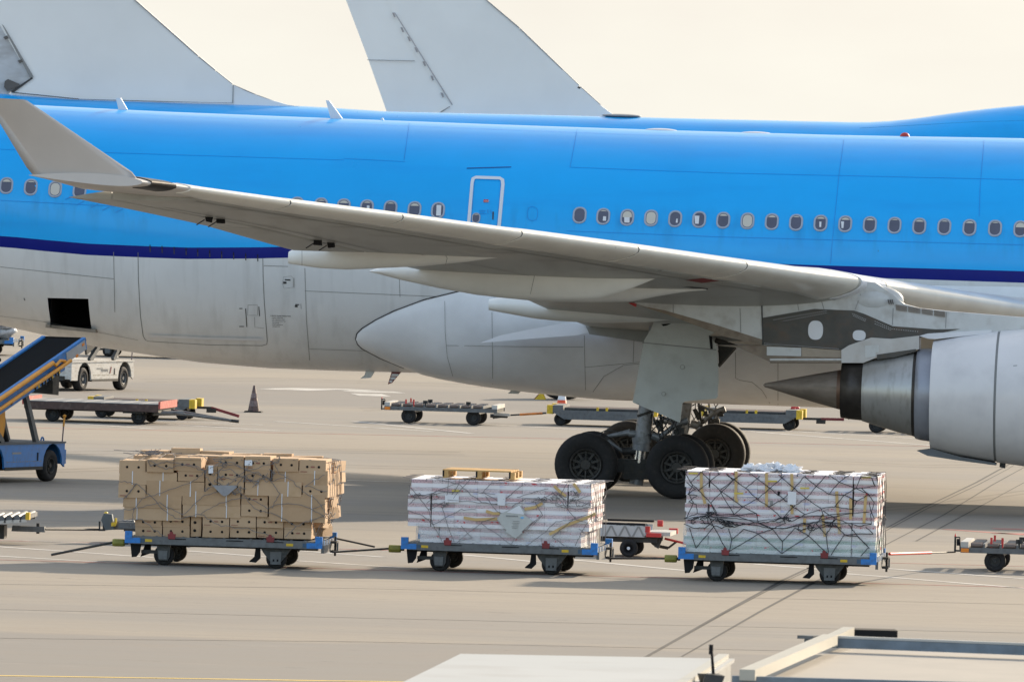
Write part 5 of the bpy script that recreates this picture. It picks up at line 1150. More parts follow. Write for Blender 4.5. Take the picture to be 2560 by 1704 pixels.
rr = N.new('ShaderNodeMapRange'); rr.inputs[1].default_value = 0.35; rr.inputs[2].default_value = 0.7; rr.inputs[3].default_value = 0.06; rr.inputs[4].default_value = 0.5; L.new(nn.outputs[0], rr.inputs[0]); L.new(rr.outputs[0], mxs.inputs[0]); L.new(tr_.outputs[0], mxs.inputs[1]); L.new(gl.outputs[0], mxs.inputs[2]); L.new(mxs.outputs[0], ou.inputs[0])
bpf = N.new('ShaderNodeBump'); bpf.inputs['Strength'].default_value = 0.7; bpf.inputs['Distance'].default_value = 0.05; L.new(nn.outputs[0], bpf.inputs['Height']); L.new(bpf.outputs[0], gl.inputs['Normal'])
def film(fr, x0, x1, z0, z1, y0, y1, label, bulge=0.03):
    b = MB(); nx, nz = 26, 6; per = [(lerp(x0, x1, i/nx), y0) for i in range(nx)] + [(x1, lerp(y0, y1, i/14)) for i in range(14)] + [(lerp(x1, x0, i/nx), y1) for i in range(nx)] + [(x0, lerp(y1, y0, i/14)) for i in range(14)]
    cx, cy = (x0+x1)/2, (y0+y1)/2; rings = []
    for k in range(nz+1):
        z = lerp(z0, z1, k/nz); rings.append([Vector((x+random.uniform(-.008, .008)+(0.0), y+random.uniform(-.012, .006), z+random.uniform(-.01, .01))) for x, y in per])
    b.loft(rings, FILM, caps=False); return tag(b.build('stretch_film', None, fr.o, fr.yaw), label, 'plastic film')
film(D2, c2[0]+0.13, c2[1]-0.08, 0.505, 0.83, -1.09, 1.13, 'clear crumpled stretch film round the lowest cartons on the middle dolly')
film(D3, c3[0]-0.03, c3[1]+0.03, 0.505, 1.00, -1.15, 1.15, 'clear crumpled stretch film round the lowest cartons on the right dolly')
z2 = lambda p: (p[0]/4.207+1000, p[1]/4.207+1140)
z3 = lambda p: (p[0]/4.133+1690, p[1]/4.133+1140)
# black diamond net on the right load
P = []
def R3(pts, k=5, w=0.008, d=-1.165): P.append(rope(D3, [z3(p) for p in pts], d, k, w))
for pts in [[(260, 160), (150, 270), (230, 350)], [(230, 350), (460, 175)], [(260, 160), (450, 350), (600, 600)], [(450, 350), (680, 180)], [(520, 180), (720, 330), (840, 440), (960, 520), (1100, 640)], [(360, 480), (590, 250), (520, 180)],
            [(720, 330), (870, 200)], [(770, 180), (970, 330), (1110, 440), (1210, 520)], [(840, 440), (970, 330), (1120, 200)], [(1060, 190), (1220, 330), (1350, 440), (1500, 540)], [(1110, 440), (1220, 330), (1330, 205)], [(960, 520), (1110, 440)], [(1330, 205), (1450, 310), (1580, 390)],
            [(1210, 520), (1350, 430), (1450, 310), (1550, 200)], [(1580, 390), (1690, 265), (1800, 185)], [(1590, 200), (1690, 265), (1860, 330), (1990, 390)], [(1740, 400), (1860, 330), (1910, 210)], [(1910, 210), (2020, 220), (2060, 310), (1860, 330)], [(2020, 220), (2050, 300)], [(1500, 540), (1640, 520), (1740, 400)],
            [(1580, 390), (1740, 400), (1870, 460), (1990, 395), (2060, 400)], [(1640, 520), (1820, 550), (1870, 460)], [(1990, 395), (1920, 330)], [(440, 530), (690, 520), (830, 590)], [(230, 350), (360, 480), (440, 620)], [(110, 270), (200, 340), (120, 390), (220, 400), (130, 470)], [(130, 470), (210, 500), (220, 590)],
            [(600, 600), (690, 520), (840, 440)], [(690, 520), (450, 350)], [(1100, 640), (1210, 520)], [(1210, 520), (1330, 600)], [(100, 180), (170, 300), (130, 380), (180, 480), (110, 640)],
            [(80, 640), (220, 590), (420, 600), (640, 605), (820, 590)], [(830, 590), (850, 690), (990, 750)], [(1490, 550), (1330, 600), (1200, 670), (1100, 640), (950, 680), (840, 690), (640, 620), (440, 630)],
            [(80, 700), (200, 745), (300, 740), (400, 650)], [(90, 640), (300, 620), (560, 640), (860, 665), (1100, 640), (1400, 620), (1650, 600), (1990, 575)], [(120, 660), (340, 600), (480, 680), (650, 710), (850, 680), (980, 740), (1150, 740), (1400, 690), (1550, 640), (1800, 590)],
            [(470, 660), (700, 690), (960, 740), (1120, 750), (1320, 690), (1500, 670), (1620, 690), (2020, 695)], [(1520, 560), (1640, 640), (1780, 690), (1900, 720), (2020, 700)], [(990, 750), (1130, 690), (1100, 640)], [(1500, 540), (1520, 600), (1450, 700)],
            [(140, 740), (205, 945), (390, 730), (330, 600)], [(390, 730), (530, 980)], [(540, 740), (575, 860), (550, 985)], [(575, 860), (700, 750)], [(550, 985), (850, 800), (1000, 750)], [(700, 750), (850, 800), (1090, 1000)], [(1000, 750), (1100, 880), (1095, 1005)], [(1100, 880), (1230, 740)],
            [(1095, 1005), (1370, 820), (1440, 690)], [(1230, 740), (1370, 820), (1570, 1005)], [(1440, 690), (1550, 810), (1575, 1000)], [(1550, 810), (1620, 700)], [(1600, 1020), (1740, 810), (1640, 700)], [(1740, 810), (1880, 830), (1780, 700)], [(1880, 830), (1990, 940), (1910, 1030)], [(1740, 810), (2040, 800), (1960, 730)], [(1880, 830), (2000, 950)],
            [(330, 480), (330, 700)], [(370, 500), (430, 640), (600, 735), (700, 700)], [(2000, 480), (2010, 560), (2050, 650)], [(1990, 395), (2050, 480), (2010, 600), (2020, 700)]]:
    R3(pts)
for i in range(16):
    x, y = (random.uniform(100, 620) if i % 2 else random.uniform(900, 2000)), random.uniform(600, 740); pts = [(x, y)]
    for _ in range(4): x += random.uniform(-110, 130); y = max(580, min(760, y+random.uniform(-45, 45))); pts.append((max(85, min(2040, x)), y))
    R3(pts, 4, 0.02)
def net_top(c, zt_, nx, P):
    for i in range(nx):
        x = lerp(c[0], c[1], i/(nx-1)); s = 1 if i % 2 else -1; P.append([Vector((x, -1.13, zt_-0.04)), Vector((x, -1.08, zt_+0.005))]+[Vector((x+s*0.2*(k % 2)+random.uniform(-.03, .03), -1.08+k*0.36, zt_+0.006+random.uniform(0, .006))) for k in range(1, 7)])
def net_side(c, zt_, P, n=9):
    for i in range(n):
        y = -1.1+i*2.2/(n-1); P.append([Vector((c[1]-0.15, y, zt_+0.008)), Vector((c[1]+0.01, y, zt_+0.005))]+[Vector((c[1]+0.02+random.uniform(0, .03), y+random.uniform(-.12, .12), lerp(zt_, 0.52, k/6))) for k in range(1, 7)])
    for z in (0.45, 0.7): P.append([Vector((c[1]+0.03+random.uniform(0, .03), -1.1+k*0.3, lerp(0.5, zt_, z)+random.uniform(-.08, .08))) for k in range(8)])
net_top(c3, c3[3], 13, P); net_side(c3, c3[3], P, 6)
netobj('cargo_net', D3, P, 0.0085, ROPEB, 'black diamond rope net over the tall white cartons on the right dolly')
P = []
def R2(pts, k=5, w=0.01, d=-1.15): P.append(rope(D2, [z2(p) for p in pts], d, k, w))
for pts in [[(90, 300), (180, 410), (300, 560)], [(80, 440), (240, 410), (480, 380), (760, 375), (1000, 400)], [(80, 420), (300, 400), (620, 280), (700, 240)], [(380, 240), (620, 290), (500, 480)], [(620, 290), (740, 400), (860, 480), (1040, 510)], [(510, 230), (500, 380), (450, 560), (510, 760), (570, 900)],
            [(300, 560), (350, 720), (440, 890)], [(350, 720), (240, 620), (90, 570)], [(300, 560), (560, 440), (740, 240)], [(350, 720), (640, 560), (800, 560)], [(600, 900), (850, 700), (1000, 640)], [(640, 730), (760, 860), (600, 900)], [(850, 700), (1170, 930)], [(1170, 930), (1210, 850)], [(860, 390), (960, 280), (1100, 280)],
            [(870, 370), (1040, 480), (1180, 400)], [(1120, 440), (1220, 350), (1290, 300)], [(1230, 430), (1400, 380), (1560, 340)], [(500, 450), (760, 480), (1040, 500), (1300, 495), (1560, 480), (1760, 520), (2010, 530)], [(1180, 520), (1330, 440), (1480, 450), (1630, 380), (1800, 500)],
            [(1860, 460), (1980, 410)], [(1860, 460), (2030, 530)], [(1840, 655), (2010, 600)], [(1840, 655), (2010, 710), (2030, 790)], [(2030, 790), (1960, 820), (1880, 760)], [(2010, 640), (1910, 800), (1840, 940)], [(1600, 370), (1700, 480), (1840, 650), (1700, 760), (1600, 850), (1730, 940)], [(1480, 620), (1330, 770), (1200, 840)],
            [(1420, 480), (1500, 620), (1400, 720)], [(1100, 640), (1000, 560), (900, 420)], [(1340, 940), (1520, 800), (1640, 690), (1840, 655)], [(1650, 400), (1640, 520), (1860, 560), (1980, 540)], [(90, 380), (160, 440), (100, 500)], [(100, 430), (260, 440), (400, 360), (560, 380)], [(1760, 280), (1690, 400), (1760, 520)]]:
    R2(pts)
for i in range(14):
    x, y = (random.uniform(90, 560) if i % 3 == 0 else random.uniform(1500, 1990)), random.uniform(390, 520); pts = [(x, y)]
    for _ in range(4): x += random.uniform(-90, 110); y = max(370, min(560, y+random.uniform(-40, 40))); pts.append((max(85, min(1990, x)), y))
    R2(pts, 4, 0.02)
net_top(c2, c2[3], 12, P); net_side(c2, c2[3], P, 7)
netobj('cargo_net', D2, P, 0.006, ROPEG, 'slack grey rope net over the white cartons on the middle dolly')
# tapes, sheets and labels
TAPE = mat('orange_tape', (0.60, 0.41, 0.17), 0.4, 0, 0.1); TAPY = mat('yellow_tape', (0.66, 0.52, 0.08), 0.4, 0, 0.1)
def strip(fr, pts, w, d, m, label, name='packing_tape', cat='tape'):
    Q = [fr.px(x, y, d) for x, y in pts]; c = sum(Q, Vector())/len(Q); b = MB(); vs = []
    for i, p in enumerate(Q):
        dd = (Q[min(i+1, len(Q)-1)]-Q[max(i-1, 0)]).normalized(); s = Vector((-dd.z, 0, dd.x))*w/2
        for y in (-0.004, 0.004): vs += [p+s-c+Vector((0, y, 0)), p-s-c+Vector((0, y, 0))]
    n = len(Q); fs = []
    for i in range(n-1):
        a = 4*i; e = a+4; fs += [(a, a+1, e+1, e), (a+2, e+2, e+3, a+3), (a, e, e+2, a+2), (a+1, a+3, e+3, e+1)]
    fs += [(0, 2, 3, 1), (4*n-4, 4*n-3, 4*n-1, 4*n-2)]
    b.add(vs, fs, m); return tag(b.build(name, None, fr.w(c), fr.yaw), label, cat, 'tape strips on the cartons')
for i, pts in enumerate([[(262, 165), (262, 330), (300, 490)], [(622, 160), (618, 380), (615, 430), (632, 475)], [(935, 175), (935, 520)], [(1195, 180), (1200, 350)], [(1195, 500), (1200, 595)], [(1660, 360), (1665, 500), (1680, 640), (1690, 800)], [(1805, 430), (1805, 650)], [(1962, 400), (1950, 560), (1942, 690)], [(1515, 600), (1540, 830)], [(1330, 640), (1325, 785)]]):
    strip(D3, [z3(p) for p in pts], 0.05, -1.145, TAPE, 'orange vertical tape strip, %s from the left on the black-netted cartons' % (ORD + ['last'])[i])
for i, (x, y) in enumerate([(178, 175), (648, 382), (995, 257), (1330, 328), (1968, 218)]): strip(D3, [z3((x-48, y)), z3((x+48, y))], 0.028, -1.146, TAPY, 'short yellow edge tape, %s from the left on the black-netted cartons' % ORD[i])
for i, pts in enumerate([[(670, 645), (800, 665), (1025, 655)], [(905, 575), (980, 600), (1055, 600)], [(1310, 555), (1420, 535), (1500, 490)], [(1620, 310), (1680, 370), (1745, 420)], [(1825, 285), (1895, 380)], [(1570, 820), (1760, 720), (2010, 625)], [(2010, 625), (2060, 600)]]):
    strip(D2, [z2(p) for p in pts], 0.05, -1.135, TAPE, 'orange tape strip, %s from the left on the middle dolly cartons' % ORD[i])
strip(D2, [z2((545, 362)), z2((630, 362))], 0.03, -1.136, TAPY, 'short yellow edge tape near the upper left of the middle dolly cartons')
b = MB(); SH = mat('grey_document_sheet', (0.52, 0.53, 0.50), 0.55, 0, 0.12, 6)
q = [D2.px(*z2(p), -1.165) for p in ((1120, 575), (1255, 505), (1320, 590), (1300, 610), (1400, 680), (1280, 790), (1290, 800), (1215, 862), (1110, 790), (1120, 775), (1020, 660), (1060, 600))]; c = sum(q, Vector())/len(q)
b.prism([(p.x-c.x, p.z-c.z) for p in q], -0.005, 0.005, SH)
q2 = [D2.px(*z2(p), -1.17) for p in ((1120, 590), (1310, 612), (1255, 515))]; b.prism([(p.x-c.x, p.z-c.z) for p in q2], -0.012, -0.006, PAPER)
sheet = b.build('document_sheet', None, D2.w(c), D2.yaw); tag(sheet, 'large grey diamond-shaped document sheet taped on the middle dolly cartons', 'sheet')
b = MB()
for i, (x, y, w, h) in enumerate([(1115, 622, 130, 11), (1190, 680, 70, 5), (1180, 700, 80, 4), (1190, 716, 60, 4), (1175, 735, 75, 4), (1180, 752, 60, 4)]):
    a, e = D2.px(*z2((x, y+h)), -1.17), D2.px(*z2((x+w, y+6*0.03)), -1.17); n_ = max(4, int(w/14))
    for k in range(n_): xa = lerp(a.x, e.x, k/n_); b.box((xa-c.x, -0.012, a.z-c.z), (xa-c.x+(e.x-a.x)/n_*0.7, -0.0055, e.z-c.z), SEAMG)
b.build('printed_text', sheet)
b = MB(); a = D2.px(*z2((1285, 645)), -1.17); b.ell((a.x-c.x, -0.006, a.z-c.z), (0.035, 0.003, 0.02), mat('logo_pale_blue', (0.22, 0.50, 0.75), 0.5), 12, 6); b.build('crown_emblem', sheet)
note(D2, -1.16, 1243, 1233, 1264, 1262, 'white paper label with faint print above the large grey sheet'); note(D2, -1.155, 1112, 1237, 1147, 1254, 'crumpled white slip under the net near the left of the middle dolly')
note(D3, -1.18, 1969, 1229, 1991, 1260, 'plain white label at the centre of the black-netted cartons')
note(D3, -1.15, 1925, 1250, 1932, 1262, 'small grey square mark on the black-netted cartons', 'sticker', 'sticker', SEAMG); note(D3, -1.15, 1944, 1228, 1950, 1238, 'small dark square mark on the black-netted cartons', 'sticker', 'sticker', BLACK)
# crumpled plastic on top of the right load
for i, (x, y, r) in enumerate([(1875, 1164, 0.12), (1915, 1161, 0.14), (1935, 1156, 0.15), (1982, 1163, 0.13), (1955, 1164, 0.10)]):
    p = D3.px(x, y+5, -0.2+0.2*(i % 3)); b = MB(); b.ell((0, 0, 0), (r*1.25, r*1.2, r*0.60), PAPER, 13, 9, noise=0.42); b.sm = [False]*len(b.sm); o = b.build('crumpled_plastic', None, D3.w((p.x, p.y, c3[3]+0.05)), D3.yaw)
    tag(o, 'crumpled white plastic lump, %s from the left on top of the black-netted cartons' % ORD[i], 'plastic', 'plastic lumps on top of the load')
# wooden pallet on the middle load
a, e = D2.px(1110, 1197, -0.75), D2.px(1281, 1197, -0.75); L_ = e.x-a.x
pal = empty('wooden_pallet', Frame(D2.w((a.x, -0.95, c2[3]+0.03)), D2.yaw-0.0), 'pale wooden pallet lying on top of the white cartons on the middle dolly', 'pallet')
b = MB(); 
for i in range(7): b.box((0, 0.0+i*0.172, 0.125), (L_, 0.14+i*0.172, 0.147), WOOD, jit=0.003)
b.build('top_boards', pal)
for xx in (0.0, L_*0.485, L_*0.97):
    for yy in (0.0, 0.52, 1.04): b = MB(); b.box((xx, yy, 0.022), (xx+0.10, yy+0.14, 0.124), WOOD); b.box((xx-0.004, yy-0.006, 0.02), (xx+0.025, yy-0.001, 0.128), BLACK); b.build('block', pal)
b = MB()
for xx in (0.0, L_*0.485, L_*0.97): b.box((xx, 0, 0), (xx+0.10, 1.18, 0.021), WOOD)
b.build('bottom_boards', pal)
# ============================================================ BELT LOADERS
def loader(Pw, yaw, M1, M2, label, railm, orangecap, ll=7.0, M3=None):
    """origin on the ground below the near front wheel; +x = forward (towards the aircraft), +y = left; near side is y = 0"""
    fr = Frame(Pw, yaw); o = empty('belt_loader', fr, label, 'belt loader', 'belt loaders')
    WB = 2.64; WRD = 0.335; M3 = M3 or M1
    # body with wheel arches
    b = MB(); arch = lambda cx: [(cx+0.44*math.cos(a), max(0.30, 0.36+0.44*math.sin(a))) for a in [PI*k/8 for k in range(9)]]
    prof = [(-WB-0.85, 0.30), (-WB-0.85, 0.80), (0.55, 0.80), (0.55, 0.30)]+arch(0)+[(-0.44, 0.30), (-WB+0.44, 0.30)]+arch(-WB)+[(-WB-0.44, 0.30)]
    for y0, y1 in ((0.0, 0.04), (1.86, 1.90)): b.prism(prof, y0, y1, M1)
    b.box((-WB-0.85, 0.04, 0.33), (-WB-0.80, 1.86, 0.80), M1); b.box((0.50, 0.04, 0.40), (0.55, 1.86, 0.80), M1)
    b.box((-WB-0.80, 0.25, 0.25), (0.5, 1.65, 0.62), BLACK); b.box((-WB-0.87, -0.02, 0.80), (0.57, 1.92, 0.835), M2)
    b.box((-WB+0.46, -0.012, 0.26), (-0.46, 0.0, 0.33), DSTEEL)
    for k in range(16): b.box((-WB+0.55+k*0.10, -0.004, 0.43+0.004*(k % 3)), (-WB+0.61+k*0.10, -0.001, 0.445), mat('worn_gold_lettering', (0.28, 0.24, 0.12), 0.7))
    b.box((-0.72, -0.006, 0.45), (-0.66, -0.001, 0.62), BLACK); b.box((-1.85, -0.006, 0.60), (-1.45, -0.001, 0.64), SEAMG)
    body = b.build('chassis', o)
    b = MB(); b.box((0.55, 0.06, 0.36), (0.72, 1.84, 0.66), M1, jit=0.004); b.build('bumper', o)
    q = MB(); q.box((-WB-0.875, 0.25, 0.55), (-WB-0.852, 0.62, 0.66), RED); q.build('tail_light', o)
    q = MB(); q.box((-WB-1.02, 0.2, 0.30), (-WB-0.85, 1.7, 0.42), DSTEEL); q.build('rear_bumper', o)
    for x in (0, -WB):
        for y in (0.14, 1.76): wheel(o, (x, y, WRD), WRD, 0.24, rim=DSTEEL if M1 is LOADB else STEEL, n=26, hub=0.5)
    q = MB(); 
    for k in range(12): a0, a1 = PI*k/12, PI*(k+1)/12; q.tube((-0.3+0.06*math.cos(a0), 0.1, 0.86+0.07*math.sin(a0)), (-0.3+0.06*math.cos(a1), 0.1, 0.86+0.07*math.sin(a1)), 0.018, M1, n=6)
    q.build('lifting_eye', o)
    q = MB(); q.tube((0.46, 0.02, 0.83), (0.50, 0.02, 1.15), 0.015, mat('pole_purple_grey', (0.16, 0.12, 0.13), 0.6)); q.tube((0.50, 0.02, 1.15), (0.53, 0.02, 1.36), 0.022, ORG); q.ell((0.53, 0.02, 1.37), (0.04, 0.04, 0.035), ORG, 10, 6); q.build('marker_pole', o)
    # conveyor: near rail top edge passes through two photo points
    A1 = fr.px(209, 845, -0.05) if M1 is LOADB else Vector((3.6, 0, 4.1)); B1 = fr.px(0, 988.6, -0.05) if M1 is LOADB else Vector((0.1, 0, 2.6))
    d = (A1-B1); d.y = 0; slope = d.z/d.x; d.normalize(); nn_ = Vector((-d.z, 0, d.x)); wb = 0.86; back = B1-d*(3.2)
    def along(t, h, y): p = A1-d*t+nn_*h; return Vector((p.x, y, p.z))
    Lc = (A1-back).length
    b = MB(); vs = [along(t, h, y) for t in (0, Lc) for h in (-0.02, -0.10) for y in (-0.02, wb)]; b.add(vs, [(0, 1, 5, 4), (2, 6, 7, 3), (0, 4, 6, 2), (1, 3, 7, 5), (0, 2, 3, 1), (4, 5, 7, 6)], BELT); belt = b.build('conveyor_belt', o)
    for y0, y1 in ((-0.10, -0.02), (wb, wb+0.08)):
        b = MB(); vs = [along(t, h, y) for t in (0, Lc) for h in (0.02, -0.24 if True else 0) for y in (y0, y1)]; b.add(vs, [(0, 1, 5, 4), (2, 6, 7, 3), (0, 4, 6, 2), (1, 3, 7, 5), (0, 2, 3, 1), (4, 5, 7, 6)], M3)
        vs = [along(t, h, y) for t in (1.05, Lc) for h in (-0.245, -0.36) for y in (y0+0.01, y1-0.01)]; b.add(vs, [(0, 1, 5, 4), (2, 6, 7, 3), (0, 4, 6, 2), (1, 3, 7, 5), (0, 2, 3, 1), (4, 5, 7, 6)], M3)
        if y0 < 0:
            vs = [along(t, h, y) for t in (0.06, 0.95) for h in (-0.02, -0.23) for y in (y0-0.012, y0-0.002)]; b.add(vs, [(0, 1, 5, 4), (2, 6, 7, 3), (0, 4, 6, 2), (1, 3, 7, 5), (0, 2, 3, 1), (4, 5, 7, 6)], mat('galvanised_side_plate', (0.42, 0.43, 0.44), 0.5, 0.2, 0.2))
            for t0 in (0.12, 0.45): vs = [along(t, h, y) for t in (t0, t0+0.1) for h in (-0.06 if t0 < .2 else -0.20, -0.11 if t0 < .2 else -0.26) for y in (y0-0.02, y0-0.013)]; b.add(vs, [(0, 1, 5, 4), (2, 6, 7, 3), (0, 4, 6, 2), (1, 3, 7, 5), (0, 2, 3, 1), (4, 5, 7, 6)], LITO)
            for k in range(8): vs = [along(t, h, y) for t in (1.3+k*0.16, 1.36+k*0.16) for h in (-0.27, -0.35) for y in (y0-0.006, y0+0.001)]; b.add(vs, [(0, 1, 5, 4), (2, 6, 7, 3), (0, 4, 6, 2), (1, 3, 7, 5), (0, 2, 3, 1), (4, 5, 7, 6)], BLACK if k % 2 else YEL)
        b.build('side_rail', o)
    b = MB(); b.tube(along(-0.03, -0.06, -0.06), along(-0.03, -0.06, wb+0.06), 0.06, BELT, n=14); b.build('end_roller', o)
    b = MB()
    for k in range(14): e = random.uniform(0.08, 0.11); p = along(0.9+k*0.10, random.uniform(-0.34, -0.40), random.uniform(0.24, 0.30)); b.box((p.x-e, p.y-e, p.z-e), (p.x+e, p.y+e, p.z+e), DSTEEL if k % 3 else STEEL, jit=0.02)
    for k in range(6): p = along(1.2+k*0.2, -0.2, -0.1); q_ = p+Vector((random.uniform(.1, .3), -0.05, random.uniform(-.25, .1))); b.path([p, (p+q_)/2+Vector((0, -.05, .05)), q_], 0.018, DSTEEL)
    p = along(0.9, -0.45, 0.5); b.box((p.x-0.2, 0.2, p.z-0.5), (p.x+0.15, 0.8, p.z+0.1), DSTEEL, jit=0.03); b.build('drive_machinery', o)
    # lift arms and rams
    for y in (0.12, 1.0 if wb > .9 else 0.80):
        for base, top in (((-0.55, 0.84), 2.55), ((-2.1, 0.84), 4.3)):
            tpnt = along(top, -0.33, y); b = MB(); b.beam((base[0], y, base[1]), tpnt, 0.09, 0.13, STEEL); b.build('lift_arm', o)
    b = MB(); t1 = along(3.2, -0.35, 0.5); b.tube((-1.15, 0.5, 0.84), Vector((-1.15, 0.5, 0.84)).lerp(t1, 0.45), 0.055, BLACK); b.tube(Vector((-1.15, 0.5, 0.84)).lerp(t1, 0.4), t1, 0.03, CHROME); b.build('hydraulic_ram', o)
    if railm:
        for h0, y, t0, t1 in ((0.02, -0.20, 1.75, 6.2), (-0.17, -0.22, 0.95 if False else 1.0, 6.2)):
            b = MB(); b.tube(along(t0, h0, y), along(t1, h0, y), 0.042 if h0 < 0 else 0.05, railm, n=8)
            if h0 > 0: b.path([along(t0, h0, y), along(t0-0.12, h0-0.10, y), along(t0-0.35, h0-0.06, y), along(t0-0.55, h0-0.14, y)], 0.035, railm)
            for k in range(4): p = along(t0+0.4+k*1.1, h0, y); b.tube(p, p+Vector((0.05, 0.12, -0.12)), 0.018, DSTEEL)
            b.build('hand_rail', o)
        b = MB(); b.tube(along(2.6, 0.10, wb+0.12), along(6.0, 0.10, wb+0.12), 0.045, railm); b.tube(along(1.9, 0.10, wb+0.12), along(2.6, 0.10, wb+0.12), 0.05, BLACK); b.build('hand_rail', o)
    if orangecap:
        b = MB(); c = fr.px(-30, 1060, 0.4); pr = []
        prof = [(c.x+0.62*math.cos(a), 1.35+0.62*math.sin(a)) for a in [PI*(k/10)-PI*0.25 for k in range(11)]]
        b.prism([(c.x-0.5, 0.84)]+[(c.x+0.38, 0.84), (c.x+0.50, 1.2), (c.x+0.46, 1.6), (c.x+0.30, 1.80), (c.x-0.3, 1.85)], 0.25, 0.95, ORG); b.build('seat_cowl', o)
        b = MB(); b.box((c.x+0.46, 0.5, 0.84), (c.x+0.56, 0.95, 1.55), BLACK); b.build('seat_back', o)
    return o, fr
g1 = G(130, 1203)
lo1, LF = loader(g1, math.radians(65), LOADB, mat('deck_dark_grey', (0.10, 0.11, 0.12), 0.6, 0, 0.3), 'blue belt loader with orange handrails raised to the open hold of the airliner', ORG, True)
g2 = G(311, 975)
lo2, LF2 = loader(g2, math.radians(67), LOADW, LOADW, 'dirty white belt loader parked behind the raised blue conveyor', None, False, M3=DSTEEL)
q = MB()
for k in range(9): q.box((-1.55+k*0.05, -0.008, 0.55-0.01*(k % 3)), (-1.52+k*0.05, -0.002, 0.60), SEAMG)
q.prism([(-1.02, 0.48), (-0.96, 0.48), (-0.88, 0.66), (-0.94, 0.66)], -0.008, -0.002, DRED); q.build('side_emblem', lo2)

# ============================================================ flat trailer, roller dollies, cones
def F0(x, y, yaw=-0.09): return Frame(G(x, y), yaw)
# brown flat trailer
T1 = F0(347, 1060, -0.12); tr1 = empty('flat_trailer', T1, 'brown flat trailer with grey ribbed deck and faded red end board', 'trailer')
P = lambda x, y, d=0: T1.px(x, y, d)
xl_, xr_ = P(60, 1020, -0.3).x, P(396, 1022, -0.3).x
b = MB(); b.box((xl_, -0.30, 0.32), (xr_, -0.22, 0.50), mat('rusty_brown_beam', (0.085, 0.05, 0.04), 0.7, 0, 0.3, 4, c2=(0.20, 0.14, 0.11), c2amt=0.4)); b.box((xl_, 2.4, 0.32), (xr_, 2.48, 0.50), DSTEEL); b.box((xr_-0.06, -0.22, 0.30), (xr_, 2.4, 0.5), DSTEEL); b.box((xl_, -0.22, 0.32), (xl_+0.06, 2.4, 0.5), DSTEEL); b.box((xl_+0.1, 0.3, 0.28), (xr_-0.1, 0.5, 0.36), DSTEEL)
b.build('frame', tr1)
b = MB(); n_ = 7
for i in range(n_):
    a, e = lerp(xl_+0.01, xr_-0.01, i/n_), lerp(xl_+0.01, xr_-0.01, (i+1)/n_); w_ = (e-a)*0.22; b.box((a, -0.30, 0.503), (a+w_, 2.48, 0.522), mat('worn_deck_light', (0.34, 0.33, 0.31), 0.7, 0, 0.2)); b.box((a+w_+0.002, -0.30, 0.503), (e-0.002, 2.48, 0.520), mat('ribbed_deck_grey', (0.17, 0.18, 0.19), 0.6, 0.2, 0.2, 5))
b.build('deck', tr1)
b = MB(); b.box((xr_+0.003, -0.32, 0.40), (xr_+0.05, 2.5, 0.585), mat('faded_red_board', (0.48, 0.07, 0.05), 0.6, 0, 0.3, 5, c2=(0.50, 0.36, 0.28), c2amt=0.4), jit=0.004); b.build('end_board', tr1)
b = MB(); b.box((xl_-0.05, -0.32, 0.42), (xl_-0.003, 2.5, 0.60), mat('faded_red_board', (0,)*3)); b.build('end_board', tr1)
for x in (P(347, 1040).x, P(132, 1040).x):
    for y in (0.0, 2.1): wheel(tr1, (x, y, 0.19), 0.19, 0.16, rim=DSTEEL, n=20)
b = MB(); b.box((P(310, 1030).x, -0.2, 0.27), (P(360, 1030).x, 2.3, 0.33), DSTEEL); b.build('axle', tr1)
b = MB(); e = P(598, 1041, 1.0); b.tube((xr_, 0.3, 0.33), (e.x-0.2, 0.95, 0.14), 0.035, STEEL); b.tube((xr_, 1.9, 0.33), (e.x-0.2, 1.05, 0.14), 0.035, STEEL); b.tube((e.x-0.25, 1.0, 0.14), (e.x, 1.0, 0.12), 0.04, DSTEEL); b.tube((xr_-0.2, 0.1, 0.28), (xr_+0.5, 0.6, 0.3), 0.06, STEEL); b.build('tow_bar', tr1)

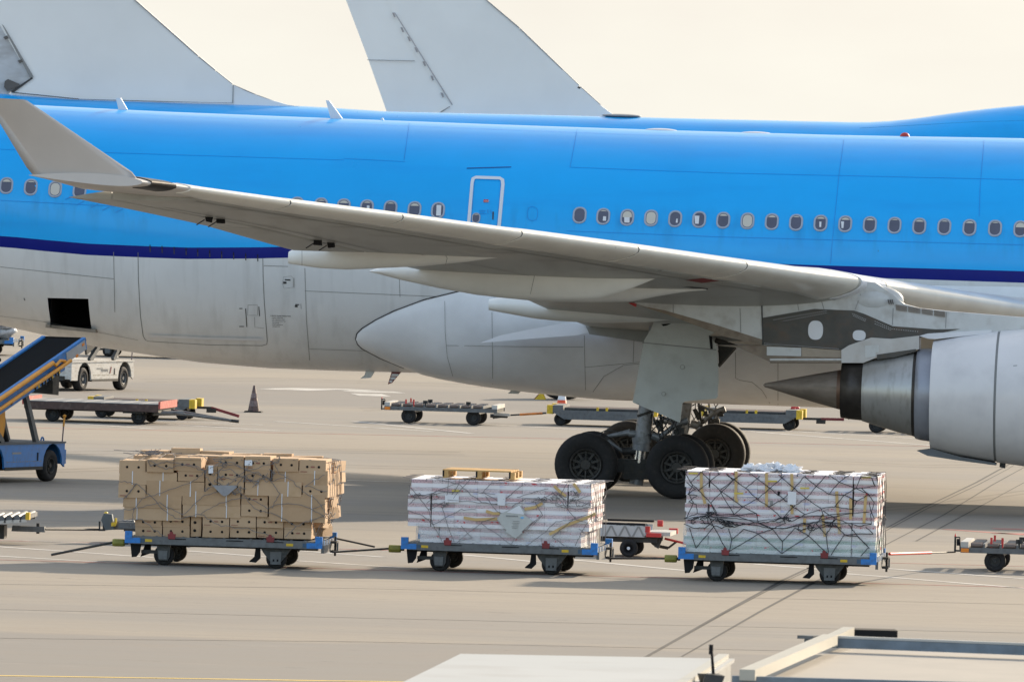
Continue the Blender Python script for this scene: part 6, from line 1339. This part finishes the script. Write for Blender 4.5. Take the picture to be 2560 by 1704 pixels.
def rdolly(fr, L_, label, D_=1.9, endm=YEL, zt_=0.47, wx=(0.35, -0.35), sides=STEEL, both=True, grp='yellow-ended roller dollies'):
    """roller dolly with boxed ends; origin below the middle of the near side"""
    o = empty('roller_dolly', fr, label, 'dolly', grp); h = L_/2
    b = MB()
    for y in (0.0, D_-0.06): b.prism([(-h+0.15, zt_-0.06), (h-0.15, zt_-0.06), (h-0.15, zt_-0.12), (h-0.45, zt_-0.30), (-h+0.45, zt_-0.30), (-h+0.15, zt_-0.12)], y, y+0.06, sides)
    b.box((-h+0.3, 0.1, zt_-0.25), (h-0.3, D_-0.1, zt_-0.14), DSTEEL); b.build('frame', o)
    b = MB()
    for i in range(7): y = 0.10+i*(D_-0.2)/6; b.tube((-h+0.45, y, zt_-0.04), (h-0.45, y, zt_-0.04), 0.045, DSTEEL if i < 1 else mat('rusty_roller', (0.20, 0.155, 0.13), 0.6, 0.3, 0.3), n=8)
    b.build('rollers', o)
    for s in (-1, 1):
        b = MB(); x0, x1 = sorted((s*(h-0.42), s*(h-0.15))); b.box((x0, -0.01, zt_-0.13), (x1, D_+0.01, zt_+0.06), STEEL); b.build('end_beam', o)
        b = MB(); x0, x1 = sorted((s*(h-0.148), s*h)); b.box((x0, -0.01, zt_-0.17), (x1, 0.45, zt_+0.06), endm, jit=0.004); b.box((x0, D_-0.45, zt_-0.17), (x1, D_+0.01, zt_+0.06), endm, jit=0.004); b.box((x0, 0.45, zt_-0.17), (x0+0.03, D_-0.45, zt_+0.0), DSTEEL); b.build('end_cover', o)
        for y in (0.18, D_-0.18): wheel(o, (s*(h-0.34), y, 0.165), 0.165, 0.13, rim=DSTEEL, n=18)
    for x in (-0.12, 0.12): b = MB(); b.box((x-0.03, 0.03, zt_-0.08), (x+0.03, 0.10, zt_+0.03), YEL); b.build('guide', o)
    return o
YD1 = F0(1504, 1067); rd1 = rdolly(YD1, (1641-1366)/96.5, 'yellow-ended roller dolly left of the landing gear, orange cone behind it')
YD2 = F0(1877, 1073); rd2 = rdolly(YD2, (2006-1752)/96.5, 'yellow-ended roller dolly seen to the right of the landing gear')
YD3 = F0(352, 1047); rd3 = rdolly(YD3, (488-218)/98.5, 'yellow-ended roller dolly half hidden behind the brown flat trailer')
for dd, e0, e1, m_ in ((rd2, (2006, 1046), (2110, 1048), DRED), (rd3, (488, 1018), (598, 1040), DRED)):
    F_ = YD2 if dd is rd2 else YD3; a, e = F_.px(*e0, 0.9), F_.px(*e1, 0.9); b = MB(); mid = a.lerp(e, 0.45); 
    if dd is rd3: mid = F_.px(529, 1019, 0.9)
    b.beam(a, mid, 0.08, 0.06, DSTEEL); b.beam(mid, e, 0.09, 0.07, m_); b.box((mid.x-0.12, 0.8, mid.z-0.12), (mid.x+0.12, 1.0, mid.z-0.02), DSTEEL); b.build('tow_bar', dd)
b = MB(); b.tube(YD2.px(1978, 1018, 1.2), YD2.px(1988, 1022, 1.2), 0.08, RED); b.tube(YD2.px(1990, 1017, 1.5), YD2.px(1996, 1023, 1.5), 0.06, RED); b.build('red_handle', rd2)
b = MB(); a, e = YD1.px(1245, 1039, 0.8), YD1.px(1366, 1032, 0.8); b.tube(a, e, 0.022, DSTEEL); b.tube(a.lerp(e, 0.45), a.lerp(e, 0.92), 0.03, mat('orange_stripe_bar', (0.75, 0.22, 0.03), 0.5, 0, 0.3, 12)); b.tube(a-Vector((0.2, 0, 0)), a+Vector((0.25, 0, 0)), 0.05, DSTEEL); b.build('tow_bar', rd1)

# grey equipment dollies (low frames with rollers, red pins)
def gdolly(fr, L_, label, D_=2.0, lights=True):
    """origin below the near left wheel"""
    o = empty('equipment_dolly', fr, label, 'dolly', 'grey roller-deck dollies'); x0, x1 = -0.62, L_-0.62
    b = MB()
    for y in (-0.12, D_): b.box((x0, y, 0.335), (x1, y+0.06, 0.43), STEEL)
    for x in (x0+0.02, x1-0.1, (x0+x1)/2): b.box((x, -0.06, 0.34), (x+0.08, D_, 0.42), DSTEEL)
    b.box((x0, -0.10, 0.431), (x0+0.14, D_+0.03, 0.53), mat('bare_end_plate', (0.50, 0.48, 0.44), 0.5, 0.2, 0.2)); b.box((x1-0.14, -0.10, 0.431), (x1, D_+0.03, 0.53), mat('bare_end_plate', (0,)*3)); b.build('frame', o)
    n_ = int((L_-0.4)/0.30)
    b = MB()
    for i in range(n_):
        x = x0+0.28+i*0.30
        for y in (-0.05, 0.35, 0.9, 1.45, D_-0.05): b.tube((x-0.1, y, 0.475), (x+0.1, y, 0.475), 0.042, STEEL if (i*3+int(y*2)) % 3 else mat('rusty_roller', (0,)*3), n=8)
        b.box((x+0.12, -0.09, 0.432), (x+0.16, D_, 0.50), STEEL)
    b.build('rollers', o)
    for i, x in enumerate((x0+0.55, x0+0.75, x0+1.05, x1-0.75)):
        for y in (-0.08,) if i % 2 else (-0.08, 1.2):
            b = MB(); m_ = RED if i < 2 else DSTEEL; b.box((x-0.02, y, 0.44), (x+0.02, y+0.03, 0.62 if i < 2 else 0.60), m_); 
            if i >= 2: b.box((x-0.06, y, 0.52), (x+0.06, y+0.03, 0.60), DSTEEL)
            b.build('stop_pin', o)
    for x in (0, L_-1.24+0.0):
        for y in (0.05, 1.75): wheel(o, (x, y, 0.195), 0.195, 0.14, rim=DSTEEL, n=22)
        q = MB(); q.box((x-0.15, 0.0, 0.28), (x+0.15, 1.8, 0.335), DSTEEL); q.build('axle', o)
    b = MB(); b.tube((x0-0.13, 0.5, 0.32), (x0-0.13, 0.5, 0.60), 0.018, DSTEEL); b.tube((x0-0.13, 0.5, 0.60), (x0-0.13, 0.5, 0.66), 0.02, RED, r1=0.002); b.box((x0-0.14, 0.47, 0.33), (x0, 0.53, 0.36), DSTEEL); b.box((x0-0.10, 0.42, 0.44), (x0-0.04, 0.58, 0.56), BLACK); b.path([(x0-0.13, 0.5, 0.59), (x0-0.05, 0.5, 0.59), (x0-0.04, 0.5, 0.36)], 0.012, DSTEEL); b.build('coupling', o)
    if lights: q = MB(); q.box((x0+0.01, -0.135, 0.345), (x0+0.15, -0.121, 0.415), LITO); q.build('reflector', o)
    return o
gd1 = gdolly(F0(1021, 1058), (1245-962)/97.5, 'empty grey roller-deck dolly standing behind the gap under the belly fairing')
b = MB(); F_ = F0(1021, 1058); b.beam(F_.px(1235, 1034, 0.9), F_.px(1275, 1037, 0.9), 0.1, 0.07, mat('bare_end_plate', (0,)*3)); b.tube(F_.px(1232, 1045, 0.9), F_.px(1270, 1040, 0.9), 0.015, DSTEEL); b.build('drawbar', gd1)
gd2 = gdolly(G4, 3.0, 'empty grey roller-deck dolly with orange reflector cut off by the right edge')
FG = F0(2190, 1082); gdx = gdolly(Frame(FG.w((0, 0, 0)), -0.09), 2.9, 'grey roller-deck dolly mostly hidden behind the engine cowl', lights=False)

# small trolley with silver trough and red ends behind the middle train
RT = F0(1572, 1392, -0.10); rt = empty('baggage_trolley', RT, 'small grey trolley with silver trough and red ends between the white carton loads', 'trolley')
p = lambda x, y, d=0: RT.px(x, y, d)
b = MB(); x0, x1 = p(1500, 1340).x, p(1655, 1345).x
for y in (0.0, 1.5):
    b.prism([(x0, 0.37), (x1-0.32, 0.37), (x1-0.30, 0.56), (x0, 0.58)], y, y+0.04, mat('silver_trough', (0.50, 0.51, 0.52), 0.4, 0.4, 0.15))
    for k in range(3): xx = x0+0.08+k*0.25; b.prism([(xx, 0.38), (xx+0.04, 0.38), (xx+0.12, 0.54), (xx+0.20, 0.38), (xx+0.24, 0.38), (xx+0.14, 0.57), (xx+0.10, 0.57)], y-0.01, y-0.002, SEAMG)
b.box((x0, 0.04, 0.37), (x1-0.3, 1.5, 0.40), STEEL); b.build('trough', rt)
b = MB(); b.box((x0, 0.04, 0.58), (x1-0.32, 0.12, 0.62), BLACK); b.box((x0, 1.4, 0.60), (x1-0.28, 1.54, 0.64), BLACK); b.build('rubber_edge', rt)
b = MB(); b.box((x0, 0.1, 0.27), (x1-0.1, 0.2, 0.365), DSTEEL); b.box((x0, 1.3, 0.27), (x1-0.1, 1.4, 0.365), DSTEEL); b.prism([(x1-0.3, 0.36), (x1, 0.36), (x1-0.08, 0.16), (x1-0.2, 0.24)], 0.2, 0.25, DSTEEL); b.build('chassis', rt)
b = MB(); b.box((x1-0.29, -0.02, 0.38), (x1-0.02, 0.10, 0.45), RED); b.tube((x1-0.27, 0.02, 0.46), (x1-0.27, 0.02, 0.57), 0.05, RED); b.box((x1-0.29, 0.10, 0.40), (x1+0.14, 1.4, 0.47), mat('bare_end_plate', (0,)*3)); b.box((x1+0.0, 1.40, 0.40), (x1+0.16, 1.55, 0.50), RED); b.tube((x1-0.22, 1.5, 0.58), (x1-0.12, 1.5, 0.58), 0.06, RED); b.build('end_fender', rt)
for x in (p(1572, 1370).x, x0-0.4):
    for y in (0.0, 1.3): wheel(rt, (x, y, 0.165), 0.165, 0.13, rim=BLACK, n=20); q = MB(); q.tube((x, y-0.08, 0.165), (x, y-0.06, 0.165), 0.03, PAPER, n=10); q.build('hub_cap', rt)
b = MB(); b.tube((x1-0.02, 0.8, 0.33), tuple(p(1716, 1358, 0.8)), 0.022, RED); b.tube((x1-0.2, 0.8, 0.2), (x1+0.05, 0.8, 0.16), 0.03, DSTEEL); b.tube((x1+0.05, 0.8, 0.16), (x1+0.22, 0.8, 0.30), 0.02, DSTEEL); b.build('tow_bar', rt)

# roller dolly entering at the left edge and the end of another behind the boxes
LD = F0(20, 1362, -0.05); ld = empty('roller_dolly', LD, 'grey roller dolly with yellow corner entering at the left edge', 'dolly')
p = lambda x, y, d=0: LD.px(x, y, d)
b = MB(); 
for i in range(12):
    x, y = 62-i*19.5, 1293+i*1.0; c = p(x, y, 0.1); b.tube((c.x, 0.05, c.z), (c.x, 1.7, c.z+0.02), 0.062, STEEL, n=12); b.prism([(c.x-0.09, c.z-0.08), (c.x-0.05, c.z-0.08), (c.x-0.06, c.z+0.02)], 0.0, 0.04, BLACK)
b.build('rollers', ld)
b = MB(); a, e = p(66, 1297), p(-260, 1316); b.prism([(a.x, a.z-0.0), (e.x, e.z+0.0), (e.x, e.z-0.08), (a.x, a.z-0.05)], 0.0, 0.05, mat('bare_end_plate', (0,)*3)); b.prism([(a.x, a.z), (e.x, e.z), (e.x, e.z-0.08), (a.x, a.z-0.05)], 1.7, 1.75, STEEL); b.build('side_frame', ld)
b = MB(); c = p(68, 1289); b.box((c.x-0.03, 0.0, c.z-0.07), (c.x+0.04, 0.22, c.z+0.06), YEL); b.box((c.x-0.04, 0.22, c.z-0.06), (c.x+0.02, 1.8, c.z+0.02), STEEL); b.build('end_cover', ld)
b = MB(); a, e = p(70, 1319, 0.8), p(-200, 1325, 0.8); b.box((e.x, 0.5, e.z-0.10), (p(50, 0, 0.8).x, 1.1, a.z+0.04), DSTEEL); b.box((p(30, 1320, .8).x, 0.74, a.z-0.06), (p(112, 1320, .8).x, 0.86, a.z+0.03), STEEL, jit=0.01); b.tube(p(95, 1322, 0.8)-Vector((0, 0, 0.08)), p(95, 1314, 0.8)+Vector((0, 0, 0.05)), 0.03, DSTEEL); b.build('drawbar', ld)
for x in (p(-70, 1340).x, p(-240, 1340).x):
    for y in (0.2, 1.5): wheel(ld, (x, y, 0.18), 0.18, 0.14, rim=DSTEEL, n=18)
LE = F0(470, 1366, -0.06); le = empty('roller_dolly', LE, 'grey dolly end with yellow lever behind the lower left of the cardboard boxes', 'dolly')
p = lambda x, y, d=0.6: LE.px(x, y, d)
b = MB(); b.prism([(p(*q).x, p(*q).z) for q in ((266, 1323), (268, 1302), (336, 1300), (345, 1322))], 0.5, 0.6, STEEL); a, e = p(300, 1303), p(360, 1303); b.box((a.x, 0.3, a.z-0.11), (e.x+1.3, 1.9, a.z), STEEL); b.box((a.x+0.1, 0.3, a.z-0.16), (e.x+1.3, 0.36, a.z-0.11), DSTEEL); b.build('frame', le)
b = MB(); b.prism([(p(*q).x, p(*q).z) for q in ((255, 1298), (262, 1282), (282, 1284), (288, 1322), (266, 1324))], 0.42, 0.62, mat('dark_blue_grey_metal', (0.10, 0.12, 0.13), 0.5, 0.3, 0.3)); b.prism([(p(*q).x, p(*q).z) for q in ((248, 1326), (248, 1302), (252, 1302), (252, 1321), (258, 1321), (258, 1302), (264, 1302), (264, 1326))], 0.5, 0.56, DSTEEL); b.build('coupling', le)
b = MB(); b.prism([(p(*q).x, p(*q).z) for q in ((282, 1313), (282, 1304), (291, 1303), (291, 1293), (296, 1293), (296, 1305), (293, 1313))], 0.28, 0.33, YEL); b.ell(tuple(p(265, 1282)), (0.04, 0.06, 0.03), YEL, 8, 6); b.build('lever', le)
for x in (p(462, 1350).x, p(640, 1350).x+0.6):
    for y in (0.2, 1.6): wheel(le, (x, y, 0.165), 0.165, 0.13, rim=DSTEEL, n=18)
bar('tow_bar', LD.w(tuple(LD.px(112, 1322, 0.8))), LE.w(tuple(LE.px(250, 1323, 0.6))), 0.02, DSTEEL, 'thin dark tow bar left of the cardboard boxes, level with their lowest row')

# cones
def cone(fr, h, r, m1, bands, label, base=None):
    o = empty('traffic_cone', fr, label, 'cone'); b = MB(); b.lathe((0, 0, 0.03), (0, 0, 1), [(0, r), (h-0.03, 0.025), (h-0.028, 0.001)], m1, 20)
    for z0, z1, m in bands: f = lambda z: r+(0.025-r)*(z-0.03)/(h-0.03)+0.003; b.lathe((0, 0, 0), (0, 0, 1), [(z0, f(z0)), (z1, f(z1))], m, 20)
    b.build('cone_body', o); b = MB(); s = r*1.5; b.prism([(-s, 0), (s, 0), (s*0.92, 0.035), (-s*0.92, 0.035)], -s, s, base or BLACK); b.build('base', o); return o
GRIM = mat('grimy_cone', (0.11, 0.07, 0.06), 0.7, 0, 0.4, 9, c2=(0.32, 0.14, 0.11), c2amt=0.6); GRIW = mat('grimy_white_band', (0.20, 0.14, 0.13), 0.7, 0, 0.5, 12, c2=(0.36, 0.32, 0.30), c2amt=0.6)
cone(F0(634, 1030), 0.70, 0.155, GRIM, [(0.16, 0.30, GRIW), (0.38, 0.50, GRIW)], 'grimy dark traffic cone standing alone on the apron behind the flat trailer')
cone(F0(1404, 1028), 0.78, 0.17, mat('orange_cone', (0.80, 0.10, 0.03), 0.5, 0, 0.1), [(0.31, 0.44, PAPER), (0.58, 0.70, PAPER)], 'clean orange and white traffic cone behind the yellow-ended dolly')
TW = F0(1398, 999); tw = empty('aircraft_tyre', TW, 'big black tyre of a jet behind, just showing under the belly fairing', 'tyre'); wheel(tw, (0, 0.3, 0.67), 0.67, 0.45, hub=0.5, n=32); wheel(tw, (0.15, 1.2, 0.67), 0.67, 0.45, hub=0.5, n=32)
q = MB(); q.tube((0, -0.1, 0.67), (0.15, 1.5, 0.67), 0.08, DSTEEL); q.build('axle', tw)
CH = F0(1352, 998); q = MB(); q.prism([(-0.16, 0), (0.14, 0), (0.06, 0.17), (-0.02, 0.17)], -0.15, 0.15, YEL); q.prism([(-0.2, 0), (-0.02, 0.0), (-0.06, 0.16)], -0.05, 0.05, DRED); o = q.build('wheel_chock', None, CH.o, CH.yaw); tag(o, 'small yellow wheel chock beside the big black tyre under the belly', 'chock')

# ============================================================ roofs of vehicles close to the camera
ZR = 3.4
def GR(x, y, z=ZR): return G(x, y, z)
# white box roof
A_, B_ = GR(1160, 1633), GR(1828, 1645); yaw_ = math.atan2((B_-A_).y, (B_-A_).x); C_ = GR(1000, 1712)
WT = Frame((A_.x, A_.y, 0), yaw_); wt = empty('box_truck', WT, 'white flat-roofed truck, only its roof in view at the bottom centre', 'truck')
loc = lambda v: Vector(((v-WT.o).dot(WT.a), (v-WT.o).dot(WT.n), v.z))
w_ = (loc(B_)).x; dc = loc(C_); Ln = 5.2; sh = dc.x/dc.y
WRF = mat('white_truck_roof', (0.42, 0.43, 0.42), 0.5, 0, 0.05, 0.5, c2=(0.33, 0.32, 0.30), c2amt=0.6)
b = MB(); b.box((0, -Ln, 0.9), (w_, 0, ZR-0.03), WRF, jit=0); b.box((-0.03, -Ln-0.03, ZR-0.03), (w_+0.03, 0.0, ZR), WRF); vs0 = list(b.v)
b.box((w_-0.11, -Ln, ZR+0.002), (w_-0.02, -0.02, ZR+0.04), mat('cream_roof_edge', (0.42, 0.41, 0.36), 0.5, 0, 0.06)); b.v = [(x+sh*y, y, z) for x, y, z in b.v]; b.build('cargo_box', wt)
b = MB(); b.box((0.1, -Ln-2.0, 0.5), (w_-0.1, -Ln-0.1, 2.6), WRF); b.prism([(0.2, 1.6), (w_-0.2, 1.6), (w_-0.25, 2.4), (0.25, 2.4)], -Ln-2.02, -Ln-2.0, BLACK); b.build('cab', wt)
for x in (0.15, w_-0.15):
    for y in (-0.9, -Ln-1.2): wheel(wt, (x, y, 0.48), 0.48, 0.28, n=20)
b = MB(); b.box((0.3, -Ln-1.8, 0.45), (w_-0.3, -0.1, 0.85), DSTEEL); b.build('chassis', wt)
# mast between
pm = G(1785, 1704, 3.4); MS = Frame((pm.x, pm.y, 0), yaw_); b = MB(); tp_ = MS.px(1778, 1610, 0); bm_ = MS.px(1784, 1690, 0); b.tube((bm_.x, 0, 0), (bm_.x, 0, bm_.z), 0.03, DSTEEL); b.tube(bm_, tp_, 0.014, BLACK, r1=0.010); b.box((bm_.x-0.1, -0.1, bm_.z-0.06), (bm_.x+0.06, 0.1, bm_.z+0.01), DSTEEL, jit=0.02); b.tube(tp_-Vector((0, 0, 0.08)), tp_, 0.018, BLACK)
o = b.build('antenna_mast', None, MS.o, MS.yaw); tag(o, 'thin black antenna mast between the two roofs at the bottom', 'antenna')
# framed platform on the right
KA = GR(2085, 1596); KF = Frame((KA.x, KA.y, 0), -0.065); kp = empty('loading_platform', KF, 'cream platform with grey rails and cream corner beams at the bottom right', 'platform')
lk = lambda x, y, z=ZR: (lambda v: Vector(((v-KF.o).dot(KF.a), (v-KF.o).dot(KF.n), z)))(G(x, y, z))
RAILB = mat('blue_grey_rail', (0.17, 0.21, 0.25), 0.5, 0.3, 0.25, 6); CRM = mat('cream_beam', (0.42, 0.40, 0.34), 0.5, 0, 0.06, 2)
FLR = mat('cream_ribbed_floor', (0.37, 0.335, 0.285), 0.6, 0, 0.08, 2)
p0, p1, p2, p3 = lk(2085, 1612, ZR-0.1), lk(2700, 1634, ZR-0.1), lk(2700, 1712, ZR-0.1), lk(1905, 1690, ZR-0.1)
b = MB(); b.add([p0, p1, p2, p3]+[Vector((q.x, q.y, q.z-0.2)) for q in (p0, p1, p2, p3)], [(3, 2, 1, 0), (4, 5, 6, 7), (0, 1, 5, 4), (1, 2, 6, 5), (2, 3, 7, 6), (3, 0, 4, 7)], FLR)
b.build('floor', kp)
a, e = lk(2082, 1600), lk(2700, 1624); b = MB(); b.beam(a+Vector((0, 0, -0.02)), e+Vector((0, 0, -0.02)), 0.08, 0.085, RAILB); b.beam(a+Vector((0, 0.0, 0.035)), e+Vector((0, 0.0, 0.035)), 0.09, 0.02, mat('bare_end_plate', (0,)*3)); b.build('rail', kp)
a, e = lk(1830, 1692), lk(2700, 1716); b = MB(); b.beam(a+Vector((0, 0, -0.02)), e+Vector((0, 0, -0.02)), 0.08, 0.07, RAILB); b.build('rail', kp)
a, e = lk(2076, 1597, ZR+0.03), lk(1868, 1686, ZR+0.03); b = MB(); b.beam(a, e, 0.13, 0.09, CRM); b.build('corner_beam', kp)
a, e = lk(2122, 1580, ZR+0.03), lk(2076, 1602, ZR+0.0); b = MB(); b.beam(a, e, 0.10, 0.10, CRM); b.build('corner_beam', kp)
b = MB(); a, e = lk(2125, 1584, ZR), lk(2240, 1587, ZR); b.beam(a, e, 0.35, 0.10, BLACK); b.build('rubber_buffer', kp)
b = MB(); a, e = lk(2005, 1590, ZR), lk(2045, 1592, ZR); b.beam(a, e, 0.2, 0.03, STEEL); b.beam(a+Vector((0.05, 0, -0.05)), e+Vector((0, 0, -0.05)), 0.1, 0.07, RAILB); b.build('bracket', kp)
b = MB()
for q in (lk(2095, 1605), lk(2690, 1628), lk(2680, 1700), lk(1880, 1688)): b.box((q.x-0.05, q.y-0.05, 0), (q.x+0.05, q.y+0.05, ZR-0.31), RAILB)
b.build('support_frame', kp)
print_ = None
